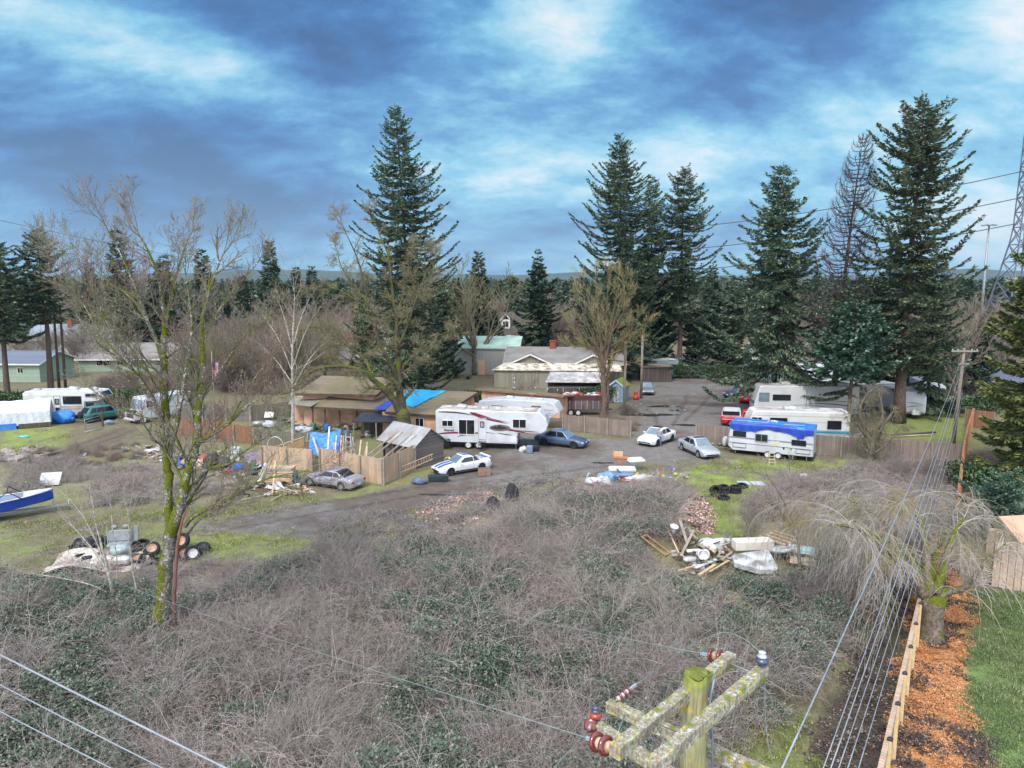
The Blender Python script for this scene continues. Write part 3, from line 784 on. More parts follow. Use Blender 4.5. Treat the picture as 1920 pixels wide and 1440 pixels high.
# ------------------------------------------------------------------ ground cover that nobody could count
BR_LEAF=leafmat('bramble_leaves',(76,96,80),(100,118,100),(130,130,116),1.1)
BR_RED=leafmat('dead_bramble_leaves',(118,100,92),(142,126,116),(96,104,80),1.3)
CANE=mat('bramble_canes',(172,160,160),(118,104,106),1.4,.85,c3=(190,178,174),s3=2.0)
DRYM=mat('dry_stalks',(170,162,156),(138,130,122),1.5,.9)
GRM=leafmat('grass_blades',(118,134,76),(140,148,88),(172,162,122),.5)
GRM2=leafmat('lawn_blades',(98,124,76),(124,142,92),(158,156,132),.8)
LFM=leafmat('fallen_leaves',(178,148,136),(150,118,108),(204,184,172),2)
CHIP=leafmat('bark_chips',(218,164,116),(196,140,96),(140,112,94),2)
CHIPD=leafmat('dark_litter',(96,84,80),(70,62,60),(132,118,108),2)
def sample(poly,dens,seed,dmin=0,fall=None,ymin=13,xlim=None,rag=.8):
 rs=np.random.RandomState(seed);px=np.array([p[0]for p in poly]);P=[G(min(max(a,-500),2400),min(b,1560))for a,b in poly]
 x0,x1=min(p.x for p in P),max(p.x for p in P);y0,y1=max(ymin,min(p.y for p in P)),max(p.y for p in P)
 n=int((x1-x0)*(y1-y0)*dens);x=rs.uniform(x0,x1,n);y=rs.uniform(y0,y1,n)
 jx=(fbm(x,y,2,71)-.5)*rag*3;jy=(fbm(x,y,2,73)-.5)*rag*3
 a,b=proj(x+jx,y+jy);k=inpoly(a,b,poly)
 a2,b2=proj(x,y);k&=(a2>-160)&(a2<2080)&(b2<1560)
 if fall:k&=rs.rand(n)<fall(x,y)
 return x[k],y[k],rs
def do_scatter(name,label,xyr,coll_objs,pick,smin,smax,zoff=0.0,tilt=.15):
 x,y,rs=xyr;n=len(x);z=hgt(x,y)+zoff
 rot=np.stack([rs.normal(0,tilt,n),rs.normal(0,tilt,n),rs.uniform(0,6.28,n)],1)
 return scatter(name,np.stack([x,y,z],1),rot,rs.uniform(smin,smax,n),pick(x,y,rs),protos(name+'_sources',coll_objs),label)
def cover():
 cl=[clump('clump_a',900,24,.85,.62,.075,BR_LEAF,CANE,1),
   clump('clump_b',660,40,.85,.55,.07,BR_LEAF,CANE,2,canel=1.4),
   clump('clump_c',420,56,.85,.5,.065,BR_RED,CANE,3,canel=1.5),
   clump('clump_d',200,80,.8,.5,.06,BR_RED,DRYM,4,caner=.007,canel=1.25,stand=.2),
   clump('clump_e',900,22,.8,.68,.085,BR_LEAF,CANE,5)]
 cl.append(clump('clump_f',40,26,.7,.8,.07,BR_LEAF,mat('arching_canes',(206,194,188),(170,154,150),2,.9),9,caner=.007,canel=2.1,stand=.05))
 def pick(x,y,rs):
  v=.4*fbm(x,y,6,101)+.6*fbm(x,y,2.2,102)+rs.normal(0,.09,len(x))-.02;o=np.full(len(x),1)
  o[v>.55]=0;o[v>.61]=4;o[v<.48]=2;o[v<.41]=3;o[rs.rand(len(x))<.05]=5
  return o
 xyr=sample(BRAMBLE,2.0,11,rag=.7,fall=lambda x,y:1-.75*soft(x,y,GAP,.8,4,3))
 x,y,rs=xyr;z=hgt(x,y)
 do_scatter('bramble_thicket','tangled dark green and mauve bramble thicket covering the near ground',xyr,cl,pick,.65,1.45,-.05,.25)
 # dry weeds
 w_=[clump('weed_a',0,90,.5,.4,.05,GRM,DRYM,21,caner=.007,canel=.75,stand=.35),clump('weed_b',60,70,.5,.3,.06,BR_RED,CANE,22,caner=.008,canel=.8,stand=.2),
   clump('weed_c',160,50,.55,.3,.07,BR_LEAF,CANE,23,canel=.8)]
 for i,(nm,pl,dn,lb)in enumerate((('dry_weeds',DRY,.8,'grey dry weeds on the mounds by the boat'),('dry_weeds',DRY2,.9,'pale dry weeds between the brambles and the mud track'),
           ('dry_weeds',DRY3,1.1,'grey dead undergrowth below the long wooden fence'))):
  do_scatter(nm,lb,sample(pl,dn,30+i,rag=1),w_,lambda x,y,rs:np.where(fbm(x,y,3,55)>.56,2,rs.randint(0,2,len(x))),.9,1.6,-.04,.2)
 # grass
 def tuft(nm,n,L,m,sd,spread=.35,wd=.012):
  rs=np.random.RandomState(sd);r=spread*np.sqrt(rs.rand(n));a=rs.uniform(0,6.28,n);C=np.stack([r*np.cos(a),r*np.sin(a),np.zeros(n)],1)
  D=unit(np.stack([rs.normal(0,.5,n),rs.normal(0,.5,n),np.ones(n)],1));W=unit(np.cross(D,rs.normal(0,1,(n,3))))
  v,f=kites(C,D,W,L*rs.uniform(.4,1.2,n),wd,.3);return npmesh(nm,v,f,m,link=False)
 tf=[tuft('tuft_a',200,.09,GRM,1,.6),tuft('tuft_b',160,.13,GRM,2,.6),tuft('tuft_c',120,.16,DRYM,3,.5)]
 gp=lambda x,y,rs:np.where(fbm(x,y,2.2,66)>.56,2,rs.randint(0,2,len(x)))
 for i,(pl,dn,lb)in enumerate(((GRASSL2,2.0,'short rough grass beside the mud track'),([(560,1060),(760,1010),(1000,950),(1100,900),(900,925),(640,985)],2.6,'olive grass among the pale weeds at the bramble edge'),(GRASSL,1.2,'bright grass in front of the white tarpaulin shelter'),(GRASSR,2.2,'bright green grass around the tyre stacks'),(GAP,2.5,'grass showing through a gap in the brambles behind the pole'))):
  do_scatter('grass',lb,sample(pl,dn,50+i,fall=lambda x,y:np.clip((fbm(x,y,2.6,12)-.33)*4,0,1)),tf,gp,.8,1.5,-.02)
 lt=[tuft('lawn_a',260,.10,GRM2,4,.4,.009),tuft('lawn_b',200,.14,GRM2,5,.4,.009)]
 do_scatter('grass','green lawn of the neighbouring back garden',sample(LAWN,7,60,ymin=14,rag=.1),lt,lambda x,y,rs:rs.randint(0,2,len(x)),.7,1.4,-.02)
 do_scatter('grass','patchy grass along the bare strip under the cables',sample(ALLEYG,3,61,ymin=14),[tuft('al_a',160,.16,GRM,6),tuft('al_b',120,.12,GRM,7)],lambda x,y,rs:rs.randint(0,2,len(x)),.7,1.3,-.02)
 # flat leaves and chips
 def litter(nm,n,L,m,sd,rad=.5,up=.35):
  rs=np.random.RandomState(sd);r=rad*np.sqrt(rs.rand(n));a=rs.uniform(0,6.28,n);C=np.stack([r*np.cos(a),r*np.sin(a),rs.uniform(.01,.06,n)],1)
  D=unit(np.stack([rs.normal(0,1,n),rs.normal(0,1,n),rs.normal(.1,up,n)],1));W=unit(np.cross(D,np.array([0,0,1.])+rs.normal(0,.3,(n,3))))
  v,f=kites(C,D,W,L*rs.uniform(.6,1.3,n),L*.38,.1);return npmesh(nm,v,f,m,link=False)
 lf=[litter('fl_a',150,.16,LFM,1),litter('fl_b',90,.14,LFM,2)]
 one=lambda x,y,rs:rs.randint(0,2,len(x))
 do_scatter('fallen_leaves','pink brown fallen leaves heaped on the slope by the brambles',sample(LEAF1,5,70,rag=.4),lf,one,.8,1.4)
 do_scatter('fallen_leaves','scattered brown leaves between the track and the brambles',sample(LEAF2,1.6,71),lf,one,.8,1.4)
 ch=[litter('ch_a',330,.06,CHIP,3,.5,.6),litter('ch_b',300,.065,CHIP,4,.5,.6),litter('ch_c',160,.09,CHIPD,5,.5,.5)]
 do_scatter('bark_mulch','orange bark mulch strewn with dark leaves beside the new fence',sample(MULCH,6,72,rag=.08),ch,lambda x,y,rs:np.where(fbm(x,y,.7,77)>.53,2,rs.randint(0,2,len(x))),.7,1.2)
 do_scatter('leaf_litter','dark leaf litter on the bare strip under the cables',sample(ALLEY,3,73),[ch and litter('al_l',150,.08,CHIPD,9),litter('al_m',90,.08,CHIPD,10)],one,.8,1.3)
cover()
# ------------------------------------------------------------------ trees
def gz(px,py):p=G(px,py);return(p.x,p.y,hz(p)if p.y<200 else 0)
def base_at(px,Y):x=(px-960)/F_PX*(Y*CP+CAM_H*SP);return(x,Y,0)
def H_of(py,Y):return V(960,py,Y).z
def prof_fir(r,top=.9,low=.0,k=.85):
 return lambda t:r*((1-t)**k)*(1 if t>low else .55+.45*t/max(low,.01))+.12
def big_trees():
 # tall narrow fir behind the main house
 Y=94
 def pa(t):return float(np.interp(t,[0,.12,.3,.45,.55,.62,.7,.76,.82,.9,.96,1],[5.2,7.4,7.2,6.4,6.6,5.4,5.8,4.6,2.6,2.4,1.3,.2]))
 conifer('fir_tree','tallest dark fir with a thin spire top behind the blue tarped house roof',base_at(768,Y),H_of(193,Y),pa,11,dens=1.15,z0=.03,whorl=.62,lean=(-.03,0),up=.5,gap=.12)
 # twin topped fir left of the middle group
 Y=112
 def pb(t):return float(np.interp(t,[0,.15,.35,.55,.7,.8,.9,1],[7.2,8.4,8.2,7.0,6.8,4.4,2.6,.2]))
 conifer('fir_tree','tall pointed fir left of the two slimmer firs in the middle group',base_at(1160,Y),H_of(250,Y),pb,12,dens=1.2,z0=.05,whorl=.62,lean=(-.015,0),up=.55)
 Y=124
 conifer('fir_tree','slim fir standing half hidden between the pointed fir and the bare trunked fir',base_at(1216,Y),H_of(330,Y),lambda t:5.2*(1-t)**.6+.3,13,dens=1.15,z0=.2,up=.3)
 Y=118
 def pc(t):return float(np.interp(t,[0,.2,.3,.45,.6,.8,.92,1],[1.5,3.5,5.2,5.8,6.2,4.4,2.6,.5]))
 conifer('fir_tree','fir with a long bare lower trunk beside the far end of the lane',base_at(1272,Y),H_of(313,Y),pc,14,dens=1.1,z0=.27,up=.5,tr=.014)
 # spreading fir over the parked cars
 Y=84
 def pd(t):return float(np.interp(t,[0,.12,.22,.35,.5,.65,.8,.92,1],[4,9.0,9.6,8.6,7.8,6.2,3.6,2.0,.2]))
 def gd(t,az,rs):return 1.15 if math.cos(az)<-.2 and t<.3 else 1
 conifer('fir_tree','broad green fir whose low boughs hang over the lane by the red hatchback',base_at(1449,Y),H_of(303,Y),pd,15,dens=1.35,z0=.2,droop=.36,up=.3,hang=.75,tr=.011,lean=(-.01,0),gaps=gd,gap=.15)
 # big ragged fir at the right
 Y=76
 def pe(t):return float(np.interp(t,[0,.18,.3,.42,.55,.68,.78,.86,.93,.98,1],[2,3.2,5.0,6.2,6.6,5.4,5.2,4.2,3.4,2.6,1.6]))
 conifer('fir_tree','thick ragged fir with a blunt top and wide pale trunk near the white trailers',base_at(1684,Y),H_of(192,Y),pe,16,dens=1.45,z0=.2,gap=.3,up=.5,hang=.5,tr=.019,lean=(.004,0),needles=NEEDLE_R)
 Y=80
 conifer('fir_tree','lower fir filling in beside the thick ragged trunk',base_at(1735,Y),H_of(520,Y)+2,lambda t:4.6*(1-t)**.5+.3,26,dens=1.3,z0=.12,hang=.7,needles=NEEDLE)
 Y=74
 def pf(t):return float(np.interp(t,[0,.38,.5,.7,.85,1],[1,4.6,5.2,4.4,3.0,.8]))
 conifer('fir_tree','short blue green fir crown over two dark trunks beside the long motorhome',base_at(1592,Y),13.2,pf,17,dens=1.5,z0=.46,hang=.8,needles=NEEDLE_B,tr=.02,sw=.15)
 conifer('fir_tree','dark lower fir crown left of the blue green one',base_at(1563,Y+5),14.6,lambda t:4.2*(1-t)**.5+.2,18,dens=1.0,z0=.5,hang=.6,tr=.02)
 # right edge cedar
 Y=50
 def pg(t):return float(np.interp(t,[0,.15,.4,.6,.8,1],[3.6,4.2,4.3,3.8,2.7,.3]))
 conifer('cedar_tree','big olive green cedar at the right edge behind the old fence',(base_at(1950,Y)[0],Y,0),H_of(330,Y)-2,pg,19,dens=4.2,z0=.02,hang=.9,up=.2,needles=NEEDLE_C,spray=.5,sw=.10,whorl=.36,gap=0)
 Y=40
 conifer('evergreen_shrub','dark blue green rounded shrub at the foot of the right edge cedar',(base_at(1868,41)[0],41,0),3.6,lambda t:2.6*(1-t**2)**.5+.2,20,dens=2.6,z0=.05,needles=NEEDLE_B,spray=.3,sw=.06,whorl=.28,hang=.1,tr=.02)
 # dead conifer with upswept bare branches
 Y=80;H=H_of(250,Y);rs=np.random.RandomState(5);bx=base_at(1561,Y)
 t=thing('dead_conifer','dead bare conifer with upcurved branches between two green firs','tree',bx)
 mb=MB();lean=lambda z:np.array([.45*z/H*(z/H)*3.2,0,z]);tp=[lean(H*k/16)for k in range(17)]
 mb.tube(tp,[max(.03,.38*(1-k/16.5))for k in range(17)],8);mb.build('trunk',mat('dead_bark',(96,86,84),(64,56,56),2,.95),t)
 S=[];z=H*.2
 while z<H*.99:
  tt=z/H
  for k in range(rs.randint(4,7)):
   az=rs.uniform(0,6.28);L=(6.0*(1-tt)**.55*min(1,.35+tt*1.6)+.2)*rs.uniform(.65,1.1);h=np.array([math.cos(az),math.sin(az),0]);n=12;p=lean(z);pp=[p]
   el=-.45+.3*tt
   for i in range(n):
    e=el+(i/n)**1.3*(1.75+.2*tt);pp.append(pp[-1]+(h*math.cos(e)+np.array([0,0,math.sin(e)])+rs.normal(0,.05,3))*L/n)
   for i in range(n):
    r=.022+.014*L*(1-i/n)*.8;S.append((*pp[i],*pp[i+1],r,r*.9))
    for _ in range(2):
     if i<2 and rs.rand()<.5:continue
     dd=unit(pp[i+1]-pp[i]);d2=unit(dd+rs.normal(0,.55,3)+np.array([0,0,.2]));l2=rs.uniform(.25,.8)*min(1,L/3);q=pp[i+1]+d2*l2
     S.append((*pp[i+1],*q,.016,.009));
     if rs.rand()<.8:S.append((*q,*(q+unit(d2+rs.normal(0,.5,3))*l2*.6),.008,.005))
  z+=.42*rs.uniform(.7,1.2)
 v,f=segs_mesh(S,3);npmesh('crown',v,f,mat('dead_twigs',(92,84,90),(70,64,70),1,.9),parent=t)
big_trees()

def hero_maple():
 Y=G(308,1190).y;b=V(303,1196,Y)
 base=(b.x,Y,hz((b.x,Y))-.1)
 def l(rows):return px_limb(rows,Y)
 T1=[(*base,.40)]+l([(305,1130,.33,0),(312,1060,.29,0),(322,1000,.26,0),(334,965,.24,0),(343,925,.20,0),(350,890,.17,.1),(366,850,.15,.2),(369,810,.15,.3),(372,770,.13,.4),(378,720,.11,.5),(381,670,.10,.6),(378,610,.08,.8),(388,560,.06,1),(403,515,.04,1.2),(418,478,.022,1.4)])
 T2=l([(320,1010,.2,.1),(316,950,.19,.3),(315,890,.18,.5),(312,850,.17,.6),(311,800,.17,.7),(308,750,.16,.8),(309,700,.15,.9),(306,650,.14,1),(310,600,.12,1.1),(305,565,.10,1.2),(298,520,.07,1.3),(280,475,.045,1.4),(258,435,.02,1.5)])
 lm=[T1,T2,
   l([(312,860,.10,.6),(330,800,.11,.3),(336,765,.10,.2),(345,725,.09,.1),(352,670,.07,-.2),(360,620,.05,-.4),(356,570,.035,-.6),(348,515,.02,-.8)]),
   l([(306,800,.11,.7),(297,772,.10,.4),(283,742,.09,.1),(266,716,.08,-.2),(248,692,.065,-.5),(232,662,.055,-.7),(210,620,.04,-.9),(185,575,.025,-1)]),
   l([(368,830,.10,.2),(385,822,.09,0),(402,812,.08,-.3),(430,793,.065,-.6),(455,768,.05,-.9),(485,748,.035,-1.2),(520,742,.02,-1.4)]),
   l([(366,905,.10,.2),(380,885,.10,0),(400,876,.085,-.2),(425,870,.07,-.4),(450,852,.055,-.6),(482,832,.03,-.8),(505,815,.015,-1)]),
   l([(348,985,.10,0),(358,972,.10,-.2),(380,958,.09,-.5),(410,944,.075,-.8),(440,930,.065,-1.1),(470,912,.055,-1.4),(500,898,.04,-1.7),(535,890,.025,-1.9),(570,884,.012,-2.1)]),
   l([(352,1000,.06,0),(372,975,.055,-.5),(395,962,.045,-.8),(415,945,.03,-1),(440,930,.015,-1.2)]),
   l([(300,650,.09,.9),(280,610,.07,.6),(262,560,.06,.3),(240,505,.045,0),(218,460,.03,-.2),(196,420,.015,-.4)]),
   l([(311,600,.08,1),(325,540,.06,1.5),(335,500,.045,1.8),(348,460,.03,2),(362,430,.014,2.2)]),
   l([(378,640,.08,.6),(400,600,.06,1.0),(425,560,.045,1.4),(450,530,.03,1.8),(478,500,.015,2.1)]),
   l([(250,694,.05,-.5),(215,668,.04,-.9),(180,640,.03,-1.3),(150,600,.018,-1.6)]),
   l([(302,720,.07,.9),(270,690,.05,1.6),(235,640,.04,2.2),(190,600,.03,2.6),(145,560,.015,3)]),
   l([(308,690,.07,.9),(285,620,.055,1.8),(250,562,.045,2.5),(205,528,.03,3),(165,495,.02,3.3),(135,465,.012,3.5)])]
 lm+=[l([(250,695,.05,-.5),(200,640,.04,.6),(150,560,.025,1),(110,500,.012,1.2)]),l([(372,760,.07,.5),(410,700,.05,.9),(450,640,.035,1.2),(500,600,.012,1.5)]),l([(430,793,.05,-.6),(470,720,.035,-.2),(510,670,.012,0)]),l([(300,790,.06,.8),(260,780,.045,1.2),(215,760,.03,1.5),(170,730,.012,1.7)])]
 P=dict(step=[.4,.36,.3,.24,.2],wob=.075,trop=[.45,.5,.45,.4],maxl=4,minL=.35,nch=[16,8,5,3],lo=[.2,.15,.25,.3],ang=.74,lr=.57,rr=.6,rmin=.009,limbL=.5,cap=4.3,fan=2.0,buds=.15,budmat=TWIG_OLIVE,budL=.07)
 limb_tree('maple_tree','large bare maple with moss covered trunks and limbs in front of the junk yard',lm,3,P,BARK_MOSS,TWIG_MAPLE)
 # rust red dead stem leaning into it
 mb=MB();a=V(324,1168,Y-.35);s_=[V(x,y,Y-.35+k*.06)for k,(x,y)in enumerate(((325,1168),(327,1110),(330,1060),(333,1020),(342,975),(352,950)))]
 s_[0].z=-.1
 o=mb.tube(s_,[.085,.08,.075,.07,.05,.035],8).build('leaning_snag',mat('red_wood',(130,92,82),(104,72,64),2,.9,bump=.4))
 tag(o,'rust red dead stem leaning against the mossy maple trunk','dead tree')
hero_maple()
def hero_oak():
 Y=66;b=base_at(757,Y)
 def l(rows):return px_limb(rows,Y)
 lm=[[(b[0],Y,-.1,.85)]+l([(757,800,.72,0),(755,775,.62,0),(752,758,.45,0),(750,735,.34,0),(748,705,.30,0),(746,670,.26,.2),(743,635,.22,.4),(744,600,.19,.5),(738,565,.15,.6),(733,520,.11,.8),(728,480,.08,1),(712,440,.05,1.2),(700,405,.02,1.4)]),
   l([(750,770,.4,-.1),(738,750,.34,-.4),(727,737,.31,-.7),(712,722,.28,-1),(700,712,.24,-1.2),(688,700,.21,-1.4),(668,691,.18,-1.7),(645,687,.15,-2),(622,687,.13,-2.4),(600,690,.10,-2.8),(582,700,.06,-3),(562,712,.03,-3.2)]),
   l([(749,712,.24,0),(738,695,.22,-.5),(728,675,.2,-.9),(717,655,.18,-1.3),(708,632,.15,-1.7),(702,600,.13,-2),(690,565,.10,-2.3),(680,520,.08,-2.6),(668,480,.06,-2.9),(650,440,.035,-3.2),(640,415,.02,-3.4)]),
   l([(700,712,.14,-1),(688,680,.13,.2),(672,662,.12,.5),(650,648,.10,.8),(636,637,.09,1),(612,622,.07,1.2),(590,612,.05,1.4),(570,618,.025,1.6)]),
   l([(746,655,.16,.2),(760,620,.13,0),(772,585,.10,-.3),(785,550,.08,-.5),(800,510,.05,-.8),(815,480,.02,-1)]),
   l([(750,700,.12,0),(770,672,.1,-.8),(795,650,.08,-1.3),(820,630,.05,-1.8),(842,622,.02,-2.2)]),
   l([(702,605,.1,-2),(680,575,.08,-2.2),(650,552,.06,-2.5),(615,535,.04,-2.8),(590,540,.02,-3)]),
   l([(743,600,.1,.5),(755,555,.08,1.3),(768,510,.06,1.8),(775,470,.03,2.2)]),
   l([(690,570,.08,-2.3),(660,530,.06,-1.6),(640,500,.045,-1.2),(632,470,.02,-.8)])]
 P=dict(step=[.7,.55,.4,.3],wob=.2,trop=[.12,.05,.0,-.1],maxl=4,minL=.4,nch=[18,9,7,4],lo=[.2,.2,.2],ang=.9,lr=.56,rr=.55,rmin=.016,limbL=.5,cap=4.5,fan=1.6)
 limb_tree('oak_tree','old spreading oak with bright green moss on its crooked limbs in front of the house',lm,9,P,BARK_MOSS2,TWIG_OLIVE)
hero_oak()
def lane_tree():
 Y=G(1135,784).y;b=base_at(1134,Y)
 def l(rows):return px_limb(rows,Y)
 lm=[[(b[0]-.15,Y,-.1,.42)]+l([(1133,750,.34,0),(1132,720,.3,0),(1130,690,.24,0),(1127,650,.18,0),(1124,610,.12,0),(1120,560,.07,0),(1118,520,.03,0)]),
   [(b[0]+.25,Y+.3,-.1,.3)]+l([(1138,750,.24,.3),(1139,720,.22,.3),(1141,690,.18,.4),(1145,640,.13,.5),(1150,590,.08,.6),(1156,550,.04,.7),(1160,520,.02,.7)])]
 for k,(x,y)in enumerate(((1085,560),(1075,610),(1095,530),(1180,560),(1195,600),(1170,530),(1200,640),(1068,645),(1140,515),(1105,690),(1185,680),(1210,610))):
  sy=700-(k%4)*14;dy=((k*7)%5-2)*1.0
  lm.append(l([(1134,sy,.13,0),(1134+(x-1134)*.3,sy+(y-sy)*.35,.10,dy*.3),(1134+(x-1134)*.7,sy+(y-sy)*.7,.06,dy*.7),(x,y,.02,dy)]))
 P=dict(step=[.7,.5,.4,.3],wob=.10,trop=[.45,.4,.35,.3],maxl=3,minL=.6,nch=[9,6,5,3],lo=[.2,.15,.2],ang=.55,lr=.62,rr=.55,rmin=.015,limbL=.6,cap=5,fan=1.6)
 limb_tree('maple_tree','bare yellowish lichen covered tree beside the brown dump trailer',lm,21,P,barkmat('lane_bark',(122,104,92),(86,74,66),(120,116,44),.3,1.5),TWIG_LICHEN)
lane_tree()
def weeping_tree():
 Y=G(1745,1200).y;b=G(1745,1200);rs=np.random.RandomState(4);o=np.array([b.x,b.y,0.])
 def l(rows):return[(*V(a,c,Y+dy),r)for a,c,r,dy in rows]
 tm=MB();tm.tube([Vector((0,0,-.1)),Vector((0,0,.25)),Vector((0,0,.8)),Vector((-.05,0,1.5)),Vector((-.08,0,2.0))],[.62,.46,.42,.46,.55],12)
 tops=[]
 limbs=[l([(1735,1115,.3,0),(1712,1080,.24,-.2),(1685,1050,.2,-.3),(1655,1020,.15,-.4),(1620,995,.10,-.5),(1580,985,.06,-.6),(1540,985,.03,-.7)]),
    l([(1740,1110,.26,0),(1738,1070,.2,.2),(1735,1030,.17,.5),(1728,990,.12,.9),(1715,950,.07,1.5),(1700,930,.03,2)]),
    l([(1752,1112,.24,0),(1765,1080,.18,.3),(1775,1040,.14,.7),(1790,1000,.1,1.2),(1810,970,.05,1.8)]),
    l([(1758,1118,.2,0),(1780,1108,.17,-.1),(1805,1104,.13,-.3),(1825,1085,.1,-.5),(1850,1050,.07,-.7),(1885,1020,.03,-.9)]),
    l([(1730,1108,.2,0),(1715,1060,.15,.8),(1680,1010,.12,1.8),(1640,965,.08,2.8),(1590,935,.04,3.6)]),
    l([(1745,1110,.2,0),(1750,1060,.14,1.2),(1770,1000,.1,2.6),(1800,955,.05,4),(1850,950,.03,5)])]
 S=[];paths=[]
 for rows in limbs:
  sm=smooth_path(rows,4);pts=[sm[i,:3]-o for i in range(len(sm))];tm.tube(pts,[max(.015,a)for a in sm[:,3]],8);paths.append(pts)
 t=thing('weeping_tree','weeping tree with a curtain of bare grey twigs over the new fence','tree',tuple(o));tm.build('trunk',barkmat('weeping_bark',(140,130,118),(88,80,72),(112,124,40),.42,3),t)
 allp=[q for p in paths for q in p[6:]]
 for _ in range(185):
  p=allp[rs.randint(len(allp))];az=math.atan2(p[1],p[0])+rs.normal(0,1.0);h=np.array([math.cos(az),math.sin(az)*.9,0]);L=rs.uniform(1.5,4.2);n=14;el=rs.uniform(.1,.75);pp=[np.array(p)]
  lim=(7.4 if(math.sin(az)>.1)else 5.2)+rs.uniform(-1.5,.3)
  for i in range(n):
   e=el-1.55*(i/n)**1.1;d=h*math.cos(e)+np.array([0,0,math.sin(e)])+rs.normal(0,.09,3);q=pp[-1]+d*L/n
   if np.hypot(q[0],q[1])>lim or(q[1]<0 and q[0]>1.5 and rs.rand()<.12):break
   q[2]=min(q[2],6.4);pp.append(q)
  for i in range(len(pp)-1):
   r=.013*(1-i/n)+.006;S.append((*pp[i],*pp[i+1],r,r*.9))
   for _k in range(2 if i>2 else 1):
    # drooping whips
    a2=az+rs.normal(0,.9);h2=np.array([math.cos(a2),math.sin(a2),0]);l2=rs.uniform(.8,2.6);m=7;e2=rs.uniform(-.1,.7);qq=pp[i+1]
    for j in range(m):
     e3=e2-(1.9+.2*rs.rand())*((j+1)/m)**.6;q=qq+(h2*math.cos(max(e3,-1.5))+np.array([0,0,math.sin(max(e3,-1.5))])+rs.normal(0,.07,3))*l2/m
     if q[2]<.35 or(q[1]<.8 and q[0]>-3 and q[2]<3.1+rs.rand()*.6):break
     S.append((*qq,*q,.0075*(1-j/m*.4),.0065*(1-j/m*.4)));
     if rs.rand()<.35:
      w2=q+(h2*.3+rs.normal(0,.4,3)-np.array([0,0,.6]))*.35;S.append((*q,*w2,.005,.004))
     qq=q
 v,f=segs_mesh(S,3);npmesh('crown',v,f,mat('weeping_twigs',(190,182,176),(164,156,150),.8,.9,c3=(150,140,96),s3=.6),parent=t)
weeping_tree()

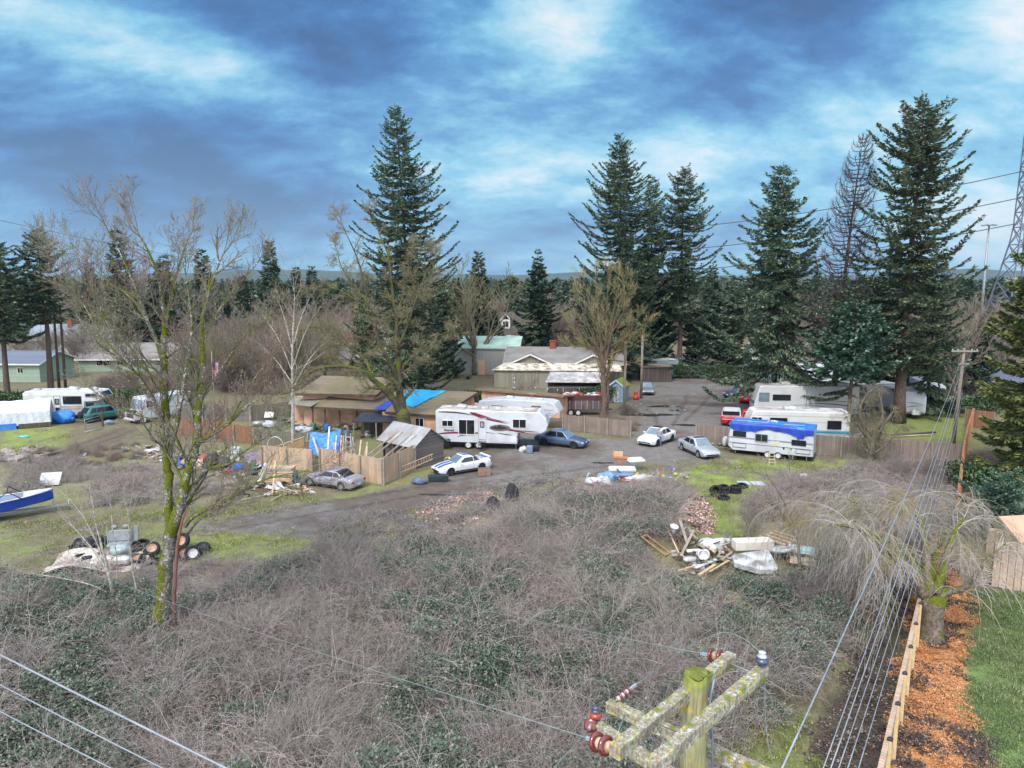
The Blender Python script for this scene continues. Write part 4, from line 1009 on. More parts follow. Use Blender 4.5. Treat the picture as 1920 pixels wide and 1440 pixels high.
def small_trees():
 PS=dict(step=[.35,.3,.25],wob=.12,trop=[.4,.3,.2],maxl=3,minL=.35,nch=[6,4,3],lo=[.2,.2],ang=.6,lr=.55,rr=.6,rmin=.007)
 # thin pale saplings fanning out of the brambles at the left
 Y=G(213,1130).y
 def l(rows,Y=Y):return px_limb(rows,Y)
 lm=[l([(213,1125,.09,0),(205,1080,.07,0),(192,1030,.055,0),(180,980,.035,0),(172,930,.015,0)]),l([(213,1120,.06,0),(195,1060,.045,.3),(165,1020,.03,.5),(135,985,.015,.7)]),
   l([(212,1118,.05,0),(175,1098,.035,-.3),(120,1085,.025,-.5),(60,1075,.012,-.7)]),l([(214,1120,.05,0),(190,1040,.035,.6),(160,975,.02,.9),(125,930,.01,1.2)]),l([(214,1120,.05,0),(220,1060,.03,.6),(212,1000,.02,.9),(208,950,.01,1.2)])]
 limb_tree('sapling','pale many stemmed sapling fanning up between the brambles and the tyre heap',lm,31,dict(PS,trop=[.3,.3,.2],ang=.4,nch=[4,3,2]),BARK_PALE,TWIG_PALE)
 lm=[l([(262,1178,.08,.2),(256,1110,.06,.2),(248,1060,.05,.2),(243,1010,.035,.2),(240,960,.015,.2)]),l([(250,1080,.03,.2),(262,1040,.02,0),(285,1015,.01,0)])]
 limb_tree('sapling','single straight pale sapling beside the mossy maple trunk',lm,32,dict(PS,nch=[4,2,2],ang=.4),BARK_PALE,TWIG_PALE)
 # small forked tree by the mattress heap
 Y=G(1500,1095).y
 lm=[l([(1500,1095,.12,0),(1499,1050,.09,0),(1497,1010,.08,0)],Y)]+[l([(1497,1015,.06,0),(1497+(x-1497)*.45,1015+(y-1015)*.6,.04,d*.5),(x,y,.013,d)],Y)for x,y,d in((1400,900,.5),(1440,895,-.5),(1480,880,1),(1530,885,.3),(1565,915,-.6),(1450,945,-1),(1550,945,1),(1425,930,.8))]
 limb_tree('small_tree','small bare forked tree rising behind the heap with the mattress',lm,33,dict(PS,ang=.7,nch=[5,4,3],trop=[.25,.2,.1]),BARK_GREY,TWIG_PALE)
 # gnarled mop headed tree at the long fence
 Y=G(1632,872).y;lm=[[(*base_at(1630,Y)[:2],0,.3)]+l([(1632,850,.25,0),(1640,815,.2,0),(1655,780,.12,0),(1650,745,.06,0)],Y),l([(1632,850,.16,0),(1622,810,.13,0),(1612,770,.1,0),(1625,740,.05,0)],Y),l([(1635,830,.1,0),(1655,800,.08,-.8),(1675,770,.04,-1)],Y),l([(1625,820,.1,0),(1605,790,.07,-.6),(1600,760,.03,-1)],Y),l([(1636,850,.1,0),(1660,835,.08,-.6),(1690,800,.03,-1)],Y)]
 limb_tree('gnarled_tree','gnarled mop headed bare tree in front of the long fence',lm,34,dict(PS,wob=.4,trop=[-.3,-.8,-1.2],ang=1.0,nch=[14,8,4],rmin=.014,maxl=3,lr=.6),BARK_GREY,TWIG_OLIVE)
 # birch in front of the house
 Y=G(549,850).y;b=base_at(549,Y)
 lm=[[(*b[:2],0,.17)]+l([(549,800,.15,0),(549,740,.13,0),(548,690,.11,0),(549,640,.08,0),(551,590,.05,0),(552,550,.02,0)],Y)]+[l([(549,s,.06,0),(549+(x-549)*.5,s+(y-s)*.6,.04,0),(x,y,.012,d)],Y)for s,x,y,d in((700,500,600,1),(690,590,590,-1),(660,520,560,.5),(720,480,640,-1),(650,580,560,0),(730,600,650,1.5))]
 limb_tree('birch_tree','slim white barked tree standing alone in front of the left end of the house',lm,35,dict(PS,nch=[5,4,3],rmin=.012),BARK_PALE,TWIG_OLIVE)
 # bare foreground brush
 for k,(px,py,h,sp,lb)in enumerate(((1140,1200,3.2,1.0,'pale leafless brush in the brambles left of the insulator string'),(1245,1195,2.8,.9,'pale leafless brush just above the pole top'),(1090,1150,2.6,.9,'upper of the leafless pale bushes in the central brambles'),
            (960,1200,1.8,1,'low leafless bush in the middle of the bramble field'),(1010,1390,1.6,1,'leafless bush below the left insulators at the bottom'),(60,1180,1.6,1.2,'leafless bush at the left edge of the brambles'),
            (1390,1010,2.0,1.4,'grey twiggy bush right of the leaf covered slope'),(1450,985,2.2,1.4,'grey twiggy bush behind the white mattress heap'),(1560,960,2.6,1.4,'tall grey bush left of the weeping tree'),(1230,925,1.4,1,'low dark bush beside the scrap heap by the track'),
            (1700,900,2.0,1.3,'twiggy bush against the right end of the long fence'),(1745,905,2.2,1.2,'second twiggy bush against the right end of the long fence, by the cables'))):
  near=py>1100
  auto_tree('bare_bush',lb,gz(px,py),h,sp,60+k,dict(step=[.2,.2,.15],wob=.16,trop=[.1,0,-.1],maxl=3,minL=.25,nch=[6,5,3],lo=[.15,.15],ang=.7,lr=.6,rr=.6,rmin=.005 if near else .01),TWIG_PALE if near else BARK_GREY,TWIG_PALE if k<5 else TWIG_GREY,group='leafless bushes',cat='bush',nlimb=9,trunk_r=.03,fork=.06)
small_trees()

def background_trees():
 # prototypes, then copies
 PB=dict(step=[1.0,.8,.6],wob=.13,trop=[.4,.35,.3],maxl=3,minL=.8,nch=[7,6,4],lo=[.2,.2],ang=.6,lr=.55,rr=.6,rmin=.028)
 bare=[auto_tree('bare_tree','brownish bare tree',(0,0,0),12,1.0,70+k,PB,BARK_GREY,tw,nlimb=9,trunk_r=.22,fork=.22)for k,tw in enumerate((TWIG_BROWN,TWIG_BROWN,TWIG_OLIVE,TWIG_GREY))]
 fir=[conifer('dark_fir','dark fir',(0,0,0),16,pf,80+k,needles=NEEDLE_F,dens=.75,spray=.95,sw=.24,z0=.06,whorl=.75,up=.4)for k,pf in enumerate((lambda t:3.4*(1-t)**.8+.15,lambda t:2.6*(1-t)**.7+.15,lambda t:4.2*(1-t)**.6+.2))]
 used=set()
 def put(pr,px,top,Y,label,sc_=None,wide=1.0,grp=None,rz=None):
  h0=12 if pr in bare else 16;H=H_of(top,Y);b=base_at(px,Y);s=H/h0;rz=(px*1.7)%6.28 if rz is None else rz
  if pr.name in used:o=dup(pr,b,rz,(s*wide,s*wide,s),label,grp)
  else:
   used.add(pr.name);o=pr;o.location=b;o.rotation_euler=(0,0,rz);o.scale=(s*wide,s*wide,s);o['label']=label
   if grp:o['group']=grp
  return o
 g1='dark firs behind the yard';g2='bare trees behind the houses'
 for k,(px,top,Y,r,z0,lb)in enumerate(((18,447,88,4.6,.42,'dense dark fir at the left edge with a bare trunk below'),(98,432,92,3.4,.5,'dark fir second from the left edge with a slim bare trunk'))):
  conifer('dark_fir',lb,base_at(px,Y),H_of(top,Y),lambda t:r*(1-((t-z0)/(1-z0))**2 if t>z0 else 1)**.6+.3,180+k,needles=NEEDLE,dens=1.5,z0=z0,group=g1,tr=.02)
 for px in(112,124):b=base_at(px,95);tag(MB().tube([(0,0,0),(.2,0,12)],[.2,.12],8).build('leafless_snag',BARK_FIR,loc=b),('left' if px<120 else 'right')+' one of two slim bare trunks beside the second fir','tree')
 L=[(fir[0],236,430,145,'pointed dark fir seen through the left side of the maple',1.0),
   (fir[1],316,478,150,'narrow dark fir behind the maple trunk',1.2),(fir[0],388,466,150,'pointed dark fir seen through the right side of the maple',1.05),(fir[0],180,492,150,'shorter dark fir left of the pointed one behind the maple',1.1),
   (fir[0],514,450,150,'dark fir alone against the sky between the maple and the oak',.95),(fir[1],560,500,170,'small distant fir right of the lone dark fir',1.1),(fir[1],590,498,175,'small distant fir just left of the oak crown',1.1),(fir[1],462,520,165,'small distant fir left of the lone dark fir',1.3),
   (fir[0],898,470,130,'fir behind the mossy forked tree right of the tallest fir',1.0),(fir[0],860,520,128,'dark fir touching the right side of the tallest fir',1.2),(fir[2],830,545,112,'low dark fir behind the ridge of the house',1.1),(fir[2],1010,560,132,'broad skirt of the layered cedar',1.0),
   (fir[2],1200,470,130,'dark fir filling the gap behind the pointed middle fir',1.0),(fir[2],1235,520,122,'dark low fir by the far white sheds',1.0),(fir[0],1330,500,150,'fir beyond the end of the lane',1.2),(fir[2],1372,540,132,'dense low fir left of the spreading fir',1.1),
   (fir[2],1640,520,96,'dark fir behind the dead conifer',1.1),(fir[2],1750,560,98,'dark fir right of the thick ragged trunk',.9),(fir[0],1500,560,150,'far fir between the spreading fir and the dead conifer',1.3),
   (fir[2],1835,590,92,'dark evergreen behind the far power pole',.9),(fir[2],1118,565,125,'dark evergreen behind the yellowish bare tree',1.2),(fir[2],40,560,150,'dark evergreen behind the pale green house',1.3),(fir[2],150,560,152,'dark evergreen behind the long grey roof',1.3),
   (fir[2],275,560,155,'dark evergreen right of the long grey roof',1.3),(fir[2],430,570,155,'dark evergreen left of the white barked tree',1.2),(fir[2],690,570,120,'dark evergreen behind the oak trunk',1.1),(fir[2],925,585,125,'dark evergreen left of the layered cedar',1.2),
   (fir[2],1300,575,120,'dense evergreen behind the bare trunked fir',1.1),(fir[2],1560,600,110,'dense evergreen behind the grey roof',1.1)]
 for pr,px,top,Y,lb,wd in L:put(pr,px,top,Y,lb,wide=wd,grp=g1)
 rs=np.random.RandomState(8)
 for k,(px,top,Y,lb)in enumerate(((890,490,116,'mossy forked bare tree right of the tallest fir'),(560,560,105,'bare tree behind the left end of the house'),(610,575,115,'bare tree behind the clerestory roof'),(480,560,120,'bare tree left of the white barked tree'),
           (420,600,110,'low bare tree behind the maple crown'),(660,590,125,'bare tree right of the white barked one'),(930,620,128,'bare hedge tree behind the green roofed barn'),(980,615,135,'bare tree behind the chimney'),(1040,610,130,'bare tree left of the yellowish tree'),
           (1090,600,140,'bare tree behind the far shed'),(1510,530,120,'bare tree left of the dead conifer'),(1480,590,110,'bare tree over the grey roof'),(1795,555,88,'yellowish bare tree right of the thick ragged fir'),(1770,600,100,'bare tree behind the white trailers'),(1835,560,110,'bare tree before the light mast'),
           (1880,600,100,'bare tree below the pylon'),(1900,560,140,'bare tree at the right edge behind the pylon'),(1720,560,125,'bare tree behind the ragged fir'),(340,590,155,'bare tree behind the long grey house'),(60,600,155,'bare tree behind the blue grey roof'),(200,590,155,'bare tree right of the blue grey roof'),
           (980,700,88,'slim bare tree in front of the pale metal roof'),(385,700,100,'bare scrub tree behind the step van'),(440,690,98,'bare scrub tree behind the flag'),(500,680,96,'bare scrub tree left of the awning'))):
  put(bare[k%4]if k else bare[2],px,top,Y,lb,wide=1.1 if k<21 else .9,grp=g2)
 # layered cedar
 Y=130
 conifer('cedar_tree','layered dark cedar with a thin bent tip standing free behind the chimney',base_at(1008,Y),H_of(467,Y),lambda t:float(np.interp(t,[0,.2,.45,.7,.74,.85,1],[6,6.8,5.6,3.4,1.9,1.5,.15])),44,dens=1.1,z0=.1,droop=.3,up=.15,whorl=.9,spray=.8,sw=.2,needles=NEEDLE_F,gap=.15)
 # far wood: reads as one mass
 pts=[];rot=[];scl=[];idx=[]
 pro=[]
 for k,(r,h)in enumerate(((3.0,14),(2.3,15),(3.6,12))):
  mb,(v,f,mi)=conifer_mesh(h,lambda t:r*(1-t)**.75+.15,90+k,dens=.4,spray=1.5,sw=.42,z0=.05,whorl=1.1);pro.append(npmesh('wood_fir_%s'%'abc'[k],v,f,[BARK_FIR,NEEDLE_F],mi,link=False))
 for k in range(2):
  tm,(v,f,mi)=auto_tree_mesh(11,1.0,95+k,dict(PB,rmin=.06,maxl=2,nch=[8,7,4],step=[1.5,1.2,1]),8,.2,.2);pro.append(npmesh('wood_gbare_%s'%'ab'[k],v,f,[BARK_GREY,TWIG_BROWN],mi,link=False))
 for _ in range(5200):
  Yd=math.exp(rs.uniform(math.log(165),math.log(1500)));px=rs.uniform(-150,2070);x=(px-960)/F_PX*Yd
  den=fbm(x,Yd,60,33)
  if rs.rand()>.25+den*.9 and Yd<600:continue
  if 1240<px<1420 and Yd<190:continue
  pts.append((x,Yd,-.5));rot.append((0,0,rs.uniform(0,6.3)));brn=rs.rand()<(.55 if Yd<350 else .2)
  idx.append(rs.randint(3,5)if brn else rs.randint(0,3));s=rs.uniform(.65,1.0)*(1.0 if not brn else .9);s*=1.15 if(rs.rand()<.1 and Yd>250)else 1
  scl.append(s*(1.1+min(.35,(Yd-165)/3000)))
 scatter('distant_woods',pts,rot,scl,idx,protos('woods_sources',pro),'far wood of dark firs and brown bare trees along the horizon')
background_trees()
def thicket():
 P=dict(step=[.8,.6,.5],wob=.14,trop=[.4,.35,.3],maxl=2,minL=.5,nch=[9,7,4],lo=[.15,.2],ang=.6,lr=.55,rr=.6,rmin=.02)
 pr=[]
 for k,tw in enumerate((TWIG_BROWN,TWIG_GREY,TWIG_OLIVE)):tm,(v,f,mi)=auto_tree_mesh(6,1.0,140+k,P,10,.09,.12);pr.append(npmesh('thicket_%s'%'abc'[k],v,f,[BARK_GREY,tw],mi,link=False))
 for k,(pl,dn,lb)in enumerate((([(330,735),(560,742),(640,690),(600,640),(490,645),(450,700),(330,712)],.06,'thicket of grey brown bare trees behind the step van and the flag'),([(870,640),(1100,635),(1100,612),(870,606)],.03,'mauve thicket of bare trees behind the barn roof'),
          ([(1700,735),(1870,735),(1870,640),(1700,650)],.06,'thicket of bare trees behind the right end trailers'),([(0,690),(180,700),(180,650),(0,640)],.02,'bare trees among the houses at the left edge'),([(1450,700),(1640,700),(1640,620),(1450,620)],.04,'thicket of bare trees behind the grey roof'))):
  x,y,rs=sample(pl,dn,300+k,rag=1.5);n=len(x);scatter('bare_thicket',np.stack([x,y,np.zeros(n)],1),np.stack([x*0,x*0,rs.uniform(0,6.28,n)],1),rs.uniform(.7,1.5,n),rs.randint(0,3,n),protos('thicket_sources',pr),lb)
thicket()
# ------------------------------------------------------------------ shared object materials
def M_(n,*a,**k):return mat(n,*a,**k)
ROOF_BR=boards('mossy_brown_roof',(146,130,112),(124,112,98),.055,2,.95,.22,stain=(108,110,72),seamcol=(86,78,66))
ROOF_GR=boards('grey_shingles',(152,150,150),(134,132,132),.10,2,.95,.2,stain=(122,118,110),seamcol=(100,98,98))
ROOF_BL=boards('blue_grey_shingles',(118,130,148),(104,114,132),.10,2,.95,.2,seamcol=(80,88,104))
ROOF_WH=mat('pale_metal_roof',(222,220,208),(178,172,158),.8,.6,c3=(140,120,100),s3=1.2)
ROOF_GN=mat('pale_green_metal',(178,208,198),(164,196,186),.6,.5,c3=(150,176,166),s3=.4)
WALL_PK=mat('salmon_board',(216,178,154),(200,162,140),.8,.9,c3=(180,140,118),s3=.5)
WALL_TAN=mat('tan_board',(206,172,130),(186,150,112),.8,.9)
WALL_GN=boards('green_siding',(160,182,164),(152,174,158),.22,2,seam=.16,seamcol=(96,116,100))
WALL_BL=boards('blue_siding',(150,178,204),(140,168,194),.2,2,seam=.1,seamcol=(90,110,130))
WALL_GY=boards('grey_ribbed_siding',(176,176,172),(168,168,166),.3,0,seam=.08,seamcol=(120,120,118))
WALL_OL=boards('weathered_olive_boards',(156,154,140),(134,130,120),.25,0,seam=.08)
WALL_WH=mat('white_paint',(226,228,228),(206,208,210),.8,.7)
WALL_DK=boards('dark_shed_boards',(98,88,82),(74,66,64),.18,0,seam=.1)
GLASS=mat('dark_glass',(26,30,36),(34,38,46),.8,.08,spec=.8)
GLASS_L=mat('pale_glass',(120,140,156),(90,108,124),.6,.08,spec=.8)
TRIMW=mat('white_trim',(226,226,222),(206,204,198),2,.6)
BRICK=mat('red_brick',(150,82,66),(122,66,54),5,.9)
METAL=mat('galvanised_metal',(168,172,176),(138,142,146),3,.45,metal=.5)
GUT=mat('dark_fascia',(92,78,68),(74,62,54),2,.9)
WOOD_N=mat('raw_timber',(204,180,152),(176,152,126),3,.85)
WOOD_G=mat('weathered_timber',(168,158,146),(136,126,116),3,.9)
WOOD_D=mat('dark_timber',(104,84,68),(78,62,52),3,.9)
TARP_B=mat('blue_tarpaulin',(62,140,220),(44,112,200),.8,.45,bump=.7,bscale=2.5)
TARP_BD=mat('dark_and_shaded_blue_tarpaulin',(44,78,186),(34,60,158),.8,.4,bump=.7,bscale=2)
TARP_C=mat('cyan_tarpaulin',(40,176,224),(24,150,206),.8,.5,bump=.5,bscale=2)
TARP_W=mat('white_tarpaulin',(216,222,228),(196,204,214),.5,.5,bump=.35,bscale=1.5)
PLAST_W=mat('white_plastic',(208,210,214),(180,182,188),2,.4,c3=(160,152,144),s3=1.4)
PLAST_K=mat('black_plastic',(38,40,46),(26,28,32),2,.45)
PLAST_B=mat('blue_plastic',(44,104,190),(30,84,160),2,.45)
PLAST_G=mat('green_plastic',(66,120,96),(50,100,78),2,.5)
PLAST_R=mat('red_plastic',(206,70,52),(170,52,40),2,.5)
RUST=mat('rusty_steel',(122,76,58),(84,56,48),3,.8,c3=(66,48,46),s3=1)
RUBBER=mat('rubber',(40,42,46),(28,29,32),4,.75,bump=.3)
FEN_N=boards('new_cedar_boards',(212,186,158),(188,158,130),.14,0,seam=.10,stain=(164,150,140),seamcol=(110,88,72))
FEN_G=boards('grey_cedar_boards',(160,146,136),(132,120,114),.14,0,seam=.10,stain=(122,112,104),seamcol=(70,60,54))
FEN_R=boards('red_stained_boards',(158,112,88),(136,94,74),.14,0,seam=.10,stain=(128,100,80))
FEN_W=boards('old_silver_boards',(140,136,128),(118,112,106),.14,0,seam=.12,stain=(104,108,86))

def poly_on(o,u,v,pts,off=.0):
 """points (a, b) in the plane o + u*a + v*b"""
 n=Vector(u).cross(Vector(v)).normalized()
 return[Vector(o)+Vector(u)*a+Vector(v)*b+n*off for a,b in pts]
def panel(t,name,o,u,v,a0,b0,w_,h_,m,th=.05,off=.03,frame=None,fw=.07,mull=None,pname='frame'):
 """a framed panel (window, door) set on a wall plane; u along, v up; outward normal = u x v"""
 o=Vector(o);u=Vector(u).normalized();v=Vector(v).normalized();n=u.cross(v)
 mb=MB();c=o+u*(a0+w_/2)+v*(b0+h_/2)+n*off
 P=[c+u*(sx*w_/2)+v*(sy*h_/2)for sx,sy in((-1,-1),(1,-1),(1,1),(-1,1))]
 mb.add([p-n*th for p in P]+[p+n*.002 for p in P],[(0,1,2,3),(7,6,5,4),(0,4,5,1),(1,5,6,2),(2,6,7,3),(3,7,4,0)])
 ob=mb.build(name,m,t)
 if frame:
  fb=MB()
  for k in range(4):fb.bar(P[k]+n*.02,P[(k+1)%4]+n*.02,fw,.05,up=n)
  for q in(mull or()):fb.bar(c+u*(q*w_)-v*h_/2+n*.02,c+u*(q*w_)+v*h_/2+n*.02,fw*.7,.045,up=n)
  fb.build(pname,frame,ob)
 return ob
UP=Vector((0,0,1))
def house(name,label,cat,corner,rz,L,D,he,hr,wallm,roofm,over=.4,ridge='x',wins=(),door=None,chim=None,base=-.3,hip=0,group=None,trim=TRIMW,gablem=None,extra=None):
 """gabled house; local origin at its front left corner (towards the camera), x along the front, y going back"""
 t=thing(name,label,cat,corner,rz,group)
 mb=MB()
 if ridge=='x':
  for q in(0,L):
   mb.add([(q,0,base),(q,D,base),(q,D,he),(q,D/2,hr),(q,0,he)],[(0,1,2,3,4)])
  mb.add([(0,0,base),(L,0,base),(L,0,he),(0,0,he),(0,D,base),(L,D,base),(L,D,he),(0,D,he)],[(0,1,2,3),(5,4,7,6)])
  mb.build('wall',wallm,t)
  rb=MB();k=(hr-he)/(D/2);e=over
  rb.slab([(-e+hip*0,-e,he-k*e+.12),(L+e,-e,he-k*e+.12),(L+e-hip,D/2,hr+.12),(-e+hip,D/2,hr+.12)],.12)
  rb.slab([(L+e,D+e,he-k*e+.12),(-e,D+e,he-k*e+.12),(-e+hip,D/2,hr+.125),(L+e-hip,D/2,hr+.125)],.12)
  if hip:
   rb.slab([(-e,D+e,he-k*e+.12),(-e,-e,he-k*e+.12),(-e+hip,D/2,hr+.12)],.12);rb.slab([(L+e,-e,he-k*e+.12),(L+e,D+e,he-k*e+.12),(L+e-hip,D/2,hr+.12)],.12)
  rf=rb.build('roof',roofm,t)
  fb=MB();fb.bar((-e,-e-.02,he-k*e+.02),(L+e,-e-.02,he-k*e+.02),.05,.2)
  if not hip:
   for q in(-e-.02,L+e+.02):fb.bar((q,-e,he-k*e+.02),(q,D/2,hr+.02),.04,.2);fb.bar((q,D+e,he-k*e+.02),(q,D/2,hr+.02),.04,.2)
  fb.build('fascia',trim,t)
 else:
  for q in(0,D):
   mb.add([(0,q,base),(L,q,base),(L,q,he),(L/2,q,hr),(0,q,he)],[(0,1,2,3,4)])
  mb.add([(0,0,base),(0,D,base),(0,D,he),(0,0,he),(L,0,base),(L,D,base),(L,D,he),(L,0,he)],[(0,1,2,3),(5,4,7,6)])
  mb.build('wall',wallm,t)
  rb=MB();k=(hr-he)/(L/2);e=over
  rb.slab([(-e,-e,he-k*e+.12),(L/2,-e,hr+.12),(L/2,D+e,hr+.12),(-e,D+e,he-k*e+.12)],.12)
  rb.slab([(L/2,-e,hr+.125),(L+e,-e,he-k*e+.12),(L+e,D+e,he-k*e+.12),(L/2,D+e,hr+.125)],.12)
  rf=rb.build('roof',roofm,t)
  fb=MB();fb.bar((-e,-e-.02,he-k*e+.02),(L/2,-e-.02,hr+.02),.05,.2);fb.bar((L/2,-e-.02,hr+.02),(L+e,-e-.02,he-k*e+.02),.05,.2);fb.build('fascia',trim,t)
 if gablem:pass
 for x,z,w_,h_ in wins:panel(t,'window',(0,0,0),(1,0,0),(0,0,1),x,z,w_,h_,GLASS,frame=trim,mull=(0,))
 if door:panel(t,'door',(0,0,0),(1,0,0),(0,0,1),door[0],0,door[1],door[2],door[3],frame=trim)
 if chim:
  cb=MB();cb.box((chim[0],chim[1],(chim[2]+he)/2),(.9,.7,chim[2]-he));cb.box((chim[0],chim[1],chim[2]+.06),(1.05,.85,.14));cb.build('chimney',BRICK,rf)
 return t

def fence_run(name,label,pts,h,m,post=WOOD_G,pitch=2.4,back=False,group=None,gap_under=.04,posth=.0,z=None,cap=None,top_rail=False):
 """board fence along ground points; each run's boards are one panel mesh, posts are parts"""
 o=pts[0];t=thing(name,label,'fence',(o.x,o.y,0),0,group)
 for a,b in zip(pts[:-1],pts[1:]):
  d=(b-a);L=d.length;d.normalize();nrm=Vector((-d.y,d.x,0));ang=math.atan2(d.y,d.x)
  rs=random.Random(int(abs(a.x*31+a.y*17)))
  bw=.145;n=int(L/bw);mb=MB();rot=Matrix.Rotation(-ang,3,'Z')
  for k in range(n):
   x=(k+.5)*L/n;w_=L/n*.965;hh=h+rs.uniform(-.025,.025);za=hz(a+d*x)+gap_under+rs.uniform(-.02,.02)
   mb.box((x,rs.uniform(-.006,.006),za+hh/2),(w_,.02,hh))
  mb.box((L/2,.05,h*.25),(L,.06,.09));mb.box((L/2,.05,h*.85),(L,.06,.09))
  if top_rail:mb.box((L/2,.02,h+.06),(L,.14,.035))
  p=mb.build('board_panel',m,t,(a.x-o.x,a.y-o.y,0),ang)
  np_=max(1,int(round(L/pitch)))
  for k in range(np_+1):
   q=a+d*(L*k/np_);pm=MB();sgn=1 if back else-1
   pz=hz(q);pm.box((0,0,(h+posth)/2-.1),(.11,.11,h+posth+.2));
   po=pm.build('post',post,t,(q.x-o.x+nrm.x*.1*(-sgn),q.y-o.y+nrm.y*.1*(-sgn),pz),ang)
   if cap:
    cm=MB();cm.box((0,0,h+posth+.015),(.15,.15,.03));cm.box((0,0,h+posth+.06),(.13,.13,.07),taper=.4);cm.build('cap',cap,po)
 return t

# ------------------------------------------------------------------ the main house
def slabhouse():
 # right wing
 E1,E2=G(722,772,2.45),G(826,779,2.45);R2,R1=G(895,735,4.1),G(742,729,4.1)
 t=thing('house','low salmon coloured house with mossy brown roof patched by a cyan tarpaulin','house',(E1.x,E1.y,0));o=Vector((E1.x,E1.y,0))
 def part(nm,m,f):
  mb=MB();f(mb);mb.v=[tuple(Vector(p)-o)for p in mb.v];return mb.build(nm,m,t)
 B2=R2+Vector((.1,1.6,0));B2.z=2.9;B1=R1+Vector((.1,1.6,0));B1.z=2.9
 part('roof',ROOF_BR,lambda b:(b.slab([E1,E2,R2,R1],.18),b.slab([R1+Vector((0,0,.004)),R2+Vector((0,0,.004)),B2,B1],.18)))
 ins=lambda p,z=None,dx=-.35,dy=.45:Vector((p.x+dx,p.y+dy,0))
 def walls(b):
  a,c,r_,d=ins(E1),ins(E2),ins(R2,dx=-.4,dy=.2),ins(B2,dx=-.4,dy=-.2)
  b.add([a,c,c+UP*2.36,a+UP*2.36],[(0,1,2,3)])
  b.add([c,r_,d,d+UP*2.4,r_+UP*3.85,c+UP*2.36],[(0,1,2,3,4,5)])
 part('wall',WALL_PK,walls)
 part('fascia',GUT,lambda b:(b.bar(E1+Vector((0,-.05,-.1)),E2+Vector((0,-.05,-.1)),.06,.22),b.bar(E2+Vector((.03,0,-.1)),R2+Vector((.03,0,-.1)),.06,.2)))
 # battens on the gable
 c,r_=ins(E2),ins(R2,dx=-.4,dy=.2);d_=(r_-c);nn=Vector((d_.y,-d_.x,0)).normalized()
 for k in range(6):
  q=c+d_*(k/5.5);z1=2.36+1.45*k/5.5;part('batten',mat('salmon_trim',(196,150,120),None,2),lambda b:b.bar(q+nn*.03,q+nn*.03+UP*z1,.07,.04,up=nn))
 a,cc=ins(E1),ins(E2);u=(cc-a).normalized()
 for x,w_ in((1.2,1.3),(3.6,.9)):panel(t,'window',a-o,u,(0,0,1),x,1.0,w_,1.0,GLASS,frame=TRIMW,mull=(0,))
 # cyan tarp lying on the roof slope: three overlapping sheets
 nr=(E2-E1).cross(R1-E1).normalized()
 def on(fx,fy,lift):return E1+(E2-E1)*fx*(1-fy)+(R1-E1)*fy+(R2-R1)*fx*fy+nr*lift
 def sheet(nm,m,pts,lift,sd):
  # a wrinkled grid between 4 corner parameters
  rs=np.random.RandomState(sd);n=14;P=[]
  for i in range(n+1):
   for j in range(n+1):
    a_,b_=i/n,j/n
    fx=(pts[0][0]*(1-a_)+pts[1][0]*a_)*(1-b_)+(pts[3][0]*(1-a_)+pts[2][0]*a_)*b_
    fy=(pts[0][1]*(1-a_)+pts[1][1]*a_)*(1-b_)+(pts[3][1]*(1-a_)+pts[2][1]*a_)*b_
    P.append(on(fx,fy,lift+.05*rs.rand())-o)
  F=[(i*(n+1)+j,(i+1)*(n+1)+j,(i+1)*(n+1)+j+1,i*(n+1)+j+1)for i in range(n)for j in range(n)]
  mb=MB();mb.add(P,F,smooth=False);mb.add([p-nr*.02 for p in P],F)
  ob=mb.build(nm,m);ob.location=o;return ob
 tag(sheet('tarpaulin',TARP_C,((.10,.42),(.42,.22),(.64,.98),(.14,1.0)),.03,1),'cyan tarpaulin spread over the ridge of the house roof','tarpaulin')
 tag(sheet('tarpaulin',TARP_BD,((-.22,.05),(-.02,.05),(.10,.50),(-.04,.44)),.03,2),'crumpled dark blue tarpaulin at the lower eave of the house roof','tarpaulin')
 # left wing with porch
 t2=thing('house','older left wing of the house with open porch, deep eaves and clerestory roof','house',(G(560,800).x,G(560,800).y,0));o=Vector(t2.location)
 def part2(nm,m,f,par=None):
  mb=MB();f(mb);mb.v=[tuple(Vector(p)-o)for p in mb.v];return mb.build(nm,m,par or t2)
 e1,e2=G(582,762,2.4),G(737,770,2.4);r2,r1=G(735,738,3.3),G(620,741,3.3)
 part2('roof',ROOF_BR,lambda b:b.slab([e1,e2,r2,r1],.16))
 part2('fascia',GUT,lambda b:b.bar(e1+Vector((0,-.05,-.1)),e2+Vector((0,-.05,-.1)),.06,.2))
 u1,u2,u3,u4=G(553,737,3.6),G(706,740,3.6),G(738,708,5.0),G(604,704,5.0)
 u5,u6=G(735,728,3.7),G(706,740,3.6)
 part2('upper_roof',ROOF_BR,lambda b:(b.slab([u1,u2,u3,u4],.22),))
 part2('upper_fascia',GUT,lambda b:(b.bar(u1+Vector((0,-.05,-.13)),u2+Vector((0,-.05,-.13)),.06,.26),b.bar(u2+Vector((.04,0,-.13)),u3+Vector((.04,0,-.13)),.06,.26)))
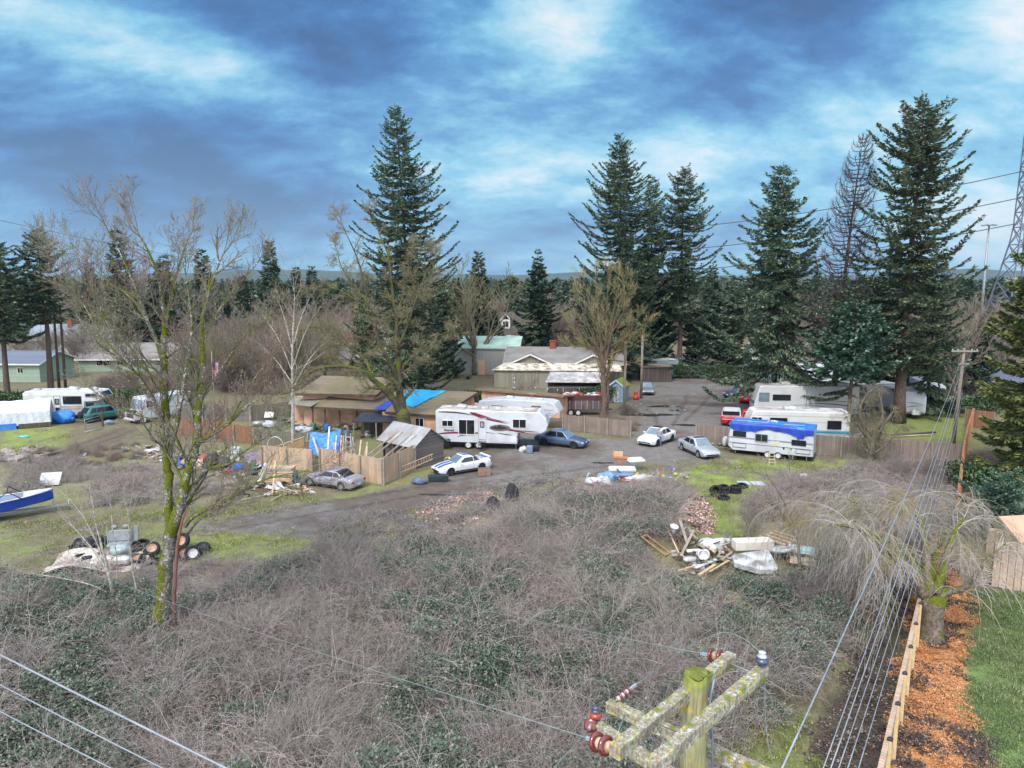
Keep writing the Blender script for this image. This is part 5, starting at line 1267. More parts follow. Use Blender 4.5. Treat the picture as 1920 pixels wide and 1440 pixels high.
 def wl(b):
  a,c=ins(e1,dx=3.2,dy=1.5),ins(e2,dx=-.3,dy=.6);a.y=c.y=max(a.y,c.y)
  b.add([a,c,c+UP*2.3,a+UP*2.3],[(0,1,2,3)])
  b.add([(a.x-6,a.y+1.2,0),(a.x,a.y+1.2,0),(a.x,a.y+1.2,3.4),(a.x-6,a.y+1.2,3.4)],[(0,1,2,3)])
  b.add([a,(a.x,a.y+1.2,0),(a.x,a.y+1.2,2.3),a+UP*2.3],[(0,1,2,3)])
  # clerestory wall
  b.add([u1+Vector((.6,.8,-3.6)),u2+Vector((-.5,.8,-3.6)),u2+Vector((-.5,.8,-.1)),u1+Vector((.6,.8,-.1))],[(0,1,2,3)])
  b.add([u2+Vector((-.5,.8,-3.6)),u3+Vector((-.5,0,-5)),u3+Vector((-.5,0,-.2)),u2+Vector((-.5,.8,-.1))],[(0,1,2,3)])
 part2('wall',WALL_PK,wl)
 aw=[G(540,757,2.5),G(583,762,2.5),G(625,737,3.3),G(556,733,3.3)]
 part2('awning',boards('corrugated_awning',(164,160,146),(142,138,124),.12,0,seam=.25),lambda b:b.slab(aw,.05))
 for px in(586,608,634,665):
  g=G(px,803);g=Vector((e1.x+(px-583)/154*(e2.x-e1.x),e1.y+.1,0));part2('porch_post',WOOD_D,lambda b:b.box(g+UP*1.15,(.14,.14,2.3)))
 c=ins(e2,dx=-.3,dy=.6);wy=max(ins(e1,dx=3.2,dy=1.5).y,c.y);wx=ins(e1,dx=3.2,dy=1.5).x;base=Vector((wx,wy,0))-o;Lw=c.x-wx
 for nm,x,z,w_,h_,m in(('window',-2.6,.9,.8,1.1,GLASS),('door',.15,.05,.9,2.1,GLASS),('screen_door',1.1,.05,.8,2.1,WOOD_D),('window',2.1,.5,1.0,1.6,GLASS),('window',4.3,.9,1.3,1.1,GLASS)):
  if x<0:panel(t2,nm,base+Vector((0,1.2,0)),(1,0,0),(0,0,1),x,z,w_,h_,m,frame=WOOD_D)
  elif x+w_<Lw:panel(t2,nm,base,(1,0,0),(0,0,1),x,z,w_,h_,m,frame=TRIMW if x>4 else WOOD_D)
slabhouse()
def pink_annex():
 a,b=G(903,765+22),G(1052,765+30);he=2.6
 A,B=G(903,729,he),G(1050,741,he);d=B-A;d.z=0;L=d.length;rz=math.atan2(d.y,d.x)
 t=thing('outbuilding','flat roofed salmon panelled building with a round vent behind the fifth wheel trailers','building',(A.x,A.y,0),rz)
 MB().add([(0,0,0),(L,0,0),(L,4.4,0),(0,4.4,0),(0,0,2.5),(L,0,2.5),(L,4.4,1.85),(0,4.4,1.85)],[(0,1,5,4),(1,2,6,5),(2,3,7,6),(3,0,4,7)]).build('wall',WALL_PK,t)
 MB().slab([(-.6,-.35,2.64),(L+.6,-.35,2.64),(L+.6,4.8,1.95),(-.6,4.8,1.95)],.12).build('roof',mat('flat_roof_felt',(128,112,100),(112,108,84),1,.95),t)
 MB().bar((-.6,-.4,2.52),(L+.6,-.4,2.52),.05,.18).build('fascia',mat('salmon_fascia',(150,118,96),None,2),t)
 for k in range(1,7):MB().box((L*k/7,-.02,1.25),(.05,.04,2.4)).build('batten',mat('salmon_trim',(196,150,120),None,2),t)
 v=MB();v.lathe([(.02,0),(.34,0),(.38,.03),(.36,.06),(.3,.05)],20,(L*.36,-.03,1.9),rotm(R(90),0,0));v.build('round_vent',mat('vent_grey',(96,100,104)),t)
 ch=MB();ch.tube([(L*.37,1.2,2.6),(L*.37,1.2,3.8)],.09,10);ch.lathe([(.02,0),(.2,.0),(.2,.12),(.05,.22)],10,(L*.37,1.2,3.8));ch.lathe([(.3,0),(.12,.18)],10,(L*.37,1.2,2.75));ch.build('flue',METAL,t)
 for x in(.62,.78,.9):
  MB().tube([(L*x,1.5,2.7),(L*x,1.5,3.05)],.07,8).build('vent_pipe',METAL,t)
pink_annex()

def houses():
 # green roofed barn
 A,B=G(862,653+0,4.2),G(952,656,4.2)
 c=G(860,708);L=9.4
 house('barn','grey metal barn with pale green roof behind the yard','barn',(c.x-1.0,c.y+4,0),R(-6),10.5,8,4.4,5.9,WALL_GY,ROOF_GN,over=.25,door=(4.0,1.0,2.4,mat('orange_lit_door',(240,190,150),None,1)),trim=mat('barn_trim',(196,206,204)))  # the orange light on the door is put into its base colour
 # grey house with two front gables and pale lean-to
 c=G(921,727);t=house('house','grey shingled house with red chimney behind the wire fence','house',(c.x+2.2,c.y+4,0),R(-5),17,10,3.2,5.0,WALL_OL,ROOF_GR,over=.5,chim=(6.6,4.6,6.0),trim=mat('bone_trim',(206,196,176)),wins=((1.5,1.2,1.2,1.0),(12,1.2,1.4,1.0)))
 for gx,w_ in((0.2,6.6),(9.6,6.2)):
  g=MB();z0=3.0;hh=4.5
  g.slab([(gx,-.6,z0),(gx+w_/2,-.6,hh),(gx+w_/2,4.6,hh),(gx,4.6,z0)],.12);g.slab([(gx+w_/2,-.6,hh+.004),(gx+w_,-.6,z0),(gx+w_,4.6,z0),(gx+w_/2,4.6,hh+.004)],.12)
  rf=g.build('gable_roof',ROOF_GR,t)
  MB().add([(gx+.3,-.2,z0),(gx+w_-.3,-.2,z0),(gx+w_/2,-.2,hh-.2)],[(0,1,2)]).build('gable_wall',WALL_OL,t)
  f=MB();f.bar((gx,-.63,z0-.06),(gx+w_/2,-.63,hh-.06),.05,.2);f.bar((gx+w_/2,-.63,hh-.06),(gx+w_,-.63,z0-.06),.05,.2);f.build('bargeboard',TRIMW,rf)
 s=MB();s.slab([(-1.8,-3.6,2.5),(16.6,-3.6,2.5),(16.6,-.1,3.25),(-.2,-.1,3.25)],.08);s.build('lean_to_roof',ROOF_WH,t)
 MB().box((4.2,-3.2,1.2),(11.4,.1,2.5)).build('lean_to_wall',WALL_OL,t)
 panel(t,'window',(0,-3.25,0),(1,0,0),(0,0,1),9,1.0,1.0,1.0,GLASS,frame=TRIMW)
 # dark open shed
 A,B=G(1027,712,2.6),G(1110,715,2.6);c=A
 t=thing('shed','dark open fronted shed with patched metal roof behind the wire fence','shed',(A.x,A.y,0),R(-3));L=7.2
 MB().slab([(-.3,-.4,2.35),(L,-.4,2.35),(L+.6,3.4,3.2),(-.3+.6,3.4,3.2)],.06).build('roof',mat('patched_metal',(176,174,176),(132,130,134),1.4,.6,c3=(200,196,190),s3=.8),t)
 w_=MB();w_.box((L/2,3.0,1.2),(L,.1,2.6));w_.box((0.05,1.4,1.15),(.1,3.2,2.3));w_.box((L-.1,1.4,1.15),(.1,3.2,2.3));w_.box((L/2,.0,.9),(L,.08,1.8));w_.build('wall',WALL_DK,t)
 # small blue shed with mossy roof
 c=G(1141,753);house('garden_shed','small light blue shed with a thick mossy roof','shed',(c.x,c.y,0),R(-24),1.9,2.6,2.0,2.75,WALL_BL,mat('moss_roof',(134,138,58),(110,116,44),2,.95,bump=.8),over=.2,ridge='y',door=(.6,.75,1.8,TRIMW),trim=mat('pale_blue_trim',(178,196,210)))
 # left: green sided house
 c=G(-30,716);house('house','pale green sided house with blue grey roof at the left edge','house',(c.x-4,c.y,0),R(-3),13,8,2.9,4.3,WALL_GN,ROOF_BL,over=.5,wins=((2,1.2,1.2,1.0),(9.6,1.4,.9,.8)))
 c=G(-60,672);house('house','long house with pale blue roof and brick chimney behind the green one','house',(c.x-6,c.y+4,0),R(-2),34,9,3.6,6.2,mat('pale_blue_wall',(196,208,214)),mat('pale_blue_shingles',(140,154,166),(124,138,150),2,.95),over=.5,chim=(22.5,3.6,7.1),wins=((14,1.2,1.6,1),(27,1.0,2.4,1.2)))
 c=G(148,697);t=house('house','long low pale green house with grey roof behind the motorhome','house',(c.x,c.y,0),R(2),22,9,2.3,4.4,WALL_GN,ROOF_GR,over=.6,wins=((3.0,1.0,2.2,.9),(6.4,1.1,1.0,.8),(13,1.0,2,.9)))
 # middle distance glimpses
 for k,(px,py,dx,L,D,rz,wm,rm,lb)in enumerate(((480,660,0,14,8,8,WALL_WH,ROOF_GR,'white walled house seen through the scrub left of the oak'),(585,672,0,12,8,-5,mat('far_white',(214,214,220)),BRICK,'white house with red roof seen between the oak limbs'),
           (300,640,0,20,9,3,mat('tan_far',(196,176,156)),mat('tan_roof',(170,150,132)),'tan house seen between the maple stems'),(640,662,0,10,8,3,WALL_WH,ROOF_GR,'pale house behind the clerestory roof'),
           (1075,578,0,16,10,-10,WALL_WH,ROOF_GR,'far grey roof right of the layered cedar'),(1750,553,0,22,12,-25,WALL_WH,ROOF_GR,'far pale gabled house right of the ragged fir'),(1535,665,0,8,7,-20,WALL_WH,ROOF_GR,'white house glimpsed behind the blue green fir'),
           (250,620,0,16,9,0,WALL_WH,ROOF_BL,'distant white house left of the maple stems'),(360,628,0,14,9,-4,WALL_WH,ROOF_GR,'distant pale roof right of the maple stems'))):
  c=G(px,py);house('house',lb,'house',(c.x,c.y,0),R(rz),L,D,3.2,5.4,wm,rm,over=.5,wins=((2,1.1,1.5,1.1),(L-4,1.1,1.5,1.1)),group='houses beyond the yard')
 # white dormer house with brick chimney
 c=G(948,655);t=house('house','steep dark roof with a white framed dormer and tall chimney beyond the bare hedge','house',(c.x-8,c.y,0),R(0),16,10,3.5,8.0,BRICK,mat('dark_roof',(84,78,76),(70,66,64),2,.95),over=.5,chim=(2.5,4,9.2))
 d=MB();d.box((8,2,5.6),(2,2.4,2.0));d.build('dormer',WALL_WH,t)
 d=MB();d.slab([(6.7,.6,6.4),(8,.6,7.8),(8,4,7.8),(6.7,4,6.4)],.12);d.slab([(8,.6,7.804),(9.3,.6,6.4),(9.3,4,6.4),(8,4,7.804)],.12);d.build('dormer_roof',WALL_WH,t)
 panel(t,'window',(7,.78,4.7),(1,0,0),(0,0,1),.35,.2,1.3,1.3,GLASS,frame=TRIMW,mull=(0,))
 # right: long grey roof behind motorhomes
 c=G(1440,722);house('house','long building with grey shingle roof behind the motorhomes','house',(c.x,c.y+5,0),R(-8),17,11,2.9,5.4,mat('blue_wall',(150,172,188)),ROOF_GR,over=.6,wins=((3,1.1,1.6,1),))
 c=G(1838,742);house('house','dark slate roofed small building behind the right end fence','house',(c.x,c.y,0),R(-40),4.5,5,2.2,3.6,mat('teal_wall',(86,124,140)),mat('slate',(96,104,124),(84,92,110),2,.9),over=.3)
 # white carports / containers by the lane
 for k,(px,py,L,lb)in enumerate(((1229,711,3.2,'dark weathered board shed left of the white container'),)):
  c=G(1205,717);t=thing('shed',lb,'shed',(c.x,c.y,0),R(4));MB().box((2.2,1.5,1.15),(4.4,3,2.3)).build('wall',WALL_DK,t);MB().slab([(-.2,-.2,2.36),(4.6,-.2,2.36),(4.6,3.2,2.5),(-.2,3.2,2.5)],.08).build('roof',ROOF_BR,t)
 c=G(1231,708);t=thing('container','white ribbed storage container beside the dark sedan','container',(c.x,c.y,0),R(38))
 MB().box((2.6,1.2,1.3),(5.2,2.4,2.5)).build('body',boards('white_ribs',(206,216,224),(196,206,214),.28,0,seam=.2,seamcol=(150,160,170)),t);MB().box((2.6,1.2,2.58),(5.3,2.5,.06)).build('roof',TRIMW,t)
 # white panels right of the ragged trunk
 c=G(1612,775);t=thing('container','white boxy trailer body half hidden by the mop headed tree','container',(c.x+1,c.y+3,0),R(10));MB().box((2.5,1.2,1.5),(5.4,2.4,2.7)).build('body',WALL_WH,t);MB().box((2.5,1.2,2.9),(5.6,2.6,.08)).build('roof',TRIMW,t)
 # white tarpaulin covered heap
 c=G(1470,722);t=MB();n=16;P=[]
 rs=np.random.RandomState(3)
 for i in range(n+1):
  for j in range(9):
   a,b=i/n,j/8;P.append((a*9,b*3.5,3.1*math.sin(PI*b)**.5*(.75+.25*math.sin(a*9))+rs.rand()*.12))
 t.add(P,[(i*9+j,(i+1)*9+j,(i+1)*9+j+1,i*9+j+1)for i in range(n)for j in range(8)],smooth=False)
 ob=t.build('tarpaulin',TARP_W,loc=(c.x,c.y+1.5,.3));tag(ob,'sagging white tarpaulin cover behind the grey motorhome','tarpaulin')
houses()

def yard_shed():
 o=G(779,880);d=G(831,867)-o;gw=3.1;rz_g=math.atan2(d.y,d.x) # gable wall direction
 L=4.3
 t=thing('shed','small shed of grey clapboard with a rusty sheet metal roof beside the striped coupe','shed',(o.x,o.y,0),rz_g)
 # local x along gable wall (to the right/back), local y away to the left = ridge direction
 he,hr=2.0,3.1
 CL=boards('grey_clapboard',(128,122,120),(104,98,98),.13,2,seam=.22,seamcol=(50,46,46))
 w_=MB()
 w_.add([(0,0,-.1),(gw,0,-.1),(gw,0,he),(gw/2,0,hr),(0,0,he)],[(0,1,2,3,4)]);w_.add([(0,L,-.1),(gw,L,-.1),(gw,L,he),(gw/2,L,hr),(0,L,he)],[(0,1,2,3,4)])
 w_.add([(gw,0,-.1),(gw,L,-.1),(gw,L,he),(gw,0,he)],[(0,1,2,3)]);w_.add([(.25,.1,-.1),(.25,L-.1,-.1),(.25,L-.1,he),(.25,.1,he)],[(0,1,2,3)])
 w_.build('wall',CL,t)
 r_=MB();e=.35;k=(hr-he)/(gw/2)
 r_.slab([(-e,-.25,he-k*e+.06),(gw/2,-.25,hr+.06),(gw/2,L+.3,hr+.06),(-e,L+.3,he-k*e+.06)],.04);r_.slab([(gw/2,-.25,hr+.063),(gw+e,-.25,he-k*e+.06),(gw+e,L+.3,he-k*e+.06),(gw/2,L+.3,hr+.063)],.04)
 r_.build('roof',boards('rusty_sheet_metal',(176,180,186),(156,160,166),.65,1,seam=.05,stain=(138,126,120),seamcol=(120,116,112)),t)
 for yy in(.1,1.4,2.8,L-.1):MB().box((0,yy,he/2),(.1,.1,he)).build('post',WOOD_N if yy==1.4 else WOOD_G,t)
 # timber props leaning on the roof
 rm=Matrix.Rotation(rz_g,3,'Z')
 for k,(y,x0,ln,lb)in enumerate(((.9,-1.9,0,'pole nearest the corner'),(1.5,-2.2,0,'second pole'),(2.6,-2.3,0,'third pole'),(3.2,-2.6,0,'farthest pole'))):
  a=o+rm@Vector((x0,y+.6,.55));b=o+rm@Vector((.75,y-.25,he+k*0+.62));mb=MB();mb.bar(a-a,b-a,.09,.09)
  tag(mb.build('timber_pole',WOOD_G,loc=a),'grey timber pole leaning on the metal roof of the shed, '+lb,'timber','poles leaning on the shed roof')
 # black roofed lean-to behind
 c=G(655,830);t2=thing('lean_to','low lean-to with black felt roof left of the clapboard shed','shed',(c.x,c.y+1.5,0),R(-6))
 MB().slab([(0,0,1.75),(4.6,0,1.75),(4.6,2.6,2.15),(.2,2.6,2.15)],.1).build('roof',mat('black_felt',(74,78,88),(52,56,64),2,.35),t2)
 mb=MB();mb.box((2.3,2.4,.9),(4.4,.08,1.8));mb.box((4.4,1.3,.85),(.08,2.4,1.7));mb.build('wall',WALL_DK,t2)
 for x in(.1,2.3,4.5):MB().box((x,.1,.85),(.1,.1,1.7)).build('post',WOOD_G,t2)
yard_shed()
# ------------------------------------------------------------------ fences, poles, wires
def fences():
 fence_run('wooden_fence','grey brown board fence between the fifth wheel trailer and the lane entrance',[G(1056,806),G(1183,820)],1.6,FEN_G,back=True,posth=.12)
 fence_run('wooden_fence','long weathered board fence running behind the blue tarped travel trailer',[G(1305,832),G(1522,853),G(1804,872)],1.75,FEN_G,back=True,posth=.05)
 fence_run('wooden_fence','new pale cedar fence panel left of the gap behind the silver coupe',[G(493,876),G(587,884)],1.8,FEN_N,back=True)
 fence_run('wooden_fence','new pale cedar fence turning the corner beside the clapboard shed',[G(602,886),G(718,911),G(777,881)],2.0,FEN_N,back=True)
 fence_run('wooden_fence','old red stained fence leaning in front of the step van',[G(330,815),G(405,822),G(478,833)],1.6,FEN_R,back=True)
 fence_run('wooden_fence','low silver weathered fence with red posts left of the tarpaulin lean-to',[G(482,833),G(560,838),G(640,838)],1.3,FEN_W,post=mat('red_post',(150,92,70),None,2))
 fence_run('wooden_fence','grey fence behind the flag pole left of the house',[G(338,788),G(470,790),G(548,782)],1.7,FEN_W,back=True)
 # right boundary: new fence, posts seen from above, black caps
 pts=[G(1737,1062,1.9),G(1712,1137,1.9),G(1691,1227,1.9),G(1663,1357,1.9),G(1650,1435,1.9)]
 a,b=pts[0].copy(),pts[-1].copy();a.z=b.z=0;d=(b-a).normalized();a2=a-d*6;b2=b+d*5
 fence_run('wooden_fence','new pale fence with small black post caps along the orange mulch',[a2,b2],1.8,FEN_N,post=mat('new_posts',(224,204,160),(206,184,140),3,.8),posth=.1,cap=PLAST_K,pitch=2.1,top_rail=True)
 # further old boundary fence seen on edge
 p0,p1,p2=G(1811,838,0),G(1803,880),G(1790,985)
 fence_run('wooden_fence','old orange brown fence seen on edge beyond the weeping tree',[G(1822,800),p0,p1,p2],1.9,boards('orange_old_boards',(196,140,104),(170,116,86),.14,0,stain=(120,100,84)),post=mat('orange_post',(190,136,100)),top_rail=True)
 fence_run('wooden_fence','dark reddish fence crossing behind the right end pole',[G(1808,800),G(1862,806)],1.8,FEN_R)
 # garden fence right edge
 A,B=G(1858,1100),G(1990,1128)
 fence_run('wooden_fence','pinkish garden fence at the right edge behind the lawn',[A,B],2.3,boards('pink_boards',(222,196,176),(206,178,160),.3,0,stain=(190,168,154)),post=WOOD_D,pitch=1.6)
 c=G(1905,1080);t=thing('garden_shed','tan garden shed roof behind the weeping tree at the right edge','shed',(c.x+.8,c.y+1.0,-1.2),R(8))
 MB().slab([(0,0,2.6),(5,0,2.6),(5,2.2,3.3),(0.6,2.2,3.3)],.1).build('roof',mat('tan_roofing',(206,172,146),(190,156,132),1.2,.9),t);MB().box((2.6,1.4,1.25),(4.6,2.2,2.5)).build('wall',mat('pinkwall',(214,186,166)),t)
 # wire mesh fence by the dark shed
 a,b=G(965,762),G(1120,770);t=thing('wire_fence','wire mesh fence with metal posts in front of the grey shingled house','fence',(a.x,a.y+3,0));L=(b-a).length
 for k in range(6):MB().tube([(L*k/5,0,0),(L*k/5,0,1.9)],.035,6).build('post',METAL,t)
 mb=MB();mb.tube([(0,0,1.85),(L,0,1.85)],.025,5);mb.tube([(0,0,.1),(L,0,.1)],.015,5)
 for k in range(int(L/.3)):
  x=k*.3;mb.bar((x,.01,.1),(min(L,x+.6),.01,1.85),.006);mb.bar((x,-.01,1.85),(min(L,x+.6),-.01,.1),.006)
 mb.build('wire_mesh',METAL,t)
 # farm gate by the motorhome
 a,b=G(163,803),G(196,806);a=G(160,806);b=G(193,800);t=thing('tube_gate','grey tubular gate hung on a wooden post by the green estate car','gate',(b.x,b.y,0),0)
 MB().box((0,0,.8),(.16,.16,1.8)).build('post',WOOD_D,t);d=(a-b);
 mb=MB();
 for z in(.3,.6,.9,1.2):mb.tube([(0,0,z),(d.x,d.y,z-.15)],.025,6)
 mb.tube([(d.x,d.y,.1),(d.x,d.y,1.1)],.03,6);mb.build('gate_frame',METAL,t)
 a,b=G(158,812),G(192,806);mb=MB();mb.tube([(0,0,.08),((b-a).x,(b-a).y,.12)],.03,6);mb.tube([(0,0.4,.08),((b-a).x,(b-a).y+.4,.12)],.03,6);tag(mb.build('pipe',METAL,loc=a),'pair of grey pipes lying in the grass under the tubular gate','pipes')
fences()

WOODP=mat('pole_wood',(146,134,122),(116,104,94),2,.95)
WIREM=mat('aluminium_wire',(170,176,184),(146,152,162),3,.4,metal=.3)
WIRED=mat('dark_wire',(84,92,100),None,3,.6)
def catenary(a,b,sag,n=24):
 a,b=Vector(a),Vector(b);return[a.lerp(b,i/n)+Vector((0,0,-sag*4*(i/n)*(1-i/n)))for i in range(n+1)]
def wire(a,b,sag,r,label,m=None,group=None,n=24):
 a=Vector(a);pts=[p-a for p in catenary(a,b,sag,n)]
 o=MB().tube(pts,r,5).build('overhead_cable',m or WIREM,loc=a);return tag(o,label,'cable',group)
def poles():
 lichen=None
 # weathered, lichen covered timber
 m,t,b_=newmat('lichen_timber');geo=t.new('ShaderNodeTexCoord');P=geo.outputs['Object']
 gw=t.new('ShaderNodeNewGeometry');sepn=t.new('ShaderNodeSeparateXYZ');t.link(gw.outputs['Normal'],sepn.inputs[0])
 mp=t.new('ShaderNodeMapping');mp.inputs['Scale'].default_value=(26,26,3);t.link(P,mp.inputs[0])
 col=t.mix(t.mapr(t.noise(mp.outputs[0],1.3,5),.35,.65),lin((166,158,138)),lin((112,102,88)))
 lf=t.mapr(t.noise(P,26,6,.7),.50,.56);lf=t.math('MULTIPLY',lf,t.mapr(t.noise(P,5,3),.40,.52));col=t.mix(lf,col,lin((190,198,184)))
 yf=t.mapr(t.noise(P,14,6,.65),.55,.60);col=t.mix(t.math('MULTIPLY',yf,t.mapr(t.noise(P,2.4,3),.42,.55)),col,lin((196,178,46)))
 mf=t.mapr(t.math('ADD',t.noise(P,6.5,6,.7),t.math('MULTIPLY',sepn.outputs[2],.05)),.59,.64);col=t.mix(mf,col,lin((112,122,48)))
 t.link(col,b_.inputs['Base Color']);b_.inputs['Roughness'].default_value=.95;bn=t.new('ShaderNodeBump');bn.inputs['Strength'].default_value=.9;bn.inputs['Distance'].default_value=.012
 t.link(t.noise(P,40,6),bn.inputs['Height']);t.link(bn.outputs[0],b_.inputs['Normal']);LT=m
 m2,t,b_=newmat('mossy_pole_timber');tc=t.new('ShaderNodeTexCoord');P=tc.outputs['Object'];mp=t.new('ShaderNodeMapping');mp.inputs['Scale'].default_value=(22,22,1.6);t.link(P,mp.inputs[0])
 col=t.mix(t.mapr(t.noise(mp.outputs[0],1.2,6),.38,.62),lin((182,180,126)),lin((134,126,104)));col=t.mix(t.mapr(t.noise(P,5,5),.54,.62),col,lin((206,180,48)))
 sp=t.new('ShaderNodeSeparateXYZ');t.link(P,sp.inputs[0]);col=t.mix(t.math('MULTIPLY',t.mapr(t.math('ADD',sp.outputs[2],t.math('MULTIPLY',t.noise(P,12,4),.25)),-.05,.08),.8),col,lin((112,128,40)))
 t.link(col,b_.inputs['Base Color']);b_.inputs['Roughness'].default_value=.95;bn=t.new('ShaderNodeBump');bn.inputs['Strength'].default_value=.8;bn.inputs['Distance'].default_value=.012
 t.link(t.noise(mp.outputs[0],2.5,5),bn.inputs['Height']);t.link(bn.outputs[0],b_.inputs['Normal'])
 top=V(1305,1262,6.45);tp=thing('utility_pole','lichen covered wooden power pole top with two pairs of crossarms','utility pole',(top.x,top.y,top.z))
 rs=random.Random(3);pm=MB();n=20;ring=[]
 prof=[(-top.z,.17),(-3,.14),(-1.5,.128),(-.6,.122),(-.1,.118),(-.02,.112),(0,.10)]
 for z,r in prof:
  for k in range(n):a=2*PI*k/n;rr=r*(1+.04*math.sin(3*a+1)+.03*math.sin(7*a));ring.append((rr*math.cos(a),rr*math.sin(a),z+(.03*math.cos(a*2)if z==0 else 0)))
 ring.append((0,0,.01));fs=[(i*n+k,i*n+(k+1)%n,(i+1)*n+(k+1)%n,(i+1)*n+k)for i in range(len(prof)-1)for k in range(n)]+[((len(prof)-1)*n+k,(len(prof)-1)*n+(k+1)%n,len(ring)-1)for k in range(n)]
 pm.add(ring,fs,0,True);pm.build('pole',m2,tp)
 # moss tufts on top
 mo=MB();mo.lump((.01,.01,.0),(.115,.105,.018),22,2,.35);mo.build('moss',mat('bright_moss',(132,138,66),(106,116,50),30,.95,bump=1,bscale=60),tp)
 def arm(pa,pb,z,w_=.11,h_=.125,nm='crossarm'):
  A,B=G(pa[0],pa[1],z),G(pb[0],pb[1],z);c=(A+B)/2;d=(B-A);L=d.length;rz=math.atan2(d.y,d.x)
  mb=MB();ns=12;rs=random.Random(int(L*100))
  for i in range(ns):
   x0,x1=-L/2+L*i/ns,-L/2+L*(i+1)/ns
  mb.rbox((0,0,-h_/2),(L,w_,h_),.008)
  for k in range(5):mb.tube([(-L/2+L*(k+.5)/5,0,-.002),(-L/2+L*(k+.5)/5,0,.012)],.010,6)
  o=mb.build(nm,LT,tp,c-top,rz);o.rotation_euler=(0,0,rz);return A,B,d.normalized()
 z1=top.z-.13
 A1,B1,d1=arm((1152,1398),(1372,1222),z1);A2,B2,d2=arm((1218,1428),(1432,1246),z1+.01)
 z2=top.z-.95
 A3,B3,d3=arm((1108,1345),(1385,1525),z2);A4,B4,d4=arm((1140,1312),(1545,1490),z2+.01)
 A5,B5,_=arm((1100,1338),(1300,1470),z2-.0,nm='crossarm')if False else(None,None,None)
 # flat steel braces
 br=MB();c0=Vector((0,0,0))
 for A,B in((A1,B1),(A2,B2)):
  for s in(.28,.72):
   q=A.lerp(B,s)-top+Vector((0,0,-.06));br.bar(q,Vector((0,0,-.62))+(q*.12),.03,.008)
 br.build('brace',mat('steel_brace',(120,126,136),(96,100,108),6,.5,metal=.4),tp)
 bolt=MB();mid1=(A1+B1)/2-top;bolt.tube([A1.lerp(B1,.93)-top+Vector((0,0,-.05)),A2.lerp(B2,.93)-top+Vector((0,0,-.05))],.008,6);bolt.tube([A3.lerp(B3,.2)-top+Vector((0,0,-.05)),A4.lerp(B4,.1)-top+Vector((0,0,-.05))],.008,6)
 bolt.build('spacer_bolt',METAL,tp)
 BRN=mat('brown_porcelain',(122,50,42),(98,38,34),8,.18,spec=.8,coat=.6);CRM=mat('cream_porcelain',(214,188,158),(184,160,138),12,.4,c3=(150,120,100),s3=9);BLU=mat('blue_grey_porcelain',(70,84,110),(44,54,78),8,.2,spec=.8,coat=.5);WHP=mat('white_porcelain',(190,194,204),(160,164,176),8,.25,coat=.4)
 def pin(p,label,c1,c2):
  t=thing('pin_insulator',label,'insulator',p);t.scale=(.88,)*3
  MB().tube([(0,0,-.06),(0,0,.05)],.012,8).build('pin',METAL,t)
  MB().lathe([(.02,.02),(.068,.025),(.078,.045),(.072,.07),(.052,.085),(.035,.088)],28).build('skirt',c1,t)
  MB().lathe([(.035,.088),(.054,.094),(.056,.108),(.040,.122),(.034,.134),(.044,.146),(.038,.160),(.0,.164)],28).build('head',c2,t);return t
 pin(tuple(B2-d2*.05+Vector((0,0,.02))),'blue grey pin insulator standing on the right end of the front crossarm',BLU,WHP)
 pin(tuple(A3+d3*.07+Vector((0,0,.02))),'brown and grey pin insulator on the left end of the lower crossarm',mat('orange_porcelain',(176,78,52),(150,64,46),8,.25,coat=.4),BLU)
 def string(p,tgt,label,n=2,big=1.0,alt=False):
  """suspension discs strung from p towards tgt"""
  p=Vector(p);d=(Vector(tgt)-p).normalized();q=d.to_track_quat('Z','Y').to_matrix();t=thing('disc_insulator',label,'insulator',p)
  MB().tube([(0,0,0),d*(.05*big)],.010,8).build('hook',METAL,t)
  for k in range(n):
   o_=d*((.04+k*.105)*big);s=big
   MB().lathe([(.014*s,0),(.036*s,.008*s),(.048*s,.03*s),(.046*s,.052*s)],22,o_,q).build('cap',CRM if not alt else WHP,t)
   MB().lathe([(.046*s,.052*s),(.070*s,.054*s),(.081*s,.064*s),(.079*s,.082*s),(.055*s,.092*s),(.012*s,.096*s)],26,o_,q).build('disc',BRN,t)
  e=d*((.04+n*.105)*big);MB().bar(e-d*.01,e+d*.10,.02,.03).build('clamp',mat('clamp_steel',(186,190,206),None,5,.5,metal=.3),t);return p+e+d*.1
 far1=V(560,1062,34);far2=V(330,1130,30)
 w1=string(B1-d1*.04+Vector((0,0,-.06)),V(900,1150,9.5),'brown disc insulator pair at the far end of the back crossarm',2,.95)
 w2=string(A1+d1*.02+Vector((0,0,-.05)),V(900,1300,7.2),'large brown disc insulator pair at the near end of the back crossarm',2,1.08)
 w3=string(A4+d4*.10+Vector((0,0,.03)),V(1450,1080,9.0),'red and white ribbed insulator beside the lower crossarm',3,.62,True)
 w4=string(A3+d3*.02+Vector((0,0,-.06)),V(1060,1440,5.6),'lowest brown disc insulator below the others pointing down left',1,.95)
 THIN=mat('thin_green_wire',(132,150,150),(110,128,128),3,.5)
 wire(w1,V(420,1020,46),.3,.0042,'thin wire from the back crossarm running left over the brambles',THIN);wire(w2,V(-60,960,40),.5,.0042,'thin wire from the near disc insulators running left past the maple',THIN)
 wire(w3,V(1430,1092,21),.1,.0045,'thin wire from the ribbed insulator up to the mattress heap',THIN);wire(w4,V(960,1520,5.2),.02,.0045,'thin wire leading down left out of the lowest insulator',THIN)
 pb=B2+Vector((0,0,.15));arc=[pb+Vector((-.04,.0,-.02)),pb+Vector((-.15,.12,.05)),pb+Vector((-.32,.25,.07)),pb+Vector((-.48,.25,.0)),Vector(w1)]
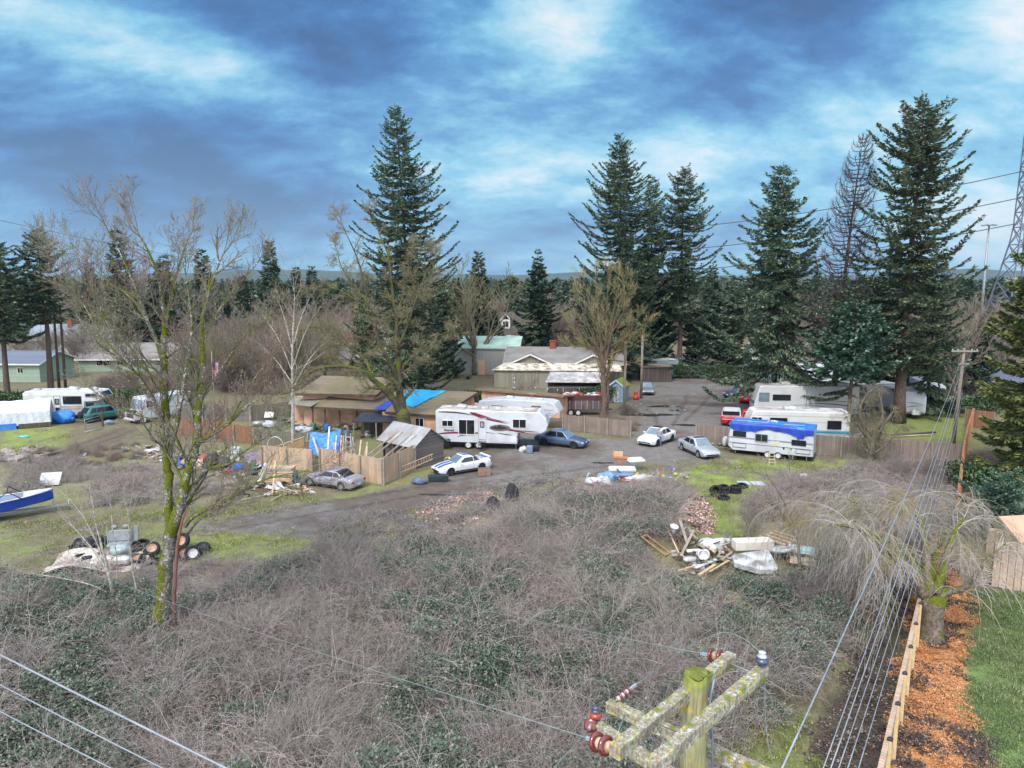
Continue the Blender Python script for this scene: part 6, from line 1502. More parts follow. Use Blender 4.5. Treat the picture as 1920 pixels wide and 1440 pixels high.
 sm=smooth_path([(*p,1)for p in arc],6)[:,:3];o0=Vector(sm[0]);tag(MB().tube([Vector(p)-o0 for p in sm],.0035,5).build('jumper_wire',THIN,loc=o0),'thin jumper wire arching from the blue grey pin insulator','cable')
 arc=[B2+Vector((.0,-.05,.1)),B2+Vector((.0,-.12,-.5)),B2+Vector((.1,-.2,-1.0)),B2+Vector((.5,-.2,-1.4)),B2+Vector((1.1,-.1,-1.6))]
 sm=smooth_path([(*p,1)for p in arc],6)[:,:3];o0=Vector(sm[0]);tag(MB().tube([Vector(p)-o0 for p in sm],.004,5).build('jumper_wire',THIN,loc=o0),'thin loose wire hanging down from the right end of the front crossarm','cable')
 gy=MB();q=Vector((.14,-.02,-.35));gy.tube([q,q+Vector((.03,-.02,-.25)),q+Vector((.05,0,-.6)),q+Vector((.1,.05,-1.3))],.010,6);gy.tube([q+Vector((.03,0,.3)),q+Vector((-.01,0,.0)),q+Vector((.02,-.02,-.3))],.012,6);gy.lump(q+Vector((.02,-.01,-.12)),(.035,.03,.06),8,3);gy.build('guy_clamp',mat('clamp_grey',(140,152,168),None,5,.5,metal=.3),tp)
 # cables from below the frame to the pole by the fence
 Yp=62.0;pole_t=V(1808,655,Yp);px=pole_t.x
 t=thing('utility_pole','slim wooden pole with one crossarm where the bundle of cables ends','utility pole',(px,Yp,0));
 MB().tube([(-.25,0,-.2),(0,0,pole_t.z+.1)],[.17,.11],10).build('pole',WOODP,t);MB().box((0,-.1,pole_t.z-.15),(2.3,.1,.12)).build('crossarm',mat('greenish_arm',(150,160,140)),t)
 MB().box((0,-.1,pole_t.z-1.25),(.9,.08,.1)).build('lower_arm',METAL,t)
 for k in(-1.05,-.6,.6,1.05):MB().lathe([(.03,0),(.06,.04),(.04,.12),(0,.14)],8,(k,-.1,pole_t.z-.09)).build('insulator',WHP,t)
 ends=[(px-.35,pole_t.z-1.2),(px-.1,pole_t.z-1.25),(px+.05,pole_t.z-1.3),(px-.05,pole_t.z-3.4),(px+.1,pole_t.z-3.6),(px+.2,pole_t.z-3.9)]
 for k,((ex,ez),(sx,zz,r))in enumerate(zip(ends,((1447,8.6,.015),(1530,7.6,.009),(1545,7.5,.012),(1560,7.0,.010),(1578,6.8,.010),(1600,6.6,.009)))):
  lb=('thick upper cable crossing the bottom edge left of the bundle','thin second cable of the bundle','thick third cable of the bundle','fourth cable down the bundle','fifth cable down the bundle','lowest thin cable of the bundle nearest the fence')[k]+' running to the far pole'
  s=G(sx-8,1500,zz);wire(s,(ex,Yp-.1,ez),.5+.06*k,r,lb,group='cables along the boundary')
 # cables bottom left
 for k,(a,b,zz,r)in enumerate((((-40,1206),(470,1462),8.5,.017),((-40,1262),(350,1462),8.3,.010),((-40,1312),(260,1465),8.1,.009))):
  A,B=G(*a,zz),G(*b,zz);d=B-A;wire(A-d*.2,B+d*.2,.02,r,('thick upper','thin middle','thin lowest')[k]+' of the three cables crossing the bottom left corner',group='cables in the bottom left corner')
 wire(V(-60,400,95),V(640,532,140),.6,.03,'thin distant cable behind the maple crown',WIRED)
 # wooden poles by the lane
 for px_,pt,pb_,lb in((1170,640,778,'left wooden pole of the pair by the lane entrance'),(1202,628,747,'right wooden pole of the pair by the lane entrance, beside the silver car')):
  b=G(px_,pb_);H=V(960,pt,b.y).z;t=thing('utility_pole',lb,'utility pole',(b.x,b.y,0));MB().tube([(0,0,-.2),(0,0,H)],[.19,.15],10).build('pole',WOODP,t)
 a=V(1202,645,G(1202,747).y);wire(a,V(1420,700,78),.6,.022,'thin cable sagging from the lane pole to the motorhomes',WIRED);wire(a-Vector((0,0,.6)),V(1440,712,80),.7,.018,'lower cable sagging from the lane pole',WIRED)
 # flag pole
 b=G(404,790);t=thing('flagpole','short grey flagpole left of the house','flagpole',(b.x,b.y,0));MB().tube([(0,0,0),(0,0,7.6)],[.05,.03],8).build('pole',METAL,t)
 f=MB();n=8;P=[]
 for i in range(n+1):
  for j in range(9):P.append((.05+.07*i+.02*math.sin(j),.07*math.sin(i*1.4+j*.5),3.9+j*.2))
 for i in range(n):
  for j in range(8):
   f.add([P[i*9+j],P[(i+1)*9+j],P[(i+1)*9+j+1],P[i*9+j+1]],[(0,1,2,3)],2 if(j>=4 and i<4)else(i%2))
 o=f.build('flag',[mat('flag_red',(188,48,62)),mat('flag_white',(226,222,226)),mat('flag_blue',(44,54,110))],loc=(b.x,b.y,.9));tag(o,'limp red and white striped flag with blue corner on the flagpole','flag')
 # light mast
 Y=165;T=V(1855,420,Y);t=thing('light_mast','tall grey highway light mast with a ring of lamps','light mast',(T.x,Y,0));MB().tube([(0,0,0),(0,0,T.z)],[.42,.16],10).build('mast',METAL,t)
 lm=MB();lm.lathe([(.1,-.4),(.9,-.3),(.9,-.1),(.1,0)],12,(0,0,T.z))
 lm.build('lamp_ring',METAL,t)
 for k in range(6):a=k*PI/3;MB().box((1.3*math.cos(a),1.3*math.sin(a),T.z-.3),(.7,.35,.22),rz=a).build('lamp',METAL,t)
 # pylon
 Y=150;bx0,bx1=V(1862,585,Y).x,V(1962,585,Y).x;cx=V(1925,300,Y).x+.6;W=(cx-bx0);Hh=V(960,250,Y).z;z0=0
 t=thing('pylon','lattice steel transmission tower cut by the right edge','pylon',(cx,Y,0));st=mat('pylon_steel',(120,128,144),(100,108,124),1,.5,metal=.3)
 def half(z):return float(np.interp(z,[0,6,Hh*.55,Hh],[W*1.15,W*.9,1.2,.9]))
 lv=[0,6,11,15,19,22.5,26,29,32,35,38,41,44];lv=[z for z in lv if z<Hh]+[Hh];lat=MB()
 for z_a,z_b in zip(lv[:-1],lv[1:]):
  ha,hb=half(z_a),half(z_b);ca=[Vector((sx*ha,sy*ha,z_a))for sx,sy in((-1,-1),(1,-1),(1,1),(-1,1))];cb=[Vector((sx*hb,sy*hb,z_b))for sx,sy in((-1,-1),(1,-1),(1,1),(-1,1))]
  for k in range(4):
   lat.bar(ca[k],cb[k],.24 if z_a<20 else .18);j=(k+1)%4
   lat.bar(ca[k],cb[j],.13);lat.bar(ca[j],cb[k],.13);lat.bar(cb[k],cb[j],.14)
 lat.build('lattice',st,t)
 for z in(V(960,322,Y).z,V(960,372,Y).z,V(960,420,Y).z):
  a=MB();h=half(z);a.bar((-h,0,z),(-h-.6,0,z),.3);a.bar((h,0,z),(h+5,0,z),.3);a.bar((h,0,z+2),(h+5,0,z),.15);a.build('arm',st,t)
  wire((cx-h-.6,Y,z),(cx-h-62,Y+30,z-9 if z<40 else z-8),1.2,.10,'transmission line from the pylon at %s level'%('upper' if z>V(960,350,Y).z else 'middle' if z>V(960,400,Y).z else 'lower'),WIRED,'transmission lines')
poles()
# ------------------------------------------------------------------ vehicles
def paint(name,c,metal=.3,rough=.28):return mat(name,c,tuple(x*.93 for x in c),.8,rough,metal=metal,spec=.5,coat=.35)
RIM=mat('alloy_rim',(176,180,188),(140,144,152),6,.35,metal=.6)
RIMK=mat('black_rim',(48,50,56),None,6,.5)
RIMW=mat('white_steel_rim',(222,222,222),(196,196,198),6,.5)
TAIL=mat('tail_lamp',(176,28,34),(140,20,28),9,.2,spec=.8)
HEAD=mat('head_lamp',(206,214,224),(168,178,190),9,.12,spec=.9)
AMBER=mat('amber_lamp',(226,130,40),None,9,.2)
PLATE=mat('licence_plate',(206,212,220),(190,196,206),9,.5)
TRIMK=mat('black_trim',(34,36,40),(26,27,30),3,.5)
CHROME=mat('chrome',(206,210,216),None,3,.12,metal=.9)
def wheel(t,x,y,r,w_=.21,rim=RIM,spokes=5,side=1):
 """side +1: outer face towards +y"""
 M=rotm(R(-90)if side>0 else R(90),0,0);h=w_/2
 wb=MB();wb.lathe([(r*.62,-h),(r*.9,-h),(r,-h*.6),(r,h*.6),(r*.93,h),(r*.66,h),(r*.62,h*.6)],26,(0,0,0),M,closed=True)
 o=wb.build('wheel',RUBBER,t,(x,y,r))
 rb=MB();rb.lathe([(.02,h*.15),(r*.60,h*.15),(r*.63,h*.8),(r*.66,h*.95),(r*.62,h*.5)],22,(0,0,0),M,smooth=False)
 for k in range(spokes):
  a=2*PI*k/spokes;p=M@Vector((math.cos(a)*r*.1,math.sin(a)*r*.1,h*.6));q=M@Vector((math.cos(a)*r*.6,math.sin(a)*r*.6,h*.75));rb.bar(p,q,r*.17,.03,up=M@Vector((0,0,1)))
 rb.lathe([(0.0,h*.8),(r*.14,h*.75),(r*.16,h*.2)],10,(0,0,0),M);rb.build('rim',rim,o);
 dk=MB();dk.lathe([(.01,h*.10),(r*.6,h*.10)],18,(0,0,0),M);dk.build('brake_disc',TRIMK,o)
 return o
def interp(xs,x):return float(np.interp(x,[a for a,b in xs],[b for a,b in xs]))
def car(name,label,cat,loc,rz,S,body,rim=RIM,roofm=None,group=None,stripe=None,plate=True,lower=None):
 """S: L, W, wr (wheel radius), xf, xr wheel x, belt profile, roof profile, glass stations. x forward, origin under the centre"""
 t=thing(name,label,cat,loc,rz,group);L,W=S['L'],S['W'];xf,xr,wr=S['xf'],S['xr'],S['wr'];hw=W/2
 belt=S['belt'];n=72;xs=np.linspace(-L/2,L/2,n);mb=MB();P=[]
 gc=S.get('gc',.2)
 for i,x in enumerate(xs):
  e=abs(x)/(L/2);pl=hw*(1-S.get('nose',.16)*max(0,(e-.72)/.28)**2.2)
  zt=interp(belt,x);zb=gc+max(0,(e-.88)/.12)*.1
  arch=0
  for xw in(xf,xr):
   d=abs(x-xw);ra=wr*1.16
   if d<ra:arch=max(arch,math.sqrt(max(0,ra*ra-d*d))+wr-.0)
  zs=max(zb,arch)if arch else zb;zm=zb+(zt-zb)*.55
  z2=max(zs,zb+.10);z3=max(zs+.02,zm);z4=max(z3+.01,zt-.12)
  P.append([(x,0,zt+S.get('crown',.03)),(x,pl*.55,zt+S.get('crown',.03)*.7),(x,pl*.84,zt-.015),(x,pl*.95,zt-.06),(x,pl*.985,z4),(x,pl,z3),(x,pl*.985,z2),(x,pl*.95,zs),(x,pl*.7,max(zs,zb)if arch else zb),(x,0,zb)])
 vs=[p for row in P for p in row]+[(p[0],-p[1],p[2])for row in P for p in row];K=10;fs=[]
 for i in range(n-1):
  for k in range(K-1):
   a=i*K+k;fs.append((a,a+1,a+K+1,a+K));b=a+n*K;fs.append((b,b+K,b+K+1,b+1))
 fs.append([k for k in range(K)]+[n*K+k for k in range(K-2,0,-1)]);fs.append([(n-1)*K+k for k in range(K)]+[n*K+(n-1)*K+k for k in range(K-2,0,-1)])
 mb.add(vs,fs,0,True)
 bo=mb.build('body',body,t);
 m_=bo.modifiers.new('w','WELD');m_.merge_threshold=.0005
 # dark wheel wells
 ww=MB()
 for xw in(xf,xr):ww.box((xw,0,wr*1.02),(wr*2.1,W*.93,wr*1.9))
 ww.build('wheel_well',TRIMK,t)
 # cabin
 roof=S['roof'];xa,xb,xc,xd=roof # windscreen base, windscreen top, rear top, rear base (front to back)
 zr=S['zr'];zba,zbd=interp(belt,xa)-.02,interp(belt,xd)-.02;wb_,wt_=hw*S.get('wb',.90),hw*S.get('wt',.70);zc_=S.get('zrear',zr-.04)
 zmid=lambda x:interp(belt,x)-.05
 B=[(xa,zba),(xb,zr),((xb+xc)/2,zr+.035),(xc,zc_),(xd,zbd)]
 top=[(x,wt_ if 0<i<4 else wb_*.93,z)for i,(x,z)in enumerate(B)]
 cb=MB();V_=[]
 ns=14;prof_=[]
 for i in range(len(top)-1):
  for k in range(4 if i<len(top)-2 else 5):
   f=k/4;a,b=top[i],top[i+1];prof_.append(tuple(a[j]*(1-f)+b[j]*f for j in range(3)))
 rows=[]
 for x,y,z in prof_:
  zbase=zmid(x);wq=wb_ if z>zbase else wb_;rows.append([(x,-wb_,zbase),(x,-y-(wb_-y)*.06,z-.05 if z-zbase>.1 else z),(x,-y*.9,z),(x,-y*.45,z+.018),(x,0,z+.022),(x,y*.45,z+.018),(x,y*.9,z),(x,y+(wb_-y)*.06,z-.05 if z-zbase>.1 else z),(x,wb_,zbase)])
 for r_ in rows:V_+=r_
 F_=[(i*9+k,i*9+k+1,(i+1)*9+k+1,(i+1)*9+k)for i in range(len(rows)-1)for k in range(8)]
 cb.add(V_,F_,0,True);cb.build('roof',roofm or body,t)
 def quad(nm,pts,m=GLASS,th=.012):
  q=MB();pts=[Vector(p)for p in pts];nr=(pts[1]-pts[0]).cross(pts[2]-pts[0]).normalized();cc=Vector((0,0,.6))
  if nr.dot((sum(pts,Vector())/len(pts))-cc)<0:nr=-nr
  q.add([p+nr*th for p in pts]+[p-nr*.02 for p in pts],[tuple(range(len(pts))),tuple(range(2*len(pts)-1,len(pts)-1,-1))]+[(i,(i+1)%len(pts),len(pts)+(i+1)%len(pts),len(pts)+i)for i in range(len(pts))]);return q.build(nm,m,t)
 def lerp(a,b,f):return tuple(a[j]*(1-f)+b[j]*f for j in range(3))
 def face(nm,A,Bt,yA,yB,m=GLASS): # sloping glass between base A=(x,z) and top
  a0=(A[0],-yA,A[1]);a1=(A[0],yA,A[1]);b0=(Bt[0],-yB,Bt[1]);b1=(Bt[0],yB,Bt[1]);f0,f1=.07,.93
  quad(nm,[lerp(lerp(a0,b0,f0),lerp(a1,b1,f0),.05),lerp(lerp(a0,b0,f0),lerp(a1,b1,f0),.95),lerp(lerp(a0,b0,f1),lerp(a1,b1,f1),.93),lerp(lerp(a0,b0,f1),lerp(a1,b1,f1),.07)],m,.03)
 face('windscreen',(xa,zba),(xb,zr),wb_*.88,wt_*.93,S.get('screen',GLASS_L));face('rear_window',(xd,zbd),(xc,zc_),wb_*.86,wt_*.92)
 # side windows between pillars: pts along belt and roof
 for s in(-1,1):
  zt=zr-.10
  def sp(x,hi):
   z=zt if hi else interp(belt,x)+.02;zbase=interp(belt,x)-.05;f=(z-zbase)/(zr-.05-zbase);y=wb_+(wt_+(wb_-wt_)*.06-wb_)*f;return(x,s*(y+.004),z)
  for(x0b,x0t,x1t,x1b)in S['wins']:quad('side_window',[sp(x0b,0),sp(x0t,1),sp(x1t,1),sp(x1b,0)],S.get('glass',GLASS),.018)
  # mirror, handle, lamps
  mm=MB();mm.rbox((xa-.38,s*(hw+.06),interp(belt,xa)+.07),(.12,.2,.12),.03);mm.build('mirror',body,t)
  zf=interp(belt,L/2-.25);hl=MB();hl.rbox((L/2-.16,s*hw*.66,zf-.13),(.22,hw*.44,.13),.04,rz=-s*.28);hl.build('headlight',HEAD,t)
  zr_=interp(belt,-L/2+.1);tl=MB();tl.rbox((-L/2+.07,s*hw*.70,zr_-.17),(.14,hw*.38,.15),.03,rz=s*.18);tl.build('taillight',TAIL,t)
  for hx in S.get('handles',((S['wins'][0][3]+.12),)):h_=MB();h_.rbox((hx,s*hw*1.0,interp(belt,hx)-.13),(.17,.03,.035),.01);h_.build('door_handle',body,t)
  for xw in(xf,xr):wheel(t,xw,s*(hw-.11),wr,rim=rim,side=s,spokes=S.get('spokes',5))
 # door seams as thin dark lines set proud
 for s in(-1,1):
  d_=MB()
  for x in S.get('seams',()):d_.bar((x,s*(hw*.998),gc+.14),(x,s*(hw*.985),interp(belt,x)-.10),.014,.012,up=(0,s,0))
  d_.bar((xr+wr*1.25,s*hw*1.0,gc+.1),(xf-wr*1.25,s*hw*1.0,gc+.1),.10,.03,up=(0,s,0))
  d_.build('sill',lower or TRIMK,t)
 g=MB();zg=interp(belt,L/2-.05);g.rbox((L/2-.035,0,zg-.22),(.10,hw*.74,.11),.02);g.build('grille',S.get('grille',TRIMK),t)
 b=MB();b.rbox((L/2-.06,0,gc+.20),(.16,W*.66,.11),.02);b.build('bumper_intake',TRIMK,t)
 if plate:
  for sx in(-1,1):p=MB();p.box((sx*(L/2-.005 if sx>0 else L/2+.012),0,gc+.34 if sx>0 else interp(belt,-L/2+.05)-.30),(.02,.31,.15));p.build('licence_plate',PLATE,t)
 if S.get('top'):
  xs3=np.linspace(xb-.06,xc+S['top'],8);v_=[];q=MB()
  for x in xs3:z=float(np.interp(x,[xc,(xb+xc)/2,xb],[zc_,zr+.035,zr]))+.032;v_+=[(x,-wt_*.78,z-.012),(x,0,z),(x,wt_*.78,z-.012)]
  q.add(v_,[(i*3+j,i*3+j+1,i*3+j+4,i*3+j+3)for i in range(7)for j in range(2)]);q.build('glass_roof',mat('glass_roof',(44,42,52),None,2,.15,coat=.5),t)
 if stripe:
  for s in(-1,1):
   q=MB();xs2=np.linspace(interp([(0,xa+.02),(1,0)],0),L/2-.12,12);pts=[]
   v_=[];
   for x in xs2:z=interp(belt,x)+.03+.012;v_+=[(x,s*.10,z),(x,s*.40,z-.008)]
   q.add(v_,[(i*2,i*2+1,i*2+3,i*2+2)for i in range(11)])
   xs3=np.linspace(xb-.03,xc+.03,8);v_=[]
   for x in xs3:z=float(np.interp(x,[xc,(xb+xc)/2,xb],[zc_,zr+.035,zr]))+.040;v_+=[(x,s*.10,z),(x,s*.36,z-.004)]
   q.add(v_,[(i*2,i*2+1,i*2+3,i*2+2)for i in range(7)])
   xs4=np.linspace(-L/2+.1,xd-.04,6);v_=[]
   for x in xs4:z=interp(belt,x)+.03+.012;v_+=[(x,s*.10,z),(x,s*.40,z-.008)]
   q.add(v_,[(i*2,i*2+1,i*2+3,i*2+2)for i in range(5)])
   q.build('racing_stripe',stripe,t)
 return t
def spec_sedan(L=4.75,W=1.82,zr=1.44,**k):
 h=L/2
 d=dict(L=L,W=W,wr=.33,xf=h-.92,xr=-h+1.02,zr=zr,belt=[(-h,.62),(-h+.06,.80),(-h+.25,.96),(-h+1.05,.99),(0,.93),(h-1.35,.90),(h-.6,.80),(h-.2,.68),(h-.04,.58),(h,.50)],
    roof=(h-1.38,h-2.12,-h+1.55,-h+.72),wins=(((h-1.62),(h-2.12),(h-2.62),(h-2.56)),((h-2.66),(h-2.72),(-h+1.62),(-h+1.18))),seams=(h-1.35,h-2.62,-h+1.35),handles=(h-2.48,-h+1.42))
 d.update(k);return d
def spec_coupe(L=4.65,W=1.8,zr=1.33,**k):
 h=L/2
 d=dict(L=L,W=W,wr=.32,xf=h-.92,xr=-h+.98,zr=zr,belt=[(-h,.60),(-h+.05,.78),(-h+.2,.93),(-h+.9,.93),(0,.88),(h-1.5,.86),(h-.7,.76),(h-.2,.62),(h,.48)],
    roof=(h-1.42,h-2.22,-h+1.75,-h+.78),wins=(((h-1.72),(h-2.25),(h-2.95),(h-2.98)),((h-3.05),(h-3.02),(-h+1.5),(-h+1.14))),seams=(h-1.45,h-2.95),handles=(h-2.8,))
 d.update(k);return d
def place(fw,rw,side,halftrack=.8):
 """centre and heading from the ground pixels under the two visible wheels; side 'L'/'R' of the car faces us"""
 a,b=G(*fw),G(*rw);d=(a-b).normalized();left=Vector((-d.y,d.x,0));c=(a+b)/2+left*(-halftrack if side=='L' else halftrack);return(c.x,c.y,hz(c)),math.atan2(d.y,d.x)
def cars():
 h=4.75/2
 l,r_=place((584,911),(640,920),'L');car('parked_car','dented silver two door coupe parked against the pale cedar fence','car',l,r_,spec_coupe(4.8,1.79),paint('silver_paint',(178,180,190)),spokes=5 if False else None)if False else car('parked_car','dented silver two door coupe parked against the pale cedar fence','car',l,r_,spec_coupe(4.8,1.79),paint('silver_paint',(178,180,190),.45))
 l,r_=place((847,892),(902,883),'L');t=car('parked_car','white sports coupe with two blue racing stripes beside the clapboard shed','car',l,r_,spec_coupe(4.7,1.85,1.34),paint('white_paint_gloss',(226,230,234),0),rim=RIMK,stripe=mat('blue_stripe',(28,92,190),(22,76,166),3,.35))
 sp=MB();sp.rbox((-2.18,0,1.06),(.26,1.5,.05),.02);sp.box((-2.2,.62,.99),(.14,.06,.12));sp.box((-2.2,-.62,.99),(.14,.06,.12));sp.build('spoiler',paint('white_paint_gloss',(226,230,234),0),t)
 l,r_=place((1074,841),(1020,835),'R');car('parked_car','blue grey four door sedan with black wheels under the nose of the fifth wheel trailer','car',l,r_,spec_sedan(4.9,1.83,1.47),paint('steel_blue_paint',(86,108,138),.3),rim=RIMK)
 l,r_=place((1234,836),(1257,828),'L');car('parked_car','white electric style sedan with dark glass roof next to the standing person','car',l,r_,spec_sedan(4.7,1.9,1.45,grille=paint('white_paint_gloss',(226,230,234),0),nose=.22,top=.05),paint('white_paint_gloss',(226,230,234),0),rim=RIMK)
 l,r_=place((1310,859),(1278,844),'R');car('parked_car','silver four door saloon with sunroof and wide chrome grille left of the travel trailer','car',l,r_,spec_sedan(4.85,1.8,1.44,grille=CHROME,top=.7),paint('light_silver_paint',(196,202,208),.4))
 c=G(1213,737);car('parked_car','silver grey sedan facing the camera beside the right lane pole','car',(c.x,c.y,0),R(-97),spec_sedan(4.4,1.75,1.46),paint('grey_green_paint',(140,150,158),.35))
 c=G(1258,709);car('parked_car','dark blue grey sedan at the far end of the lane by the white container','car',(c.x,c.y,0),R(-132),spec_sedan(4.7,1.8,1.44),paint('dark_slate_paint',(84,98,112),.3))
 c=G(1281,701);car('parked_car','white sedan farthest up the lane behind the dark one','car',(c.x,c.y,0),R(-160),spec_sedan(4.6,1.8,1.44),paint('white_paint_gloss',(226,230,234),0))
 # red hatchback SUV and dark wagon
 h=2.2
 suv=dict(L=4.4,W=1.8,wr=.34,xf=1.3,xr=-1.3,zr=1.62,gc=.24,belt=[(-2.2,.75),(-2.14,1.0),(-2.0,1.05),(0,1.03),(.9,1.0),(1.6,.92),(2.1,.74),(2.2,.58)],roof=(1.0,.35,-1.75,-2.08),zrear=1.58,wt=.76,wins=((.72,.3,-.25,-.25),(-.33,-.33,-1.1,-1.15),(-1.25,-1.2,-1.6,-1.82)),seams=(.95,-.3,-1.2),handles=(-.15,-1.05))
 c=G(1404,753);car('parked_car','bright red hatchback seen from behind left of the grey motorhome','car',(c.x,c.y,0),R(62),suv,paint('red_paint',(214,44,40),0))
 wag=dict(suv,L=4.0,W=1.7,xf=1.25,xr=-1.25,zr=1.46,wr=.31,gc=.18,belt=[(-2.0,.7),(-1.95,.92),(0,.92),(.95,.9),(1.7,.82),(2.0,.58)],roof=(.95,.35,-1.8,-1.92),zrear=1.44,wins=((.7,.28,-.2,-.2),(-.28,-.28,-1.0,-1.0),(-1.08,-1.08,-1.65,-1.72)),seams=(.9,-.24),handles=(-.1,))
 c=G(1383,745);car('parked_car','small dark grey estate car with a white roof beside the red hatchback','car',(c.x,c.y,0),R(-148),wag,paint('dark_grey_paint',(84,82,92),.2),roofm=TRIMW)
 est=dict(suv,L=4.7,W=1.8,xf=1.42,xr=-1.3,wr=.37,gc=.30,zr=1.66,belt=[(-2.35,.8),(-2.3,1.04),(0,1.06),(1.0,1.04),(1.9,.95),(2.28,.78),(2.35,.6)],roof=(1.02,.42,-1.7,-2.2),zrear=1.62,wins=((.74,.36,-.2,-.2),(-.28,-.28,-1.02,-1.08),(-1.16,-1.12,-1.55,-1.85)))
 l,r_=place((222,786),(184,792),'R');t=car('parked_car','teal green estate car with big rear window nosed in behind the step van','car',l,r_,est,paint('teal_paint',(50,112,104),.15),rim=TRIMK)
 sw=MB();sw.lathe([(.05,-.1),(.33,-.1),(.36,0),(.33,.1),(.05,.1)],20,(-2.45,0,.95),rotm(0,R(90),0));sw.build('spare_wheel',RUBBER,t)
 # red pickup with white canopy
 b=paint('red_truck_paint',(196,30,50),0);l,r_=place((1430,803),(1371,800),'R',.85)
 pk=dict(L=5.3,W=1.85,wr=.37,xf=1.75,xr=-1.55,zr=1.70,gc=.34,belt=[(-2.65,.9),(-2.62,1.12),(-.3,1.12),(1.2,1.12),(2.3,1.02),(2.58,.86),(2.65,.7)],roof=(1.25,.65,-.45,-.62),zrear=1.68,wt=.76,wins=((.98,.58,-.05,-.05),(-.13,-.13,-.38,-.42)),seams=(1.2,-.1),handles=(.05,))
 t=car('pickup_truck','red pickup truck with a white canopy behind the fence opening','truck',l,r_,pk,b)
 cn=MB();
 pr=[(-2.58,1.1),(-.62,1.1),(-.66,1.72),(-.8,1.78),(-2.25,1.78),(-2.38,1.7)]
 rows=[]
 cn.prism(pr,-.86,.86);cn.build('canopy',mat('canopy_white',(222,226,228),None,1,.3),t)
 for s in(-1,1):panel(t,'canopy_window',(-.75 if s>0 else-2.45,s*.87,1.25),(-s,0,0),(0,0,1),0,0,1.65,.36,GLASS,th=.02,off=.02,frame=TRIMK,fw=.04)
 st=MB()
 for s in(-1,1):st.bar((-2.5,s*.935,.78),(2.4,s*.93,.74),.02,.10,up=(0,0,1))
 st.build('side_stripe',mat('silver_stripe',(176,176,184)),t)
cars()

# ---- recreational vehicles: side profile extruded, with rounded shoulders
def rv_body(t,prof,W,m,name='body',inset=.10):
 n=len(prof);cx=sum(p[0]for p in prof)/n;cz=sum(p[1]for p in prof)/n;mb=MB();rings=[]
 for y,k in((-W/2,inset),(-W/2+inset*.5,inset*.28),(-W/2+inset,0),(W/2-inset,0),(W/2-inset*.5,inset*.28),(W/2,inset)):
  rg=[]
  for x,z in prof:
   dx,dz=x-cx,z-cz;xx=x-math.copysign(min(abs(dx),k),dx)if abs(dx)>1 else x;zz=z-k if dz>0 else z
   rg.append((xx,y,zz))
  rings.append(rg)
 vs=[p for r_ in rings for p in r_];fs=[(i*n+k,i*n+(k+1)%n,(i+1)*n+(k+1)%n,(i+1)*n+k)for i in range(5)for k in range(n)]+[list(range(n)),list(range(6*n-1,5*n-1,-1))]
 return mb.add(vs,fs).build(name,m,t)
def rvwin(t,s,W,x,z,w_,h_,m=GLASS,frame=TRIMK,mull=None,name='window',fw=.05):
 return panel(t,name,(x if s<0 else x+w_,s*W/2,z),(-s*1.0 if s>0 else 1,0,0),(0,0,1),0,0,w_,h_,m,th=.03,off=.015,frame=frame,fw=fw,mull=mull)
def ribbon(t,s,W,pts,m,name='side_stripe',off=.012,offs=0):
 """flat decal on the side: polygon points (x, z)"""
 y=s*(W/2+off+offs);mb=MB();mb.add([(x,y,z)for x,z in pts]+[(x,y-s*.01,z)for x,z in pts],[tuple(range(len(pts))),tuple(range(2*len(pts)-1,len(pts)-1,-1))]+[(i,(i+1)%len(pts),len(pts)+(i+1)%len(pts),len(pts)+i)for i in range(len(pts))]);return mb.build(name,m,t)
def swoosh(x0,z0,x1,z1,w0,w1,bow,n=8):
 """curved band polygon"""
 up_,lo=[],[]
 for i in range(n+1):
  f=i/n;x=x0+(x1-x0)*f;z=z0+(z1-z0)*f+bow*4*f*(1-f);w_=(w0+(w1-w0)*f)*(math.sin(PI*min(1,max(0.02,f*.96+.02)))**.5)/2;up_.append((x,z+w_));lo.append((x,z-w_))
 return up_+lo[::-1]
def rooftop(t,items,zr,m=PLAST_W):
 for k,(x,y,l,w_,h_,kind)in enumerate(items):
  if kind=='ac':b=MB();b.rbox((x,y,zr+h_/2),(l,w_,h_),.08);b.rbox((x-l*.1,y,zr+h_+.03),(l*.5,w_*.6,.06),.02);b.build('air_conditioner',m,t)
  else:b=MB();b.rbox((x,y,zr+h_/2),(l,w_,h_),.03);b.build('roof_vent',m,t)
MAR=mat('maroon_decal',(128,34,60),(110,28,52),2,.4);GRY=mat('grey_decal',(120,112,110),(100,94,94),2,.4);DKD=mat('dark_decal',(62,54,58),None,2,.4);TEAL=mat('teal_decal',(50,140,160),(44,124,146),1,.4);BLD=mat('pale_blue_decal',(110,140,180),(96,128,170),1,.4);TAND=mat('tan_decal',(176,150,120),None,1,.5)
RVW=mat('rv_white',(202,208,216),(186,192,200),.7,.4,c3=(180,184,188),s3=.5);RVC=mat('rv_cream',(208,212,212),(194,198,196),.7,.5,c3=(176,176,170),s3=.5);RVG=mat('rv_grey',(196,200,200),(184,188,190),.7,.4)
RROOF=mat('rv_roof',(200,198,196),(168,164,162),1.2,.8,c3=(150,140,134),s3=.9)
def text(t,body,loc,size,rot,m,name='lettering',ital=.2):
 cu=bpy.data.curves.new(name,'FONT');cu.body=body;cu.size=size;cu.extrude=.006;cu.shear=ital;cu.offset=.004
 o=bpy.data.objects.new(name,cu);COL.objects.link(o);o.data.materials.append(m);bpy.context.view_layer.update();me=bpy.data.meshes.new_from_object(o.evaluated_get(bpy.context.evaluated_depsgraph_get()));bpy.data.objects.remove(o);o=bpy.data.objects.new(name,me);COL.objects.link(o);o.parent=t;o.location=loc;o.rotation_euler=rot;return o
